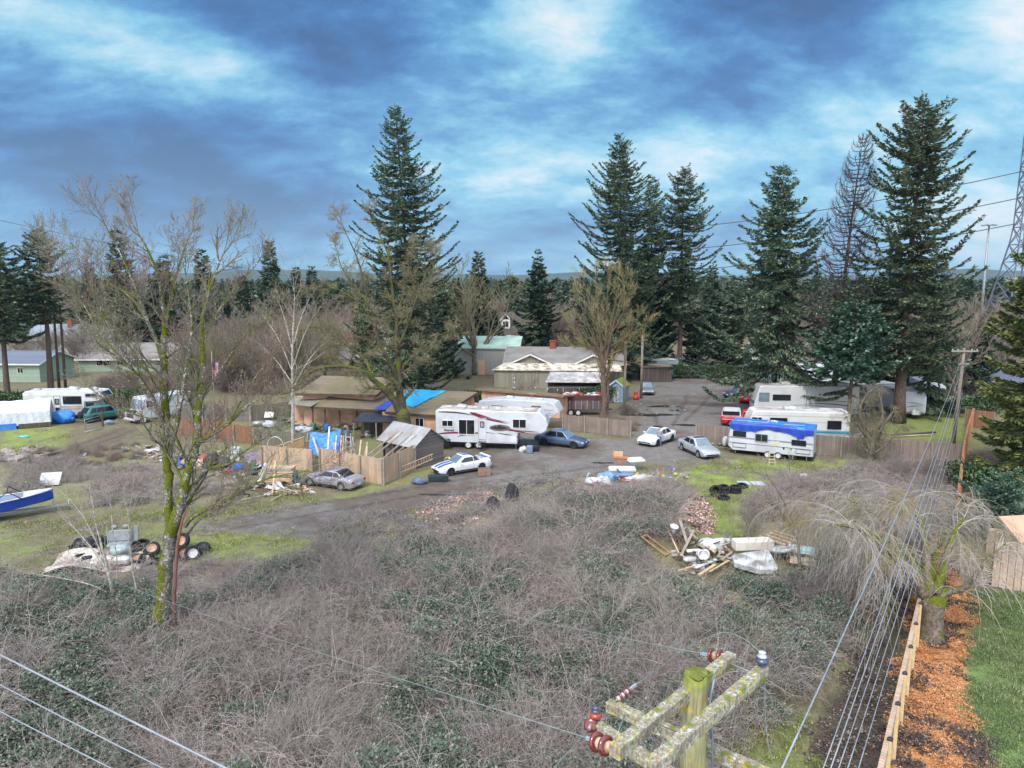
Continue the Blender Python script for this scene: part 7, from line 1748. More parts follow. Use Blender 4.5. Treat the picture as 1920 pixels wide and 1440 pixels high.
def rvs():
 # fifth wheel trailer, near
 c=G(879,842);rz=R(-7);d=Vector((math.cos(rz),math.sin(rz),0));W=2.45;lf=Vector((-d.y,d.x,0))
 o=c+d*1.9+lf*(W/2);t=thing('fifth_wheel_trailer','white fifth wheel trailer with maroon swooshes and raised nose parked beside the shed','trailer',(o.x,o.y,0),rz);L=10.2;x0,x1=-L/2+.15,L/2+.15
 rv_body(t,[(x0+.05,.65),(x1-2.75,.60),(x1-2.70,1.62),(x1-.55,1.62),(x1-.15,1.85),(x1,2.35),(x1-.18,2.95),(x1-.75,3.52),(x0+.2,3.58),(x0,3.4)],W,RVW,inset=.09)
 r_=MB();r_.box(((x0+x1)/2-.35,0,3.565),(L-1.4,W-.25,.05));r_.build('roof',RROOF,t)
 s=-1
 rvwin(t,s,W,x0+.62,2.05,1.0,.55,mull=(0,),frame=TRIMW);rvwin(t,s,W,x0+2.15,1.35,1.45,1.35,mull=(0,),frame=TRIMW);dr=rvwin(t,s,W,x0+3.95,.95,.68,1.9,m=RVW,frame=PLAST_W,fw=.03,name='door');rvwin(t,s,W,x0+4.13,2.05,.33,.5)
 rvwin(t,s,W,x0+7.05,2.05,1.2,.8,mull=(0,),frame=TRIMW)
 for p,m,of in((swoosh(x0+.3,3.35,x0+3.6,3.1,.16,.10,.1),DKD,0),(swoosh(x0+3.2,3.35,x0+6.6,2.4,.50,.06,-.05),MAR,.002),(swoosh(x0+4.2,3.0,x0+6.8,2.5,.16,.05,.0),GRY,.004),(swoosh(x0+.1,1.32,x0+4.0,1.42,.22,.06,.12),MAR,0),(swoosh(x0+2.0,1.10,x0+5.5,1.50,.16,.06,.22),GRY,.003),
      (swoosh(x0+4.9,1.95,x0+9.4,1.72,.12,.16,-.02),GRY,0),(swoosh(x0+6.0,2.05,x0+8.6,1.56,.26,.06,-.02),MAR,.003),(swoosh(x0+5.6,1.55,x0+8.3,1.05,.08,.10,.05),DKD,0)):ribbon(t,s,W,p,m,offs=of)
 # mountain like oval emblem
 ribbon(t,s,W,[(x0+4.95+.95*(1+math.cos(a)),2.02+.30*math.sin(a))for a in np.linspace(0,2*PI,22)[:-1]],GRY,'emblem',offs=.005);ribbon(t,s,W,[(x0+5.05,1.95),(x0+5.45,2.2),(x0+5.6,2.12),(x0+5.85,2.30),(x0+6.1,2.12),(x0+6.3,2.16),(x0+6.7,1.92),(x0+5.9,1.86)],DKD,'emblem',offs=.009)
 text(t,'Everest',(x0+.8,-W/2-.035,1.62),.30,(R(90),0,0),DKD)
 text(t,'Everest',(x1-.48,-W/2+.35,2.62),.52,(R(72),0,R(78)),DKD)
 em=MB();q=[(x1-.26,-.55,3.02),(x1-.20,-.25,3.18),(x1-.22,-.1,3.08),(x1-.2,.1,3.22),(x1-.24,.5,3.0)];em.add(q+[(a-.05,b,z-.01)for a,b,z in q],[(0,1,2,3,4),(9,8,7,6,5)]);em.build('emblem',GRY,t)
 for k,x in enumerate((-1.95-.0,-1.0)):
  for s_ in(-1,1):wheel(t,x-.0,s_*(W/2-.14),.38,.24,RIMW,8,s_)
 a_=MB();a_.box((-1.5,0,.72),(2.2,W-.5,.5));a_.box((x1-5,0,.5),(8.2,W-.6,.16));a_.build('chassis',TRIMK,t)
 st=MB()
 for k in range(3):st.box((x0+4.3,-W/2-.25-.2*k,.75-.22*k),(.62,.24,.03))
 st.bar((x0+4.0,-W/2,.8),(x0+4.0,-W/2-.6,.2),.03);st.bar((x0+4.6,-W/2,.8),(x0+4.6,-W/2-.6,.2),.03);st.build('folding_steps',TRIMK,t)
 bx=MB();bx.rbox((x0+.75,-W/2-.35,.62),(1.2,.55,.65),.03);bx.build('rear_box',PLAST_K,t)
 for s_ in(-1,1):lg=MB();lg.tube([(x1-2.9,s_*.9,0),(x1-2.9,s_*.9,1.0)],.05,8);lg.box((x1-2.9,s_*.9,.02),(.25,.25,.04));lg.build('jack_leg',METAL,t)
 rooftop(t,((x0+2.2,0,.9,.75,.26,'ac'),(x0+.9,.3,.9,.6,.12,'v'),(x0+4.4,-.2,.6,.5,.16,'v'),(x0+5.6,0,.45,.45,.12,'v'),(x0+7.6,.2,.5,.5,.12,'v')),3.58)
 bp=MB();bp.box((x0+1.7,-W/2-.02,.9),(.01,.01,.01));bp.rbox((x0+6.3,-W/2-.012,1.05),(2.2,.02,.62),.01);bp.build('storage_hatch',mat('rv_white2',(216,222,230),None,1,.4),t)
 # second fifth wheel behind
 rz=R(-16);c=G(985,817)+Vector((0,5.0,0));t=thing('fifth_wheel_trailer','older white fifth wheel trailer with thin stripes behind the maroon striped one','trailer',(c.x-.6,c.y,0),rz);L=9.2;x0,x1=-L/2,L/2;t.scale=(1,1,.86)
 rv_body(t,[(x0,.7),(x1-2.3,.65),(x1-2.25,1.45),(x1-.9,1.42),(x1-.05,2.15),(x1-.55,3.15),(x1-1.1,3.32),(x0+3.2,3.42),(x0+.9,3.1),(x0,2.7)],W,RVW,inset=.06)
 for z in(1.75,1.95,2.35):ribbon(t,-1,W,[(x0+.3,z),(x1-.6,z),(x1-.6,z+.035),(x0+.3,z+.035)],BLD if z<2 else GRY)
 rvwin(t,-1,W,x1-2.9,2.25,.95,.55,frame=METAL);rvwin(t,-1,W,x0+2,1.9,1.2,.7)
 fr=MB()
 for k in range(6):z=2.2+k*.15;fr.bar((x1-.08-(z-2.15)*.5+.02,-W/2+.15,z),(x1-.08-(z-2.15)*.5+.02,W/2-.15,z),.02,.05)
 fr.build('front_ribs',mat('cream_rib',(214,208,184)),t)
 rooftop(t,((x0+3.6,0,.9,.7,.25,'ac'),(x0+5.6,.1,.5,.5,.16,'v'),(x0+6.9,0,.6,.5,.18,'v')),3.36)
 an=MB();an.tube([(x0+5.9,.5,3.3),(x0+5.9,.5,3.95)],.025,6);an.rbox((x0+5.9,.5,3.95),(.9,.12,.05),.02);an.build('aerial',METAL,t)
 # tarped travel trailer
 a,b=G(1374,853),G(1513,868);d=(a-b);L=6.9;d.normalize();rz=math.atan2(d.y,d.x);W=2.3;mid=(a+b)/2;lf=Vector((-d.y,d.x,0));o=mid-lf*(W/2)
 t=thing('travel_trailer','white travel trailer with a blue tarpaulin roped over its roof, on the grass','trailer',(o.x,o.y,0),rz);x0,x1=-L/2,L/2
 rv_body(t,[(x0,.55),(x1-.35,.5),(x1,.8),(x1,1.7),(x1-.2,2.75),(x1-.35,2.86),(x0+.3,2.86),(x0+.05,2.7),(x0,1.7)],W,RVW,inset=.07)
 s=1
 for z,m in((1.62,BLD),(1.54,GRY),(1.10,GRY)):ribbon(t,s,W,[(x0+.05,z),(x1-.05,z),(x1-.05,z+.05),(x0+.05,z+.05)],m)
 for s in(1,):
  rvwin(t,s,W,x1-1.45,1.72,1.05,.42,mull=(0,),frame=TRIMK);rvwin(t,s,W,x1-3.25,1.45,1.0,.62,m=GLASS,mull=(0,),frame=METAL);rvwin(t,s,W,x0+.6,1.42,1.1,.42,mull=(-.17,.17),frame=TRIMK)
  rvwin(t,s,W,x1-1.5,.75,1.1,.36,m=RVW,frame=TRIMK,fw=.02,name='storage_hatch');rvwin(t,s,W,x0+.25,.75,1.1,.36,m=RVW,frame=TRIMK,fw=.02,name='storage_hatch')
  rvwin(t,s,W,x0+2.7,1.3,.7,.3,m=mat('vent_cream',(216,206,176)),frame=None,name='fridge_vent');rvwin(t,s,W,x0+2.25,.95,.14,.2,m=PLAST_K,frame=None,name='socket_cover');rvwin(t,s,W,x0+1.65,.95,.14,.16,m=PLAST_G,frame=None,name='socket_cover')
 for x in(x0+2.75,x0+3.75-.15):
  for s_ in(-1,1):wheel(t,x,s_*(W/2-.10),.34,.2,RIMW,8,s_)
 ch=MB();ch.box((x0+3.2,0,.5),(L-.4,W-.7,.14));ch.bar((x1-.3,.5,.5),(x1+1.1,0,.5),.08);ch.bar((x1-.3,-.5,.5),(x1+1.1,0,.5),.08);ch.build('chassis',TRIMK,t)
 gb=MB();gb.lathe([(.02,.5),(.17,.55),(.19,.8),(.19,1.15),(.1,1.3),(0,1.32)],12,(x1+.5,.18,0));gb.lathe([(.02,.5),(.17,.55),(.19,.8),(.19,1.15),(.1,1.3),(0,1.32)],12,(x1+.5,-.2,0));gb.build('gas_bottle',PLAST_W,t)
 jk=MB();jk.tube([(x1+.95,0,0),(x1+.95,0,.7)],.03,6);jk.build('jockey_jack',METAL,t)
 for x in(x1-.6,x0+.5):q=MB();q.tube([(x,1.0,0),(x,1.0,.55)],.03,6);q.build('jack_leg',METAL,t)
 rooftop(t,((0,0,.9,.7,.22,'ac'),),2.86)
 # tarp: profile draped over the roof, wrinkled, lying on the trailer
 nx,ny=60,26;P=[];rs=np.random.RandomState(2)
 for i in range(nx+1):
  x=x0+.02+(L-.15)*i/nx;
  for j in range(ny+1):
   f=(j/ny-.5)*2;fold=abs(math.sin(i/nx*13+.6));drop=.62+.16*math.sin(i/nx*9.5)-.12*fold+(.22 if i>nx*.1 and i<nx*.2 else 0)
   hwid=W/2+.05;tot=hwid+drop;s_=abs(f)*tot;sg=1 if f>0 else-1
   ridge_=.10*math.exp(-((x)/.9)**2)
   if s_<hwid:y,z=sg*s_,2.92+.22*math.exp(-(x/.6)**2)*(1-s_/hwid)**.5*.9+.02*rs.rand()
   else:k_=(s_-hwid);y,z=sg*(hwid+.03+.05*math.sin(i*.9+k_*3)*k_+.02*fold),2.90-k_
   P.append((x,y,z))
 F_=[(i*(ny+1)+j,(i+1)*(ny+1)+j,(i+1)*(ny+1)+j+1,i*(ny+1)+j+1)for i in range(nx)for j in range(ny)]
 mm=[0 if(5<=j<=20)else 1 for i in range(nx)for j in range(ny)]  # lighter top, darker hanging sides: light and shade painted into one blue sheet
 mb=MB();mb.add(P,F_,0,True);mb.m=mm;ob=mb.build('tarpaulin',[TARP_B,TARP_BD],loc=(o.x,o.y,0),rz=rz);tag(ob,'blue tarpaulin draped over the roof of the travel trailer','tarpaulin')
 for k,(xa_,xb_)in enumerate(((-2.6,-1.0),(.2,1.9),(1.8,2.9))):
  q=MB();q.bar((xa_,.55,3.03),(xb_,.62,3.0),.1,.04);ob=q.build('batten',WOOD_N,loc=(o.x,o.y,0),rz=rz);tag(ob,('wooden batten weighing down the right end of the blue trailer tarpaulin','wooden batten on the middle of the blue trailer tarpaulin','wooden batten weighing down the left end of the blue trailer tarpaulin')[k],'batten')
 # motorhomes behind the fence
 def motorhome(label,pxl,pxr,Y,top,hgt_,rz,bodym,deco,front_screen=True,W=2.5):
  L=(pxr-pxl)/F_PX*(Y*CP+12*SP)/math.cos(rz-PI);xc=(pxl+pxr)/2;b_=base_at(xc,Y)
  t=thing('motorhome',label,'motorhome',(b_[0],Y+W/2,0),rz);x0,x1=-L/2,L/2
  rv_body(t,[(x0,.7),(x0+.1,.55),(x1-.6,.5),(x1-.08,.62),(x1,1.25),(x1-.22,2.2),(x1-.55,hgt_-.12),(x1-.85,hgt_),(x0+.15,hgt_),(x0,hgt_-.15)],W,bodym,inset=.07)
  r_=MB();r_.box(((x0+x1)/2-.3,0,hgt_+.01),(L-1.4,W-.3,.04));r_.build('roof',RROOF,t)
  w_=MB();w_.add([(x1-.0,-1.05,1.35),(x1-.0,1.05,1.35),(x1-.30,1.0,2.35),(x1-.30,-1.0,2.35)]+[(x1-.3,-1.05,1.35),(x1-.3,1.05,1.35),(x1-.6,1.0,2.35),(x1-.6,-1.0,2.35)],[(0,1,2,3),(7,6,5,4),(0,4,5,1),(1,5,6,2),(2,6,7,3),(3,7,4,0)]);w_.build('windscreen',GLASS_L,t)
  for x in(x1-1.3,x0+2.6):
   for s_ in(-1,1):wheel(t,x,s_*(W/2-.15),.42,.25,RIMW,8,s_)
  deco(t,x0,x1,W);return t
 def d1(t,x0,x1,W):
  s=1
  rvwin(t,s,W,x1-1.35,1.55,.95,.85,mull=(.1,),frame=TRIMW);rvwin(t,s,W,x1-3.6,1.45,1.5,.9,mull=(0,));rvwin(t,s,W,x0+.8,1.45,1.2,.75)
  for z,m,h in((.98,TEAL,.22),(1.22,BLD,.06),(.86,BLD,.06)):ribbon(t,s,W,[(x0+.05,z),(x1-.4,z+.05),(x1-.3,z+.05+h*.3),(x1-3,z+h),(x0+.05,z+h)],m)
  ribbon(t,s,W,[(x0+.05,2.55),(x1-.9,2.55),(x1-.9,2.58),(x0+.05,2.58)],TAND);ribbon(t,s,W,[(x0+.05,2.0),(x1-3.9,2.0),(x1-3.9,2.02),(x0+.05,2.02)],TAND)
  rvwin(t,s,W,x0+4.6,1.8,.3,.16,m=PLAST_W,frame=None,name='porch_light')
  rooftop(t,((x1-4.1,0,1.1,.8,.26,'ac'),(x0+3.6,.2,.8,.5,.10,'v'),(x0+2.2,0,.6,.5,.12,'v'),(x0+5.0,.1,.9,.5,.08,'v')),3.0,PLAST_W)
  ld=MB();
  for s_ in(-.7,-.3):ld.tube([(x0-.08,s_,.9),(x0-.08,s_,3.0)],.02,6)
  for k in range(6):ld.tube([(x0-.08,-.7,1+k*.36),(x0-.08,-.3,1+k*.36)],.018,6)
  ld.build('roof_ladder',METAL,t);panel(t,'window',(x0,.8,1.6),(0,-1,0),(0,0,1),0,0,1.6,.7,GLASS,frame=TRIMK)
 motorhome('white motorhome with a teal stripe parked just behind the long fence',1406,1590,66.0,765,3.0,R(172),RVC,d1)
 def d2(t,x0,x1,W):
  s=1;rvwin(t,s,W,x1-1.6,1.75,1.1,.95,frame=METAL,m=GLASS_L);rvwin(t,s,W,x1-3.9,1.9,1.9,.6,mull=(0,));
  for p,m in((swoosh(x0+.3,2.2,x0+4.2,2.5,.3,.5,.45),DKD),(swoosh(x0+.4,1.2,x0+6.2,1.5,.14,.05,.2),DKD),(swoosh(x0+3.4,1.15,x0+8.0,1.3,.10,.05,.15),BLD),(swoosh(x0+.3,1.7,x0+2.8,1.8,.1,.08,.1),GRY)):ribbon(t,s,W,p,m)
  so=MB();so.rbox((x1-5.6,W/2+.05,2.0),(.06,.12,2.2),.01);so.build('slide_out_trim',METAL,t)
  rooftop(t,((x1-3.6,0,1.0,.8,.28,'ac'),(x0+3,0,1.0,.8,.26,'ac'),(x0+5.8,.1,1.3,.5,.14,'v')),3.5,PLAST_W)
  ct=MB();ct.rbox((x0-.06,0,2.0),(.9,W+.12,3.0),.1);ct.build('rear_cover',mat('black_sheeting',(44,46,54),(90,94,104),1.4,.35,bump=1,bscale=4,stretch=(1,1,3)),t)
 motorhome('large grey motorhome with black curls and black plastic over its tail behind two tree trunks',1418,1612,79.0,724,3.5,R(174),RVG,d2)
 # left class C motorhome
 Y=G(140,790).y+2.2;b_=base_at(133,Y);rz=R(3);L=8.6;t=thing('motorhome','old cream motorhome with over cab bunk behind the white tarpaulin shelter','motorhome',(b_[0],Y,0),rz);W=2.35;x0,x1=-L/2,L/2
 rv_body(t,[(x0,.8),(x0+.1,.6),(x1-2.2,.55),(x1-2.1,2.0),(x1-.55,2.05),(x1-.05,2.45),(x1-.5,3.1),(x1-2,3.2),(x0+.3,3.15),(x0,2.9)],W,RVC,inset=.06)
 cb=MB();cb.prism([(x1-2.3,.5),(x1-.1,.5),(x1,.75),(x1-.05,1.1),(x1-.9,1.25),(x1-1.35,2.0),(x1-2.3,2.0)],-.98,.98);cb.build('cab',RVC,t)
 for z,m,h in((1.35,TAND,.12),(1.15,MAR,.05),(2.6,TAND,.03)):ribbon(t,-1,W,[(x0,z),(x1-2.3,z),(x1-2.3,z+h),(x0,z+h)],m)
 rvwin(t,-1,W,x0+4.3,1.75,1.9,.8,mull=(0,));rvwin(t,-1,W,x0+3.3,.7,.66,1.95,m=RVC,frame=METAL,fw=.03,name='door');rvwin(t,-1,W,x0+3.42,1.7,.42,.6);rvwin(t,-1,W,x0+3.38,.75,.5,.6,m=TRIMK,frame=None,name='door_screen');rvwin(t,-1,W,x1-1.9,2.5,1.2,.35,mull=(0,),frame=METAL)
 panel(t,'cab_window',(x1-2.0,-.99,1.35),(1,0,0),(0,0,1),0,0,.8,.5,GLASS,th=.02,off=.01,frame=TRIMK,fw=.04)
 fw_=MB();q=[(x1-.10,-.9,2.5),(x1-.10,.9,2.5),(x1-.42,.9,2.98),(x1-.42,-.9,2.98)];fw_.add([(a+.04,b,z)for a,b,z in q]+[(a-.1,b,z)for a,b,z in q],[(0,1,2,3),(7,6,5,4),(0,4,5,1),(1,5,6,2),(2,6,7,3),(3,7,4,0)]);fw_.build('window',GLASS,t)
 for x in(x0+2.3,x1-1.1):
  for s_ in(-1,1):wheel(t,x,s_*(W/2-.16),.38,.24,RIMW,8,s_)
 rooftop(t,((x0+4.9,0,1.0,.75,.28,'ac'),(x1-1.5,0,.7,.6,.22,'ac'),(x0+1,0,.7,.5,.14,'v'),(x0+2.6,.2,1.0,.5,.07,'v')),3.16)
 # white trailers at the right
 for k,(pl,pr_,pb_,lb,rz)in enumerate(((1695,1732,786,'white travel trailer with grey curls on its end beside the ragged fir',R(-97)),(1740,1762,764,'white travel trailer with a torn black front window behind the one with grey curls',R(-103)))):
  c=G((pl+pr_)/2,pb_);L=6.2;W=2.35;dr_=Vector((math.cos(rz),math.sin(rz),0));o=c-dr_*(L/2);t=thing('travel_trailer',lb,'trailer',(o.x,o.y,0),rz);x0,x1=-L/2,L/2;zt=2.95
  rv_body(t,[(x0,.6),(x1-.2,.55),(x1,.8),(x1,zt-.5),(x1-.3,zt),(x0,zt)],W,RVW,inset=.05);panel(t,'storage_hatch',(x0+1,-W/2,.7),(1,0,0),(0,0,1),0,0,1.0,.4,RVG,th=.02,off=.01)
  if k:panel(t,'window',(x1+.0,-.95,1.45),(0,1,0),(0,0,1),0,0,1.9,.95,mat('torn_plastic',(40,44,58),(90,94,108),2,.3,stretch=(1,6,1)),th=.03,off=.02,frame=TRIMW)
  else:
   for p in(swoosh(-1.0,1.9,.9,1.6,.05,.12,.05),swoosh(-.9,1.3,1.0,1.45,.12,.04,.1)):
    q=MB();q.add([(x1+.012,x,z)for x,z in p]+[(x1-.01,x,z)for x,z in p],[tuple(range(len(p))),tuple(range(2*len(p)-1,len(p)-1,-1))]);q.build('front_decal',GRY,t)
  gb=MB()
  for s_ in(-.18,.2):gb.lathe([(.02,.5),(.16,.55),(.17,1.05),(.1,1.2),(0,1.22)],10,(x1+.35,s_,0))
  gb.rbox((x1+.33,0,.8),(.5,.85,.5),.05);gb.build('gas_bottle_cover',PLAST_W,t);ch=MB();ch.bar((x1-.2,.5,.5),(x1+1,0,.5),.07);ch.bar((x1-.2,-.5,.5),(x1+1,0,.5),.07);ch.box((0,0,.5),(L-.3,W-.6,.12));ch.build('chassis',TRIMK,t)
  for s_ in(-1,1):wheel(t,-.2,s_*(W/2-.1),.33,.2,RIMW,8,s_)
  rooftop(t,((.5,0,.9,.7,.24,'ac'),(-1.5,0,.5,.5,.12,'v')),zt)
 # step van
 a,b=G(256,800),G(322,781);d=(a-b).normalized();rz=math.atan2(d.y,d.x);rz=R(-122);W=2.2;L=6.6
 t=thing('step_van','old white step van with open engine bay behind the mossy maple','van',(G(285,790).x+.2,G(285,790).y+1.3,0),rz);x0,x1=-L/2,L/2
 rv_body(t,[(x0,.6),(x0+.1,.5),(x1-.95,.5),(x1-.9,1.5),(x1-.72,1.65),(x1-1.0,2.62),(x1-1.15,2.75),(x0+.1,2.8),(x0,2.65)],W,RVW,inset=.09)
 nb=MB();nb.prism([(x1-.95,.5),(x1-.05,.5),(x1,.62),(x1-.02,1.18),(x1-.12,1.3),(x1-.4,1.36),(x1-.9,1.5)],-.98,.98);nb.build('bonnet',RVW,t)
 op=MB();op.rbox((x1-.20,0,1.36),(.42,1.7,.16),.02);op.build('engine_bay',TRIMK,t)
 gr=MB();gr.rbox((x1-.0,0,.88),(.05,1.1,.42),.01);gr.build('grille',TRIMK,t)
 for s_ in(-1,1):
  hl=MB();hl.rbox((x1+.0,s_*.74,.92),(.06,.26,.26),.02);hl.build('headlight',HEAD,t)
  q=MB();pts=[(x1-.70,s_*.06,1.68),(x1-.70,s_*.98,1.68),(x1-.97,s_*.98,2.52),(x1-.97,s_*.06,2.52)];q.add([(a_+.02,b_,c_+.005)for a_,b_,c_ in pts]+[(a_-.05,b_,c_)for a_,b_,c_ in pts],[(0,1,2,3),(7,6,5,4),(0,4,5,1),(1,5,6,2),(2,6,7,3),(3,7,4,0)]);q.build('windscreen',GLASS_L,t)
  rvwin(t,s_,W,x1-2.0,1.65,.8,.75,frame=TRIMW)
  for x in(x1-.85,x0+1.5):wheel(t,x,s_*(W/2-.12),.38,.24,RIMW,8,s_)
 bp=MB();bp.rbox((x1+.08,0,.52),(.14,2.1,.2),.03);bp.build('bumper',PLAST_W,t)
 # white tarpaulin shelter
 a,b=G(-60,812),G(96,800);d=(b-a);L=d.length;d.normalize();rz=math.atan2(d.y,d.x);t=thing('tarp_shelter','long white tarpaulin shelter with a blue skirt at the left edge','shelter',(a.x,a.y,0),rz);Wd=3.6
 rs=np.random.RandomState(3);n=50;m_=24;P=[]
 def pt(f): # around section
  pr=[(0,.35),(0.02,1.75),(Wd/2,2.75),(Wd-.02,1.75),(Wd,.35)];cum=[0,.26,.5,.74,1];return float(np.interp(f,cum,[p[0]for p in pr])),float(np.interp(f,cum,[p[1]for p in pr]))
 for i in range(n+1):
  for j in range(m_+1):
   y,z=pt(j/m_);k=.05*math.sin(i*1.3+j*.4)*(1-abs(j/m_-.5)*1.2)+.03*rs.rand();P.append((L*i/n,y-(k if j<m_*.3 else 0),z+(-.05*math.sin(i/n*5*PI)**2 if .3<j/m_<.7 else 0)+.01*rs.rand()))
 F_=[(i*(m_+1)+j,(i+1)*(m_+1)+j,(i+1)*(m_+1)+j+1,i*(m_+1)+j+1)for i in range(n)for j in range(m_)]
 MB().add(P,F_,0,False).build('cover',TARP_W,t)
 e=MB();e.add([(L-.02,.05,.35),(L-.02,.05,1.75),(L-.02,Wd/2,2.7),(L-.02,Wd-.05,1.75),(L-.02,Wd-.05,.35)],[(0,1,2,3,4)]);e.build('end_sheet',mat('grey_sheet',(186,186,190),(150,148,150),1,.6,c3=(150,132,112)),t)
 sk=MB();sk.box((L*.3,-.04,.32),(L*.55,.06,.6));sk.build('skirt',TARP_B,t);sk=MB();sk.box((L*.8,-.03,.3),(L*.4,.06,.45));sk.build('skirt',WALL_DK,t)
 # boat on trailer
 bow=G(101,936,.9);st_=G(-70,962,.8);d=(bow-st_);d.z=0;d.normalize();rz=math.atan2(d.y,d.x);L=5.2;t=thing('motor_boat','blue open boat with white gunwale sitting on a trailer at the left edge','boat',(bow.x,bow.y,0),rz)
 n=16;rows=[];rows_in=[]
 for i in range(n+1):
  f=i/n;x=-L*f;w_=1.0*(1-(1-f)**2.4)**.8+.02;zg=1.28+.32*(1-f)**2;zk=.52+.42*(1-f)**3;zc=.62+.50*(1-f)**2.5
  rows.append([(x,-w_,zg),(x,-w_*.86,zc),(x+(0),0,zk),(x,w_*.86,zc),(x,w_,zg)]);rows_in.append([(x-.1,-w_*.88,zg-.01),(x-.1,-w_*.7,zc+.12),(x-.1,w_*.7,zc+.12),(x-.1,w_*.88,zg-.01)])
 hb=MB();hb.add([p for r_ in rows for p in r_],[(i*5+k,i*5+k+1,(i+1)*5+k+1,(i+1)*5+k)for i in range(n)for k in range(4)]+[tuple(n*5+k for k in range(5))]);hb.build('hull',mat('blue_hull',(34,74,176),(28,62,150),.8,.3,coat=.3),t)
 ib=MB();ib.add([p for r_ in rows_in for p in r_],[(i*4+k,i*4+k+1,(i+1)*4+k+1,(i+1)*4+k)for i in range(4,n)for k in range(3)]);ib.build('interior',mat('boat_inner',(120,150,200),(150,152,160),1,.5),t)
 dk=MB();dk.add([p for i in range(6)for p in(rows[i][0],rows[i][4])],[(i*2,i*2+1,i*2+3,i*2+2)for i in range(5)]);dk.v=[(a,b,c+.01)for a,b,c in dk.v];dk.build('foredeck',mat('boat_white',(206,210,216),(176,180,188),2,.5),t)
 gw_=MB()
 for s_ in(0,4):gw_.tube([(p[s_][0],p[s_][1],p[s_][2]+.02)for p in rows],.045,6)
 gw_.build('gunwale',mat('boat_white',(206,210,216)),t)
 fr=MB();w2=rows[7][4][1];fr.tube([(-1.6,-w2,1.35),(-2.4,-w2*.9,1.95),(-2.4,w2*.9,1.95),(-1.6,w2,1.35)],.03,6);fr.tube([(-3.2,-w2,1.3),(-2.4,-w2*.9,1.95)],.025,6);fr.build('canopy_frame',TRIMK,t)
 se=MB();se.rbox((-3.4,0,1.0),(.5,1.5,.25),.04);se.rbox((-4.4,0,1.0),(.5,1.6,.25),.04);se.build('bench_seat',PLAST_B,t)
 tr=thing('boat_trailer','low boat trailer with white walled wheel under the blue boat','trailer',(bow.x,bow.y,0),rz);q=MB();q.bar((.9,0,.45),(-5,-.62,.42),.08);q.bar((.9,0,.45),(-5,.62,.42),.08);q.bar((-3.4,-.95,.35),(-3.4,.95,.35),.07);q.bar((-4.7,-.6,.42),(-4.7,.6,.42),.07);q.build('frame',METAL,tr)
 q=MB();q.tube([(.8,0,.0),(.8,0,.75)],.035,8);q.bar((-.1,0,.45),(-.05,0,.95),.06);q.build('winch_post',METAL,tr)
 for s_ in(-1,1):wheel(tr,-3.5,s_*.98,.33,.18,RIMW,8,s_)
 # brown dump trailer
 a,b=G(1070,783),G(1125,783);rz=R(-2);W=2.1;L=4.6;c=G(1092,779);t=thing('dump_trailer','brown high sided dump trailer with twin axles heaped with scrap','trailer',(c.x-.1,c.y+W/2,0),rz)
 bb=MB();bb.box((0,-W/2+.04,1.2),(L,.07,1.0));bb.box((0,W/2-.04,1.2),(L,.07,1.0));bb.box((-L/2,0,1.2),(.07,W,1.0));bb.box((L/2,0,1.2),(.07,W,1.0));bb.box((0,0,.72),(L,W,.08));bb.build('box_body',mat('grey_box_paint',(104,102,108),(84,82,88),2,.7,c3=(96,66,58),s3=1.5),t)
 ex=MB();ex.box((0,-W/2+.02,2.0),(L+.3,.05,.62));ex.box((0,W/2-.02,2.0),(L+.3,.05,.62));ex.box((-L/2-.1,0,2.0),(.05,W,.6));ex.box((L/2+.1,0,2.0),(.05,W,.6));ex.build('side_extension',mat('brown_boards',(96,62,54),(74,48,44),2,.9),t)
 rb=MB()
 for k in range(7):rb.box((-L/2+.35+k*(L-.7)/6,-W/2-.02,1.2),(.10,.08,1.0))
 rb.build('rib',METAL,t);ch=MB();ch.box((0,0,.62),(L,1.0,.14));ch.bar((L/2,0,.6),(L/2+1.3,0,.55),.12);ch.build('chassis',TRIMK,t)
 for x in(-.9,-.05):
  for s_ in(-1,1):wheel(t,x-.3,s_*(W/2+.12),.36,.22,RIMW,8,s_)
 sc_=MB();rg=random.Random(4)
 for k in range(26):sc_.lump((rg.uniform(-2,2),rg.uniform(-.8,.8),2.2+rg.uniform(-.1,.2)),(rg.uniform(.2,.5),rg.uniform(.15,.4),rg.uniform(.1,.25)),8,k,.4,m=k%3)
 ob=sc_.build('scrap_heap',[METAL,mat('white_scrap',(210,206,204)),mat('red_scrap',(170,70,60))],loc=(c.x-.1,c.y+W/2,0),rz=rz);tag(ob,'jumble of white and red scrap filling the dump trailer','scrap',kind='stuff')
rvs()
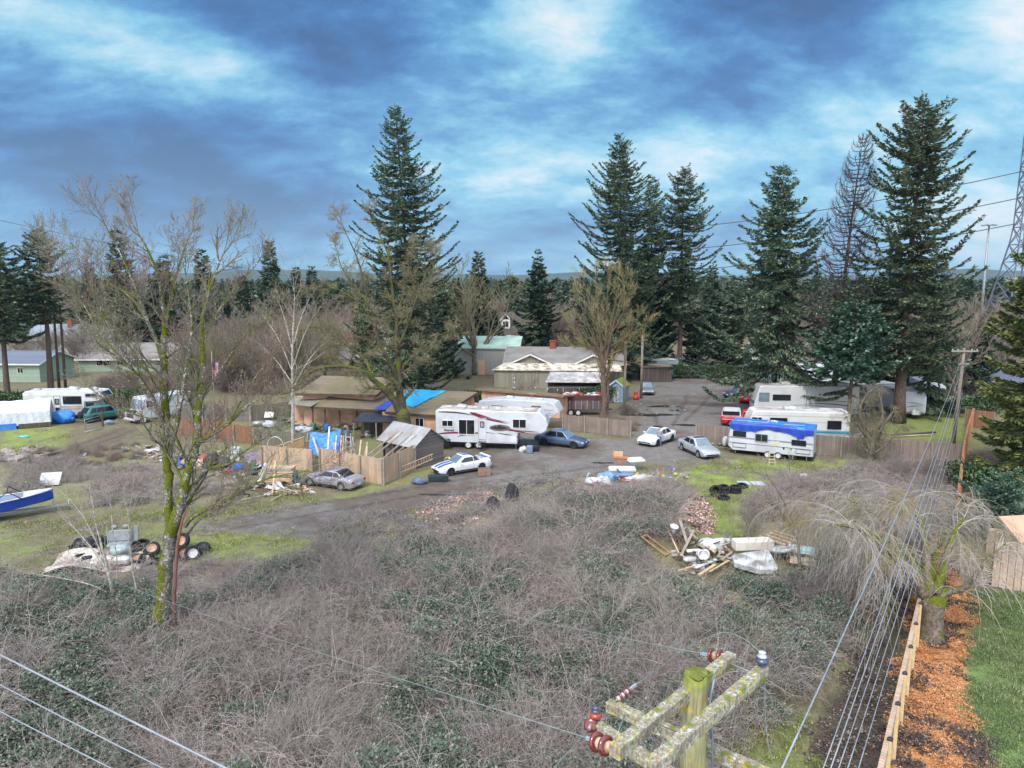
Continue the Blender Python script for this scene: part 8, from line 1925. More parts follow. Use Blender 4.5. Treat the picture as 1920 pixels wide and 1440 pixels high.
# ------------------------------------------------------------------ person
def person():
 c=G(1236,836);t=None;Z=.0
 J=dict(pel=(0,0,.95),ch=(0,.02,1.22),nk=(0,.02,1.47),hd=(0,.0,1.55),sl=(-.19,.02,1.40),sr=(.19,.02,1.40),el=(-.25,.06,1.13),er=(.25,-.02,1.13),wl=(-.20,-.14,.95),wr=(.18,-.22,1.02),
    hl=(-.10,0,.90),hr=(.10,0,.90),kl=(-.12,-.03,.50),kr=(.12,.03,.50),al=(-.13,.03,.09),ar=(.14,.05,.09),tl=(-.15,-.14,.04),tr=(.17,-.12,.04))
 def skin(name,verts,edges,rad,m,par=None,sub=2):
  me=bpy.data.meshes.new(name);me.from_pydata(verts,edges,[]);o=bpy.data.objects.new(name,me);COL.objects.link(o);md=o.modifiers.new('s','SKIN');sv_=me.skin_vertices[0].data
  for k,r in enumerate(rad):sv_[k].radius=r if hasattr(r,'__len__')else(r,r)
  sv_[0].use_root=True;s=o.modifiers.new('d','SUBSURF');s.levels=s.render_levels=sub;me.materials.append(m)
  if par:o.parent=par
  return o
 K=list(J);V_=[J[k]for k in K];ix={k:i for i,k in enumerate(K)}
 E=[('pel','ch'),('ch','nk'),('nk','hd'),('ch','sl'),('ch','sr'),('sl','el'),('sr','er'),('el','wl'),('er','wr'),('pel','hl'),('pel','hr'),('hl','kl'),('hr','kr'),('kl','al'),('kr','ar'),('al','tl'),('ar','tr')]
 Rd=dict(pel=(.15,.11),ch=(.15,.11),nk=.055,hd=.06,sl=.075,sr=.075,el=.045,er=.045,wl=.03,wr=.03,hl=.09,hr=.09,kl=.065,kr=.065,al=.042,ar=.042,tl=.035,tr=.035)
 SK=mat('skin',(206,160,136),(190,144,122),6,.6)
 body=skin('person',V_,[(ix[a],ix[b])for a,b in E],[Rd[k]for k in K],SK);body.location=(c.x,c.y,0);body.rotation_euler=(0,0,R(-15))
 # head with face
 h=MB();h.lump((0,-.01,1.645),(.078,.098,.118),20,1,.02);h.lump((0,-.108,1.63),(.013,.02,.022),8,1,0);h.lump((-.08,0,1.64),(.012,.02,.03),8,1,0);h.lump((.08,0,1.64),(.012,.02,.03),8,1,0);ho=h.build('head',SK,body)
 e=MB();e.lump((-.03,-.097,1.66),(.012,.008,.008),8,1,0);e.lump((.03,-.097,1.66),(.012,.008,.008),8,1,0);e.box((0,-.098,1.585),(.045,.01,.008));e.build('face',TRIMK,body)
 ha=MB();ha.lump((0,.02,1.69),(.088,.10,.09),14,3,.06,flat=.6);ha.build('hair',mat('brown_hair',(78,60,48),(58,44,36),30,.8),body)
 sh=mat('grey_hoodie',(150,152,160),(130,132,142),8,.9,bump=.4);je=mat('blue_jeans',(92,124,168),(76,106,148),9,.9,bump=.3)
 ks=['ch','pel','nk','sl','sr','el','er','wl','wr'];VV=[J[k]for k in ks];VV[1]=(0,0,.93);VV[2]=(0,.02,1.45);i2={k:i for i,k in enumerate(ks)}
 skin('jacket',VV,[(0,1),(0,2),(0,3),(0,4),(3,5),(4,6),(5,7),(6,8)],[(.175,.135),(.165,.13),(.07,.07),.09,.09,.062,.062,.045,.045],sh,body)
 ks=['pel','hl','hr','kl','kr','al','ar'];VV=[J[k]for k in ks];skin('jeans',VV,[(0,1),(0,2),(1,3),(2,4),(3,5),(4,6)],[(.155,.12),.105,.105,.082,.082,.065,.065],je,body)
 for s,w_,a in((-1,'wl','al'),(1,'wr','ar')):
  x,y,z=J[w_];f=J['el' if s<0 else 'er'];d=(Vector((x,y,z))-Vector(f)).normalized();q=Vector((x,y,z));sd=d.cross(UP).normalized();vs=[tuple(q),tuple(q+d*.05),tuple(q+d*.09)];ed=[(0,1),(1,2)];rd=[.026,(.036,.018),(.036,.016)]
  for k in range(4):
   b=q+d*.09+sd*(.024*(k-1.5));l_=(.055,.065,.06,.045)[k];n=len(vs);vs+=[tuple(b),tuple(b+d*l_*.6-UP*.006),tuple(b+d*l_-UP*.024)];ed+=[(2,n),(n,n+1),(n+1,n+2)];rd+=[.009,.009,.007]
  n=len(vs);b=q+d*.03+sd*.03;vs+=[tuple(b),tuple(b+d*.03+sd*.025),tuple(b+d*.06+sd*.028)];ed+=[(1,n),(n,n+1),(n+1,n+2)];rd+=[.011,.010,.008];skin('hand',vs,ed,rd,SK,body,1)
  ax,ay,az_=J[a];b=MB();b.rbox((ax*1.05,ay-.08,.05),(.10,.28,.10),.03);b.build('shoe',mat('brown_shoe',(96,78,66)),body)
 tag(body,'person in a grey jacket and blue jeans standing beside the white sedan','person')
person()

# ------------------------------------------------------------------ tyres, timber and rubbish
def at(px,py,z=0.0):p=G(px,py,0);return Vector((p.x,p.y,hz(p)+z))
TYRE=[None]
def tyre(p,label,r=.32,w_=.20,tilt=(0,0),rz=0,rim=None,group=None):
 key=rim.name if rim else 'bare'
 if TYRE[0]is None:TYRE[0]={}
 if key not in TYRE[0]:
  prof=[(.60,-.30),(.86,-.31),(.97,-.22),(1.0,-.15),(.985,-.10),(1.0,-.05),(1.0,.05),(.985,.10),(1.0,.15),(.97,.22),(.86,.31),(.60,.30),(.64,.2),(.78,.12),(.78,-.12),(.64,-.2)]
  ob=MB().lathe(prof,28,closed=True).build('tyre',RUBBER);ch=None
  if rim:ch=MB().lathe([(.10,.1),(.5,.06),(.56,.2),(.62,.28),(.62,-.25),(.5,-.2)],20).build('rim',rim,ob)
  TYRE[0][key]=ob;o=ob
 else:o=dup(TYRE[0][key],(0,0,0))
 o.location=p;o.scale=(r,r,w_/.62);o.rotation_euler=(tilt[0],tilt[1],rz);tag(o,label,'tyre',group);return o
def junk():
 g='tyres stacked on the bright grass';f=1
 for px,py,z,tl,rz,lb in((1341,922,.12,(.35,.1),0,'tyre leaning on the left end of the stack on the grass'),(1346,923,.38,(-.25,.25),.5,'topmost tyre at the left end of the stack on the grass'),(1341,929,.35,(R(68),0),.3,'tyre standing up in front of the left end of the stack'),(1358,924,.12,(0,0),0,'bottom tyre in the middle of the stack on the grass'),
         (1356,923,.36,(.12,-.08),0,'upper tyre in the middle of the stack on the grass'),(1379,924,.14,(0,0),0,'bottom tyre of the neat pair at the right of the stack'),(1379,924,.40,(0,0),0,'upper tyre of the neat pair at the right of the stack'),(1392,915,.1,(.2,0),0,'tyre lying behind the neat pair'),(1357,936,.12,(0,0),0,'single tyre lying alone in front of the stack')):
  tyre(at(px,py,z),lb,.42,.26,tl,rz,group=g)
 g='tyres heaped round the scrapped vehicle';RR=mat('rusty_rim',(150,96,72),(196,170,150),5,.7);rs=random.Random(9)
 for k,(px,py,z,tl,rz,rim,r)in enumerate(((362,1050,.40,(R(70),0),.5,RIMW,.42),(345,1050,.40,(R(60),0),.7,RR,.42),(380,1034,.25,(.35,.1),0,RIMK,.42),(372,1040,.12,(.1,0),0,None,.42),(343,1026,.42,(R(65),.2),-.3,RR,.44),(285,1040,.36,(R(38),.2),.2,RR,.45),(300,1056,.12,(0,.1),0,None,.42),
              (276,1058,.30,(R(75),0),.2,None,.40),(258,1052,.15,(.2,0),0,RR,.42),(252,1035,.3,(.5,0),0,None,.42),(268,1030,.3,(.3,.3),0,None,.42),(222,1064,.2,(R(60),0),-.2,None,.36),(236,1062,.15,(.3,0),0,None,.36),(315,1052,.15,(.1,.2),0,None,.42),(205,1062,.15,(.2,0),0,None,.36))):
  lb=['white rimmed tyre standing up at the right of the heap','rusty rimmed tyre behind the white rimmed one','black rimmed tyre lying tilted at the far right','tyre lying under the black rimmed one','large tyre with rusty rim behind the maple trunk','big tyre with rusty rim tilted towards the camera','tyre lying flat just left of the maple trunk','tyre standing on edge at the front of the heap','tyre with a rust brown wheel lying in the heap','tyre leaning beside the seat frame','dark tyre on top of the heap by the seat','small tyre on edge under the white bumper','small tyre lying by the white bumper','tyre wedged behind the maple base','leftmost small tyre below the scrapped body'][k]
  tyre(at(px,py,z),lb,r,.24,tl,rz,rim,g)
 # scrapped vehicle remains
 p=at(185,1062);t=thing('scrapped_vehicle','stripped white vehicle floor with a grey bench seat still standing in it','scrap vehicle',p,R(12));SCW=mat('dirty_white_panel',(214,208,200),(186,178,168),2,.7,c3=(160,142,130),s3=1.3)
 n=14;P=[]
 for i in range(n+1):
  for j in range(7):P.append((-2.3+4.6*i/n,-1.1+j*.38,.25+.20*math.sin(i*.35)+.12*math.sin(j*1.1+i*.5)+(.3*max(0,j-3)*.2)))
 m=MB();m.add(P,[(i*7+j,(i+1)*7+j,(i+1)*7+j+1,i*7+j+1)for i in range(n)for j in range(6)],0,True);m.add([(a,b,c-.06)for a,b,c in P],[(i*7+j,(i+1)*7+j,(i+1)*7+j+1,i*7+j+1)for i in range(n)for j in range(6)],0,True);m.build('body_panel',SCW,t)
 m=MB();m.rbox((1.3,-.5,.45),(.9,.5,.5),.15);m.build('wing',PLAST_W,t);m=MB();m.rbox((.5,1.9,.5),(1.25,.5,.22),.08,rx=.1);m.build('seat',mat('grey_vinyl',(150,158,160),(126,134,138),3,.7),t)
 m=MB();m.rbox((.5,2.15,.95),(1.25,.18,.7),.08,rx=-.15);m.bar((-.2,2.2,.3),(-.2,2.3,1.4),.06);m.bar((1.2,2.2,.3),(1.3,2.3,1.4),.10,.25);m.build('backrest',mat('grey_vinyl',(150,158,160)),t)
 for x in(.2,.8):m=MB();m.lump((x,2.22,1.43),(.18,.11,.12),12,2,.08);m.build('headrest',mat('grey_vinyl',(150,158,160)),t)
 m=MB();m.lump((.9,.8,.6),(.55,.45,.3),12,6,.2);m.build('cracked_screen',mat('cracked_glass',(170,186,188),(130,146,150),7,.2),t);m=MB();m.rbox((-.9,.6,.55),(.8,.25,.1),.04,rz=.7);m.rbox((-.6,.2,.5),(.5,.3,.12),.04,rz=.2);m.build('door_frame',TRIMK,t);m=MB();m.lump((-.15,.5,.5),(.3,.2,.12),8,3,.4);m.build('engine_part',RUST,t)
 m=MB();m.lump((0,0,.3),(.9,.3,.35),14,9,.5);m.lump((.5,.2,.25),(.5,.3,.3),10,2,.5);ob=m.build('sheeting',PLAST_K,loc=at(165,1030),rz=R(20));tag(ob,'crumpled black sheeting behind the scrapped vehicle body','sheeting')
 # generic items
 def plank(a,b,w_,th,m,lb,z=.06,nm='plank',za=None,zb=None,grp=None):
  A,B=at(*a,z if za is None else za),at(*b,z if zb is None else zb);ob=MB().bar(A-A,B-A,w_,th).build(nm,m,loc=A);return tag(ob,lb,'plank',grp)
 def lumpy(nm,px,py,r,m,lb,cat,seed=1,z=None,jit=.35,fl=0):
  q=MB();q.lump((0,0,r[2]*.75),r,16,seed,jit);rg=random.Random(seed)
  for k in range(3):q.lump((rg.uniform(-.6,.6)*r[0],rg.uniform(-.5,.5)*r[1],r[2]*rg.uniform(.4,1.1)),(r[0]*.5,r[1]*.5,r[2]*.5),10,seed+k,jit)
  return tag(q.build(nm,m,loc=at(px,py,z or 0)),lb,cat)
 def pallet(px,py,rz,lb,z=0,rx=0,s=1.0):
  q=MB()
  for k in range(6):q.box((0,-.5+k*.2,.13),(1.15,.11,.02))
  for x in(-.52,0,.52):q.box((x,0,.06),(.09,1.1,.10))
  ob=q.build('pallet',WOOD_G,loc=at(px,py,z),rz=rz);ob.rotation_euler=(rx,0,rz);ob.scale=(s,s,s);return tag(ob,lb,'pallet')
 def ladder(a,b,m,lb,w_=.4,n=10,za=0,zb=0):
  A,B=at(*a,za),at(*b,zb);d=B-A;sd=d.cross(UP).normalized()*(w_/2)if abs(d.normalized().z)<.9 else Vector((w_/2,0,0));t_=thing('ladder',lb,'ladder',A);
  for s in(-1,1):MB().bar(sd*s,sd*s+d,.07,.04).build('rail',m,t_)
  for k in range(n):q=d*((k+.5)/n);MB().bar(q-sd,q+sd,.05,.035).build('rung',m,t_)
  return t_
 # front of the fence: ladder, toolbox, bag, cushion, crate
 a,b=at(742,897,.3),at(812,878,.75);d=b-a;t_=thing('ladder','wooden ladder propped lengthways along the pale fence by the striped coupe','ladder',a)
 for z in(0,.42):MB().bar((0,0,z),d+UP*z,.05,.07).build('rail',WOOD_N,t_)
 for k in range(14):q=d*((k+.5)/14);MB().bar(q,q+UP*.42,.05,.03).build('rung',WOOD_N,t_)
 m=MB();m.rbox((0,0,.22),(1.5,.5,.42),.05);m.rbox((0,0,.46),(1.55,.55,.08),.03);tag(m.build('tool_chest',mat('dark_teal_box',(48,60,68),(38,48,56),2,.5),loc=at(822,903),rz=R(8)),'long dark tool chest lying in front of the striped coupe','chest')
 lumpy('rubbish_bag',786,908,(.55,.35,.25),mat('slate_bag',(104,116,140),(84,94,118),3,.5,bump=.6),'slate blue stuffed bag on the ground by the ladder','bag',3)
 m=MB();m.box((0,-.3,.28),(.95,.04,.5));m.box((0,.3,.28),(.95,.04,.5));m.box((-.46,0,.28),(.04,.6,.5));m.box((.46,0,.28),(.04,.6,.5));m.box((0,0,.04),(.9,.6,.03));m.box((0,-.33,.28),(.06,.03,.5));tag(m.build('wooden_crate',mat('grey_crate',(150,128,112),(122,102,90),3,.9),loc=at(908,891),rz=R(6)),'brown wooden crate beside the rear wheel of the striped coupe','crate')
 for k,(px,py,m_,lb)in enumerate(((836,866,WOOD_N,'cut timber offcuts between the shed and the fifth wheel trailer'),)):
  q=MB()
  for j in range(6):q.box((.1*j-.3,.15*(j%2),.1+.12*(j//2)),(.5,.14,.10),rz=.3*j)
  tag(q.build('timber_offcuts',m_,loc=at(px,py)),lb,'timber',kind='stuff')
 # in front of the fifth wheel: boxes
 m=MB();m.rbox((0,0,.35),(.55,.45,.7),.05,);tag(m.build('plastic_bin',mat('grey_blue_bin',(120,138,160),(104,120,142),2,.5),loc=at(993,850)),'grey blue plastic bin under the nose of the fifth wheel trailer','bin')
 lumpy('rubbish_bag',982,848,(.4,.3,.3),PLAST_W,'white rubbish bag left of the grey blue bin','bag',5);m=MB();m.rbox((0,0,.25),(.7,.5,.45),.04);m.rbox((0,0,.52),(.6,.4,.08),.03);tag(m.build('storage_box',PLAST_K,loc=at(1003,846)),'black storage box right of the grey blue bin','box')
 # pen contents
 def frame_obj(px,py,z,w_,h_,rz,rx,m_,lb,nm='window_frame',cat='frame',th=.06):
  q=MB()
  for s in(-1,1):q.box((s*w_/2,0,h_/2),(th,.05,h_+th));q.box((0,0,h_/2+s*h_/2),(w_,.05,th))
  ob=q.build(nm,m_,loc=at(px,py,z));ob.rotation_euler=(rx,0,rz);return tag(ob,lb,cat)
 n=14;P=[];rs_=np.random.RandomState(6)
 for i in range(n+1):
  for j in range(n+1):P.append((2.6*i/n,1.0*j/n+.06*rs_.rand(),.5+1.7*j/n-.25*math.sin(PI*i/n)+.08*rs_.rand()+.25*(i/n)))
 q=MB();q.add(P,[(i*(n+1)+j,(i+1)*(n+1)+j,(i+1)*(n+1)+j+1,i*(n+1)+j+1)for i in range(n)for j in range(n)]);tag(q.build('tarpaulin',TARP_B,loc=at(578,862)),'bright blue tarpaulin sagging over boards inside the fenced pen','tarpaulin')
 frame_obj(588,858,1.45,1.0,.7,.1,-.5,WOOD_G,'wooden window frame lying on the blue tarpaulin in the pen')
 plank((574,864),(588,878),.14,.04,WOOD_D,'dark board edging the left of the blue tarpaulin',za=1.6,zb=.3);plank((588,860),(603,876),.14,.04,WOOD_N,'board crossing the blue tarpaulin',za=1.9,zb=.4);plank((492,858),(572,850),.10,.05,WOOD_N,'long board forming the sloping top of the plywood wall',za=.6,zb=1.5)
 q=MB();A,B=at(500,862),at(571,852);q.add([A-A,B-A,B-A+UP*1.45,UP*.55],[(0,1,2,3)]);q.add([Vector((0,.03,0)),B-A+Vector((0,.03,0)),B-A+UP*1.45+Vector((0,.03,0)),UP*.55+Vector((0,.03,0))],[(3,2,1,0)]);tag(q.build('plywood_sheet',mat('plywood',(196,166,122),(168,138,98),2,.9),loc=A),'plywood wall panel left of the blue tarpaulin in the pen','board')
 ladder((632,872),(637,864),METAL,'aluminium ladder leaning inside the pen',.42,7,.1,2.2);st=thing('stepladder','white stepladder standing open in the pen','ladder',at(654,870))
 for s in(-1,1):MB().bar((s*.32,-.3,0),(s*.18,.1,2.6),.05).build('rail',PLAST_W,st);MB().bar((s*.32,.6,0),(s*.18,.12,2.5),.04).build('rear_rail',PLAST_W,st)
 for k in range(6):f=(k+.7)/6.5;MB().box((0,-.3+.4*f,2.6*f),(.6-.26*f,.10,.03)).build('step',PLAST_W,st)
 for k,(a,b,m_,za,zb)in enumerate((((612,872),(620,862),PLAST_W,0,2.9),((640,874),(646,866),WOOD_N,.1,2.3),((668,872),(662,864),WOOD_G,.1,2.1),((672,874),(678,866),WOOD_N,.1,1.9),((680,876),(690,868),WOOD_G,.1,1.8),((625,872),(628,866),WOOD_G,.1,1.7),((648,876),(655,868),WOOD_D,.1,1.6),((686,880),(689,872),WOOD_N,.1,1.6))):
  plank(a,b,.12,.05,m_,('tall white post leaning by the blue tarpaulin','light board leaning right of the aluminium ladder','grey board leaning right of the stepladder','light board beside the grey one right of the stepladder','grey board nearest the shed poles','short grey board left of the aluminium ladder','dark board beneath the stepladder','short light board nearest the shed corner')[k],za=za,zb=zb,nm='leaning_board',grp='boards leaning in the pen')
 # left yard rubbish
 m=MB();m.rbox((0,0,.65),(.75,.65,1.3),.05);m.box((0,-.33,.85),(.7,.01,.012));tag(m.build('refrigerator',mat('pale_fridge',(206,214,212),(188,196,196),2,.4),loc=at(443,866),rz=.05),'pale upright refrigerator in the rubbish behind the fence','refrigerator')
 lumpy('rubbish_bag',400,874,(.8,.5,.6),mat('navy_bag',(52,62,78),(40,48,62),3,.4,bump=.6),'big navy tarpaulin bundle in the rubbish left of the refrigerator','bundle',7);lumpy('rubbish_bag',420,876,(.6,.4,.5),mat('navy_bag',(52,62,78)),'smaller navy bundle next to the refrigerator','bundle',8)
 lumpy('orange_cover',383,864,(.45,.3,.3),PLAST_R,'orange red cover on top of the rubbish behind the maple','cover',4);lumpy('clothes_heap',455,880,(.6,.4,.3),PLAST_B,'blue clothes heap under the refrigerator','heap',6,jit=.5)
 lumpy('clothes_heap',466,876,(.4,.3,.3),PLAST_W,'white and blue bags beside the fence end','heap',9,jit=.5);q=MB();rg=random.Random(3)
 for k in range(18):a=Vector((rg.uniform(-1,1),rg.uniform(-.4,.4),.12));q.tube([a,a+Vector((rg.uniform(-.7,.7),rg.uniform(-.3,.3),rg.uniform(-.05,.2))),a+Vector((rg.uniform(-.9,.9),rg.uniform(-.4,.4),0))],.03,5)
 tag(q.build('orange_netting',PLAST_R,loc=at(445,886)),'tangled orange red netting on the ground by the refrigerator','netting');q=MB();q.rbox((0,0,.7),(1.9,.06,1.0),.02,rx=-.5);tag(q.build('blue_panel',mat('grey_blue_panel',(100,116,160),(150,112,86),1,.6),loc=at(480,868)),'blue grey panel with a rusty patch leaning by the pale fence','panel')
 # lumber stack
 t_=thing('lumber_stack','stack of sawn boards in front of the pale fence left of the silver coupe','lumber',at(524,906),R(3))
 for k in range(7):
  for j in range(3):MB().box((random.Random(k*3+j).uniform(-.06,.06),j*.42,.08+k*.17),(2.0,.36,.14)).build('board',WOOD_N if(k+j)%3 else WOOD_G,t_)
 q=MB();q.rbox((1.25,0,.5),(.18,.5,1.0),.04);q.build('blue_sheet',mat('teal_sheet',(40,108,130)),t_);plank((511,926),(518,900),.10,.05,WOOD_N,'single post leaning on the lumber stack',za=.1,zb=1.6);plank((485,912),(500,898),.25,.04,PLAST_W,'grey white board leaning on the left of the lumber stack',za=.3,zb=1.3)
 pallet(435,915,.1,'grey pallet lying on the gravel left of the lumber stack');pallet(432,912,.15,'upper pallet on the gravel left of the lumber stack',.16)
 for k,(a,b)in enumerate((((540,916),(585,922)),((550,922),(580,928)),((560,908),(566,926)),((520,924),(560,930)))):plank(a,b,.12,.04,WOOD_G if k%2 else WOOD_D,('grey','dark','short crossing','lowest')[k]+' plank on the ground left of the silver coupe',za=.1+.05*k,zb=.15,grp='planks by the silver coupe')
 lumpy('crumpled_cover',572,908,(.35,.45,.4),mat('torn_grey',(96,100,104),(70,72,76),6,.6),'torn dark cover hanging off the nose of the silver coupe','cover',12,jit=.5)
 # porch clutter: barrels, chairs, heaps
 def barrel(px,py,m_,lb,r=.3,h=.9):q=MB();q.lathe([(r*.9,0),(r,.05),(r*1.03,h*.5),(r,h-.05),(r*.9,h),(.0,h)],18);return tag(q.build('barrel',m_,loc=at(px,py)),lb,'barrel')
 barrel(614,812,PLAST_B,'bright blue barrel on the porch of the house');barrel(650,824,mat('dull_blue',(104,124,156),(88,106,136),2,.5),'dull blue drum in front of the porch door');barrel(588,808,PLAST_G,'green bin on the left of the porch',.28,.8)
 lumpy('rubbish_bag',568,812,(.9,.5,.4),mat('clear_bag',(186,190,200),(156,158,166),4,.4),'pale plastic covered heap left of the porch','heap',11,jit=.5);lumpy('rubbish_bag',508,802,(.8,.5,.4),mat('clear_bag',(186,190,200)),'pale bundle beside the red posted fence','heap',13,jit=.5)
 q=MB();q.lathe([(.28,0),(.3,.02),(.3,1.1),(.26,1.1)],16,(0,0,.3),rotm(0,R(90),0));tag(q.build('metal_drum',METAL,loc=at(476,800)),'open metal drum lying on its side behind the red posted fence','drum');q=MB();q.rbox((0,0,.6),(1.0,.05,.7),.02,rx=-.6);tag(q.build('white_signboard',PLAST_W,loc=at(505,788)),'white panel propped up in the clutter left of the house','panel')
 q=MB();q.tube([Vector((math.cos(a)*.75,0,.3+math.sin(a)*1.0))for a in np.linspace(0,PI,16)],.05,8);tag(q.build('hoop',PLAST_W,loc=at(517,846)),'white plastic hoop standing behind the pale fence','hoop')
 CL=[PLAST_W,METAL,RUST,WOOD_G,PLAST_K,PLAST_G,WOOD_D]
 def clutter(nm,poly,n,lb,seed,s=1.0,mats=CL,flat=1.0):
  rg=random.Random(seed);q=MB();xs=[p[0]for p in poly];ys=[p[1]for p in poly];k=0
  o=at(sum(xs)/len(xs),sum(ys)/len(ys))
  while k<n:
   px,py=rg.uniform(min(xs),max(xs)),rg.uniform(min(ys),max(ys))
   if not bool(inpoly(np.array([px]),np.array([py]),poly)[0]):continue
   k+=1;p=at(px,py)-o;m_=rg.randrange(len(mats));a=rg.uniform(0,6.28);z=rg.uniform(.03,.3)*flat;kind=rg.random()
   if kind<.35:L_=rg.uniform(.4,1.8)*s;q.bar(p+UP*z,p+Vector((math.cos(a)*L_,math.sin(a)*L_,z+rg.uniform(-.03,.5)*flat)),rg.uniform(.05,.14),.04,m_)
   elif kind<.6:q.rbox(p+UP*z,(rg.uniform(.2,.7)*s,rg.uniform(.2,.5)*s,rg.uniform(.1,.4)*s*flat),.02,a,m_,rg.uniform(-.4,.4),rg.uniform(-.4,.4))
   elif kind<.85:r_=rg.uniform(.12,.35)*s;q.lump(p+UP*r_*.5*flat,(r_,r_*.8,r_*.6*flat),8,k,.5,m_)
   else:q.rbox(p+UP*(z+.1),(rg.uniform(.4,1.0)*s,rg.uniform(.3,.8)*s,.025),.005,a,m_,rg.uniform(-.6,.6),rg.uniform(-.6,.6))
  ob=q.build(nm,mats,loc=o);return tag(ob,lb,'rubbish',kind='stuff')
 clutter('porch_rubbish',[(555,790),(690,795),(700,822),(640,838),(480,815),(490,788)],150,'jumble of household rubbish in front of the porch',1)
 clutter('yard_rubbish',[(330,862),(400,850),(490,860),(490,895),(420,895),(330,880)],110,'rubbish spread behind the maple and in front of the red fence',2,mats=CL+[PLAST_B,WOOD_N])
 clutter('brick_rubble',[(230,845),(300,835),(330,850),(325,875),(250,860)],90,'heap of broken bricks and stones below the step van',3,.6,[mat('rubble_brick',(170,130,112),(150,140,132),3,.9),WOOD_G,PLAST_W],.7)
 clutter('pen_rubbish',[(600,868),(690,868),(715,895),(700,898),(610,880)],70,'timber scraps on the ground inside the pen',4,mats=[WOOD_N,WOOD_G,WOOD_D,PLAST_K])
 clutter('lumber_scraps',[(480,905),(575,905),(590,925),(500,935)],60,'timber scraps around the lumber stack',5,mats=[WOOD_N,WOOD_G,WOOD_D,PLAST_W],flat=.5)
 clutter('litter',[(420,905),(470,895),(480,925),(440,935)],26,'odd bits of litter left of the lumber stack',6,.5,flat=.4);clutter('litter',[(1180,760),(1260,745),(1290,770),(1200,800)],40,'pale scraps floating in the lane puddles',7,.35,[PLAST_W,METAL],.15)
 clutter('brush_pile',[(10,850),(70,842),(90,850),(75,866),(15,868)],120,'pile of grey dead branches in the left weeds',8,1.3,[WOOD_G,mat('grey_stick',(150,144,140))],.8);clutter('brush_pile',[(108,868),(160,860),(160,876),(112,886)],60,'dark burnt debris by the leaning white board',9,.7,[PLAST_K,WOOD_D,WOOD_G,METAL])
 q=MB();q.rbox((0,0,.5),(1.4,.05,1.2),.01,rx=-.9,rz=.25);tag(q.build('white_board',mat('dirty_white',(206,206,210),(172,172,178),3,.6),loc=at(95,908)),'dirty white board leaning in the weeds above the boat','board')
 lumpy('tarp_heap',118,793,(1.3,.7,.8),TARP_B,'blue tarpaulin heap by the end of the white shelter','tarpaulin',14,jit=.3);lumpy('tarp_heap',285,848,(.7,.4,.15),PLAST_W,'white crumpled sheet on the rubble heap','sheet',15);lumpy('teal_sheet',45,820,(.5,.3,.1),mat('aqua',(120,206,196)),'aqua plastic sheet lying in the grass by the shelter','sheet',3);lumpy('grey_sheet',204,796,(.5,.3,.25),mat('slate_sheet',(130,146,164)),'slate grey sheet beside the tubular gate','sheet',5)
 # refuse heap by the track
 def at2(px,py,z=0):p=G(px,py);return Vector((p.x,p.y,hz(p)+z))
 t_=thing('drawer_unit','broken wooden drawer cabinet on top of the refuse heap by the track','cabinet',at2(1163,888,.75),R(-6));q=MB();q.box((0,0,.28),(1.0,.5,.52));q.build('carcass',mat('stained_wood',(140,118,110),(118,98,92),3,.7),t_);q=MB();q.box((0,-.02,.56),(1.1,.58,.06));q.bar((-.55,.1,.5),(-.6,.4,1.0),.08);q.build('top',mat('orange_wood',(186,122,80),(160,98,62),3,.6),t_);q=MB();q.rbox((-.15,.3,.75),(.7,.2,.4),.02);q.build('drawer',WOOD_N,t_)
 def slab_(nm,px,py,z,d,rz,rx,m_,lb,cat,r=.08):q=MB();q.rbox((0,0,0),d,r);ob=q.build(nm,m_,loc=at2(px,py,z));ob.rotation_euler=(rx,0,rz);return tag(ob,lb,cat)
 MT=mat('mattress_cloth',(222,224,228),(190,192,200),2,.85,bump=.3)
 slab_('mattress',1190,882,.85,(1.5,1.0,.22),.25,.05,MT,'white cushion lying behind the broken drawer cabinet','mattress');slab_('mattress',1166,893,.6,(2.1,.9,.28),-.05,0,MT,'white mattress under the broken drawer cabinet','mattress');slab_('mattress',1160,897,.35,(2.3,.9,.22),-.12,0,mat('slate_foam',(96,110,138),(120,140,170),3,.8),'slate blue pad at the bottom of the refuse heap','mattress')
 lumpy('crumpled_sheet',1120,908,(.9,.6,.3),MT,'white crumpled cloth at the left end of the refuse heap','cloth',21,jit=.5);lumpy('crumpled_sheet',1135,900,(.6,.4,.35),mat('pale_blue_cloth',(130,180,220),(90,140,200),3,.6),'pale blue plastic beside the slate pad','cloth',22,jit=.5);lumpy('crumpled_sheet',1200,902,(1.3,.5,.25),MT,'dirty white sheet trailing right of the refuse heap','cloth',23,jit=.45)
 clutter('refuse_scraps',[(1095,905),(1150,895),(1230,890),(1290,890),(1290,905),(1180,912),(1110,918)],80,'scattered refuse around the heap by the track',10,.6,[PLAST_W,PLAST_B,PLAST_R,WOOD_G,METAL,mat('yellow_scrap',(214,200,90))])
 for k,(px,py,r,lb)in enumerate(((924,958,(.5,.4,.5),'black charred lump left of the taller one at the bramble edge'),(960,943,(.45,.4,.75),'taller black charred lump at the bramble edge'))):lumpy('charred_lump',px,py,r,mat('char',(58,58,64),(38,38,44),5,.8,bump=1),lb,'charred log',30+k,jit=.3)
 for k,(px,py,r)in enumerate(((1147,962,(.5,.2,.15)),(1172,972,(.4,.3,.15)))):lumpy('tan_lump',px,py,r,WOOD_N,('flat tan stone on the bramble slope','broken tan board on the bramble slope')[k],'debris',35+k)
 # mattress heap
 q=MB();C_=[G(1372,1068),G(1455,1092),G(1452,1036),G(1400,1044)];
 c0=at2(1418,1068,.55);q=MB();pts=[(-1.25,-.30),(-.2,-.95),(.75,-.98),(.85,-.7),(.95,.9),(.8,1.0),(-1.0,.55),(-1.2,.3)];q.slab([(a,b,.0+b*.16)for a,b in pts],.26)
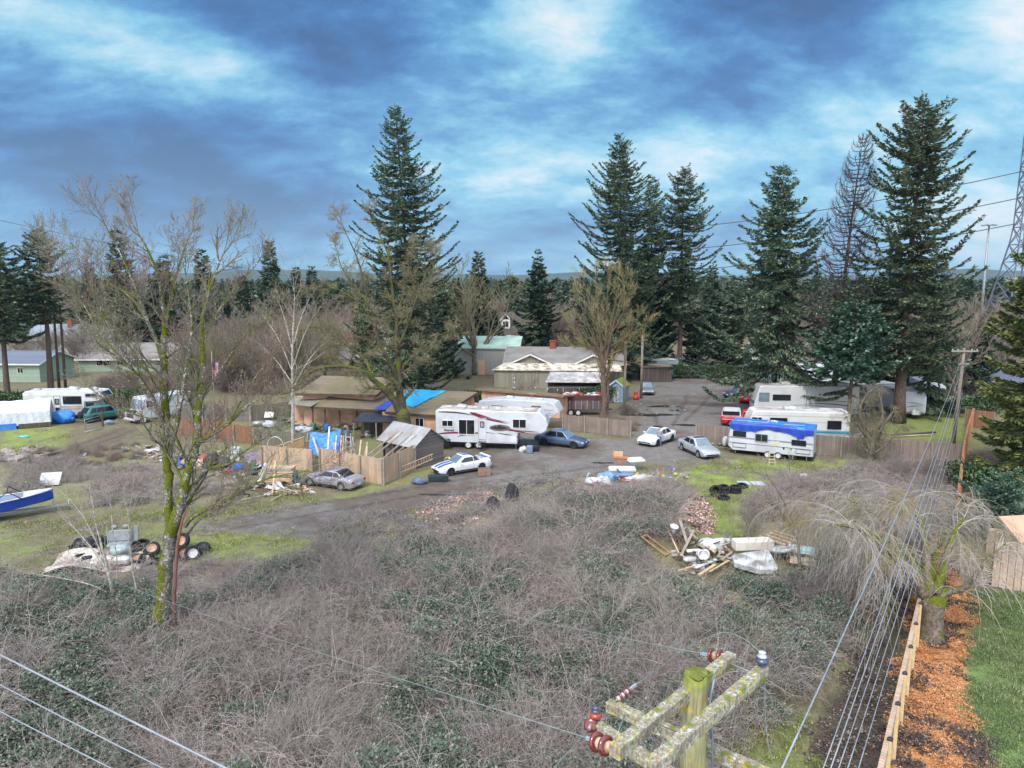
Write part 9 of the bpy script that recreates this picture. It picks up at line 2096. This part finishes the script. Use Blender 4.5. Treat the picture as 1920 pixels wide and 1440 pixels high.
 me_=q.build('mattress',mat('wet_mattress',(206,210,214),(164,168,174),1.6,.8,bump=.4,c3=(128,124,118),s3=1.1),loc=c0);tag(me_,'large stained mattress lying across the lower rubbish heap','mattress')
 q=MB();q.rbox((0,0,.25),(2.15,.72,.5),.03,rz=.09);tag(q.build('white_chest',mat('cream_box',(224,218,206),(206,200,190),1,.4),loc=at2(1410,1046,.55)),'long cream cabinet lying on top of the stained mattress','cabinet')
 slab_('foam_slab',1462,1050,.6,(1.1,1.3,.2),.55,-.25,PLAST_W,'white slab tilted right of the long cream cabinet','slab');slab_('glass_panel',1500,1050,.45,(1.4,.9,.02),-.5,.15,mat('aqua_glass',(170,206,206),(140,180,184),3,.2),'aqua glass sheet lying behind the small forked tree','panel',.005);slab_('brown_board',1505,1064,.35,(1.3,.8,.03),-.4,.12,WOOD_N,'tan board under the aqua glass sheet','board',.005)
 bf=thing('bed_frame','slatted timber frame behind the long cream cabinet','frame',at2(1465,1030,.4),R(35))
 for k in range(4):MB().box((-.9+k*.48,0,.1),(.09,1.7,.06)).build('slat',WOOD_N,bf)
 MB().box((0,0,.02),(1.9,1.5,.04)).build('base',mat('brown_felt',(140,118,104)),bf)
 def toilet(px,py,z,rz,rx,lb):q=MB();q.lathe([(.10,0),(.13,.05),(.12,.18),(.20,.30),(.23,.38),(.20,.40),(.15,.36),(.08,.22),(0,.2)],20);ob=q.build('ceramic_bowl',mat('sanitary_white',(228,230,238),None,3,.2,coat=.4),loc=at2(px,py,z));ob.rotation_euler=(rx,0,rz);ob.scale=(1,1.25,1);return tag(ob,lb,'toilet bowl')
 toilet(1307,1054,.45,.4,R(75),'left white toilet bowl facing down left');toilet(1325,1054,.45,-.5,R(75),'right white toilet bowl beside the other bowl');toilet(1262,1032,.3,.2,.2,'white pot standing among the timber at the left');slab_('toilet_tank',1294,1062,.4,(.75,.35,.32),.0,.3,PLAST_W,'rounded white cistern below the toilet bowls','cistern',.12);slab_('toilet_seat_lid',1300,1049,.5,(.8,.25,.08),.1,.3,PLAST_W,'white lid behind the cistern','lid',.03)
 frame_obj(1252,1046,.1,.45,1.7,R(45),R(-68),mat('warm_timber',(190,146,104),(164,122,84),3,.8),'long narrow timber frame at the left end of the rubbish heap')
 plank((1272,1018),(1288,1040),.16,.05,WOOD_G,'grey plank standing up behind the toilet bowls',za=.9,zb=.4);plank((1276,1054),(1300,1030),.14,.05,WOOD_G,'grey plank crossing left of the toilet bowls',za=.35,zb=.8)
 for k,(a,b,m_,w_)in enumerate((((1258,1085),(1300,1076),WOOD_N,.1),((1303,1075),(1342,1064),PLAST_W,.18),((1310,1088),(1340,1074),WOOD_N,.16),((1330,1082),(1366,1066),WOOD_N,.1),((1250,1024),(1272,1052),WOOD_N,.08),((1350,1062),(1372,1050),WOOD_G,.12),((1276,1046),(1282,1060),WOOD_N,.08),((1268,1032),(1280,1048),WOOD_D,.12),((1290,1008),(1304,1024),WOOD_G,.16))):
  plank(a,b,w_,.05,m_,('light batten at the lower left of the heap','white board below the cistern','broad light board below the toilet bowls','light board pointing at the mattress','thin stick left of the white pot','grey board against the mattress','short stick below the white pot','dark plank behind the white pot','grey board at the top left of the heap')[k],za=.3,zb=.45,grp='boards in the lower rubbish heap')
 lumpy('crumpled_sheet',1336,1030,(.9,.5,.35),PLAST_W,'white torn plastic heap behind the toilet bowls','plastic',41,jit=.6);lumpy('crumpled_sheet',1312,1070,(.25,.2,.2),PLAST_W,'small white bag below the toilet bowls','bag',42,jit=.5)
 clutter('rubbish_heap',[(1262,1012),(1370,1015),(1375,1060),(1340,1075),(1290,1078),(1262,1050)],130,'splintered scraps filling the lower rubbish heap',11,.55,[WOOD_G,WOOD_D,PLAST_W,mat('dead_green',(104,112,76),(84,88,62),4,.9),mat('olive_scrap',(130,126,92)),WOOD_N])
 slab_('flat_sheet',1408,909,.05,(1.9,1.1,.03),-.05,0,mat('pale_sheet',(186,190,196),(166,170,178),1,.7),'pale flat sheet lying on the grass right of the tyre stack','sheet',.01);lumpy('white_bag',1506,896,(.35,.25,.15),PLAST_W,'small white bag at the edge of the grey bushes','bag',44)
 st=thing('stepladder','small pale stepladder standing in front of the trailer wheels','ladder',at(1446,872))
 for s in(-1,1):MB().bar((s*.26,-.2,0),(s*.18,.05,1.15),.04).build('rail',mat('pale_wood',(216,200,170)),st);MB().bar((s*.26,.35,0),(s*.18,.07,1.1),.03).build('rear_rail',METAL,st)
 for k in range(4):f=(k+.8)/4.6;MB().box((0,-.2+.25*f,1.15*f),(.5-.14*f,.10,.03)).build('step',mat('pale_wood',(216,200,170)),st)
 q=MB();q.tube([(0,0,.12),(4.6,.6,.3)],.11,8);tag(q.build('fallen_pole',mat('dark_pole',(84,88,92)),loc=at(1672,818)),'dark fallen pole lying on the grass behind the long fence','pole');q=MB();q.tube([(0,0,.1),(4.2,.3,.25)],.06,8);tag(q.build('fallen_pole',WOOD_N,loc=at(1672,820)),'thin pale pole lying beside the dark fallen one','pole')
 q=MB();q.lump((0,0,.3),(.35,.3,.4),12,3,.3);q.rbox((0,-.1,.9),(.5,.1,.35),.03);q.bar((-.2,0,.5),(-.25,.2,1.1),.05);q.bar((.2,0,.5),(.25,.2,1.1),.05);tag(q.build('garden_machine',PLAST_R,loc=at(1192,750)),'orange red garden machine on the verge by the lane','machine')
 q=MB();q.rbox((0,0,.65),(.7,.7,1.3),.06);q.rbox((0,-.02,1.33),(.75,.8,.1),.03);tag(q.build('wheelie_bin',PLAST_K,loc=at(1292,696)),'dark wheelie bin at the end of the lane','bin')
 for k,(px,Y,wx)in enumerate(((110,86,26),(400,104,10),(925,86,7),(1120,90,5),(1340,112,14),(1850,50,5),(700,100,9),(1800,82,9))):
  b_=base_at(px,Y);rs_=np.random.RandomState(k);n=int(wx*650);C=np.stack([rs_.uniform(-wx/2,wx/2,n),rs_.normal(0,.8,n),rs_.uniform(0,1,n)],1);hh=1.3+1.1*fbm(C[:,0],C[:,1]*0+k,2.4,k);C[:,2]=hh*C[:,2]**.6;D=unit(rs_.normal(0,1,(n,3))+[0,-.3,.3]);W_=unit(np.cross(D,rs_.normal(0,1,(n,3))));v,f_=kites(C,D,W_,.28,.07)
  o=npmesh('hedge',v,f_,IVY);o.location=b_;tag(o,('dark evergreen hedge behind the old motorhome','second dark hedge behind the step van','leafy shrubs between the two salmon buildings','green shrubs beside the dark open shed','dark hedge at the end of the lane','dark shrubs at the foot of the boundary fence','evergreen shrubs behind the house ridge','bramble hedge behind the far power pole')[k],'hedge')
junk()
def scrub():
 sc1=clump('scrub_a',0,170,.9,.8,.07,BR_RED,TWIG_BROWN,61,caner=.016,canel=2.0,stand=.25);sc2=clump('scrub_b',380,90,.9,.8,.12,BR_LEAF,TWIG_BROWN,62,caner=.014,canel=1.7,stand=.15)
 one=lambda x,y,rs:(fbm(x,y,5,3)>.56).astype(int)
 for k,(pl,dn,lb)in enumerate((([(200,742),(330,738),(555,742),(560,704),(330,706),(190,712)],.3,'brown scrub between the step van and the left houses'),([(870,655),(1110,645),(1110,618),(860,622)],.16,'mauve brown thicket behind the barn and the grey shingled house'),([(1700,735),(1900,760),(1900,650),(1700,660)],.3,'brown undergrowth behind the right end trailers'),
          ([(60,842),(290,830),(300,850),(180,880),(60,872)],.25,'brown weeds beside the left track'),([(1820,850),(1900,850),(1880,960),(1800,960)],.8,'tangled undergrowth along the old boundary fence'),([(1130,790),(1180,760),(1200,800),(1185,815),(1100,800)],.3,'dead weeds around the lane poles'))):
  do_scatter('undergrowth',lb,sample(pl,dn*(1 if k in(0,1,2)else 2),200+k,rag=1),[sc1,sc2],one,*((.6,1.2)if k in(0,1,2)else(.25,.55)))
scrub()
# ------------------------------------------------------------------ air between here and the far hills
def haze():
 ob=MB().box((0,6200,296),(27600,13200,608)).build('haze',None)
 ob.data.materials.clear();m=bpy.data.materials.new('haze_air');m.use_nodes=True;t=NT(m.node_tree);t.n.clear();out=t.new('ShaderNodeOutputMaterial');v=t.new('ShaderNodeVolumePrincipled')
 v.inputs['Color'].default_value=(.5,.76,.98,1);v.inputs['Density'].default_value=.00006;t.link(v.outputs[0],out.inputs['Volume']);ob.data.materials.append(m)
 ob['kind']='stuff';ob['label']='pale blue air over the whole valley';ob['category']='haze'
haze()
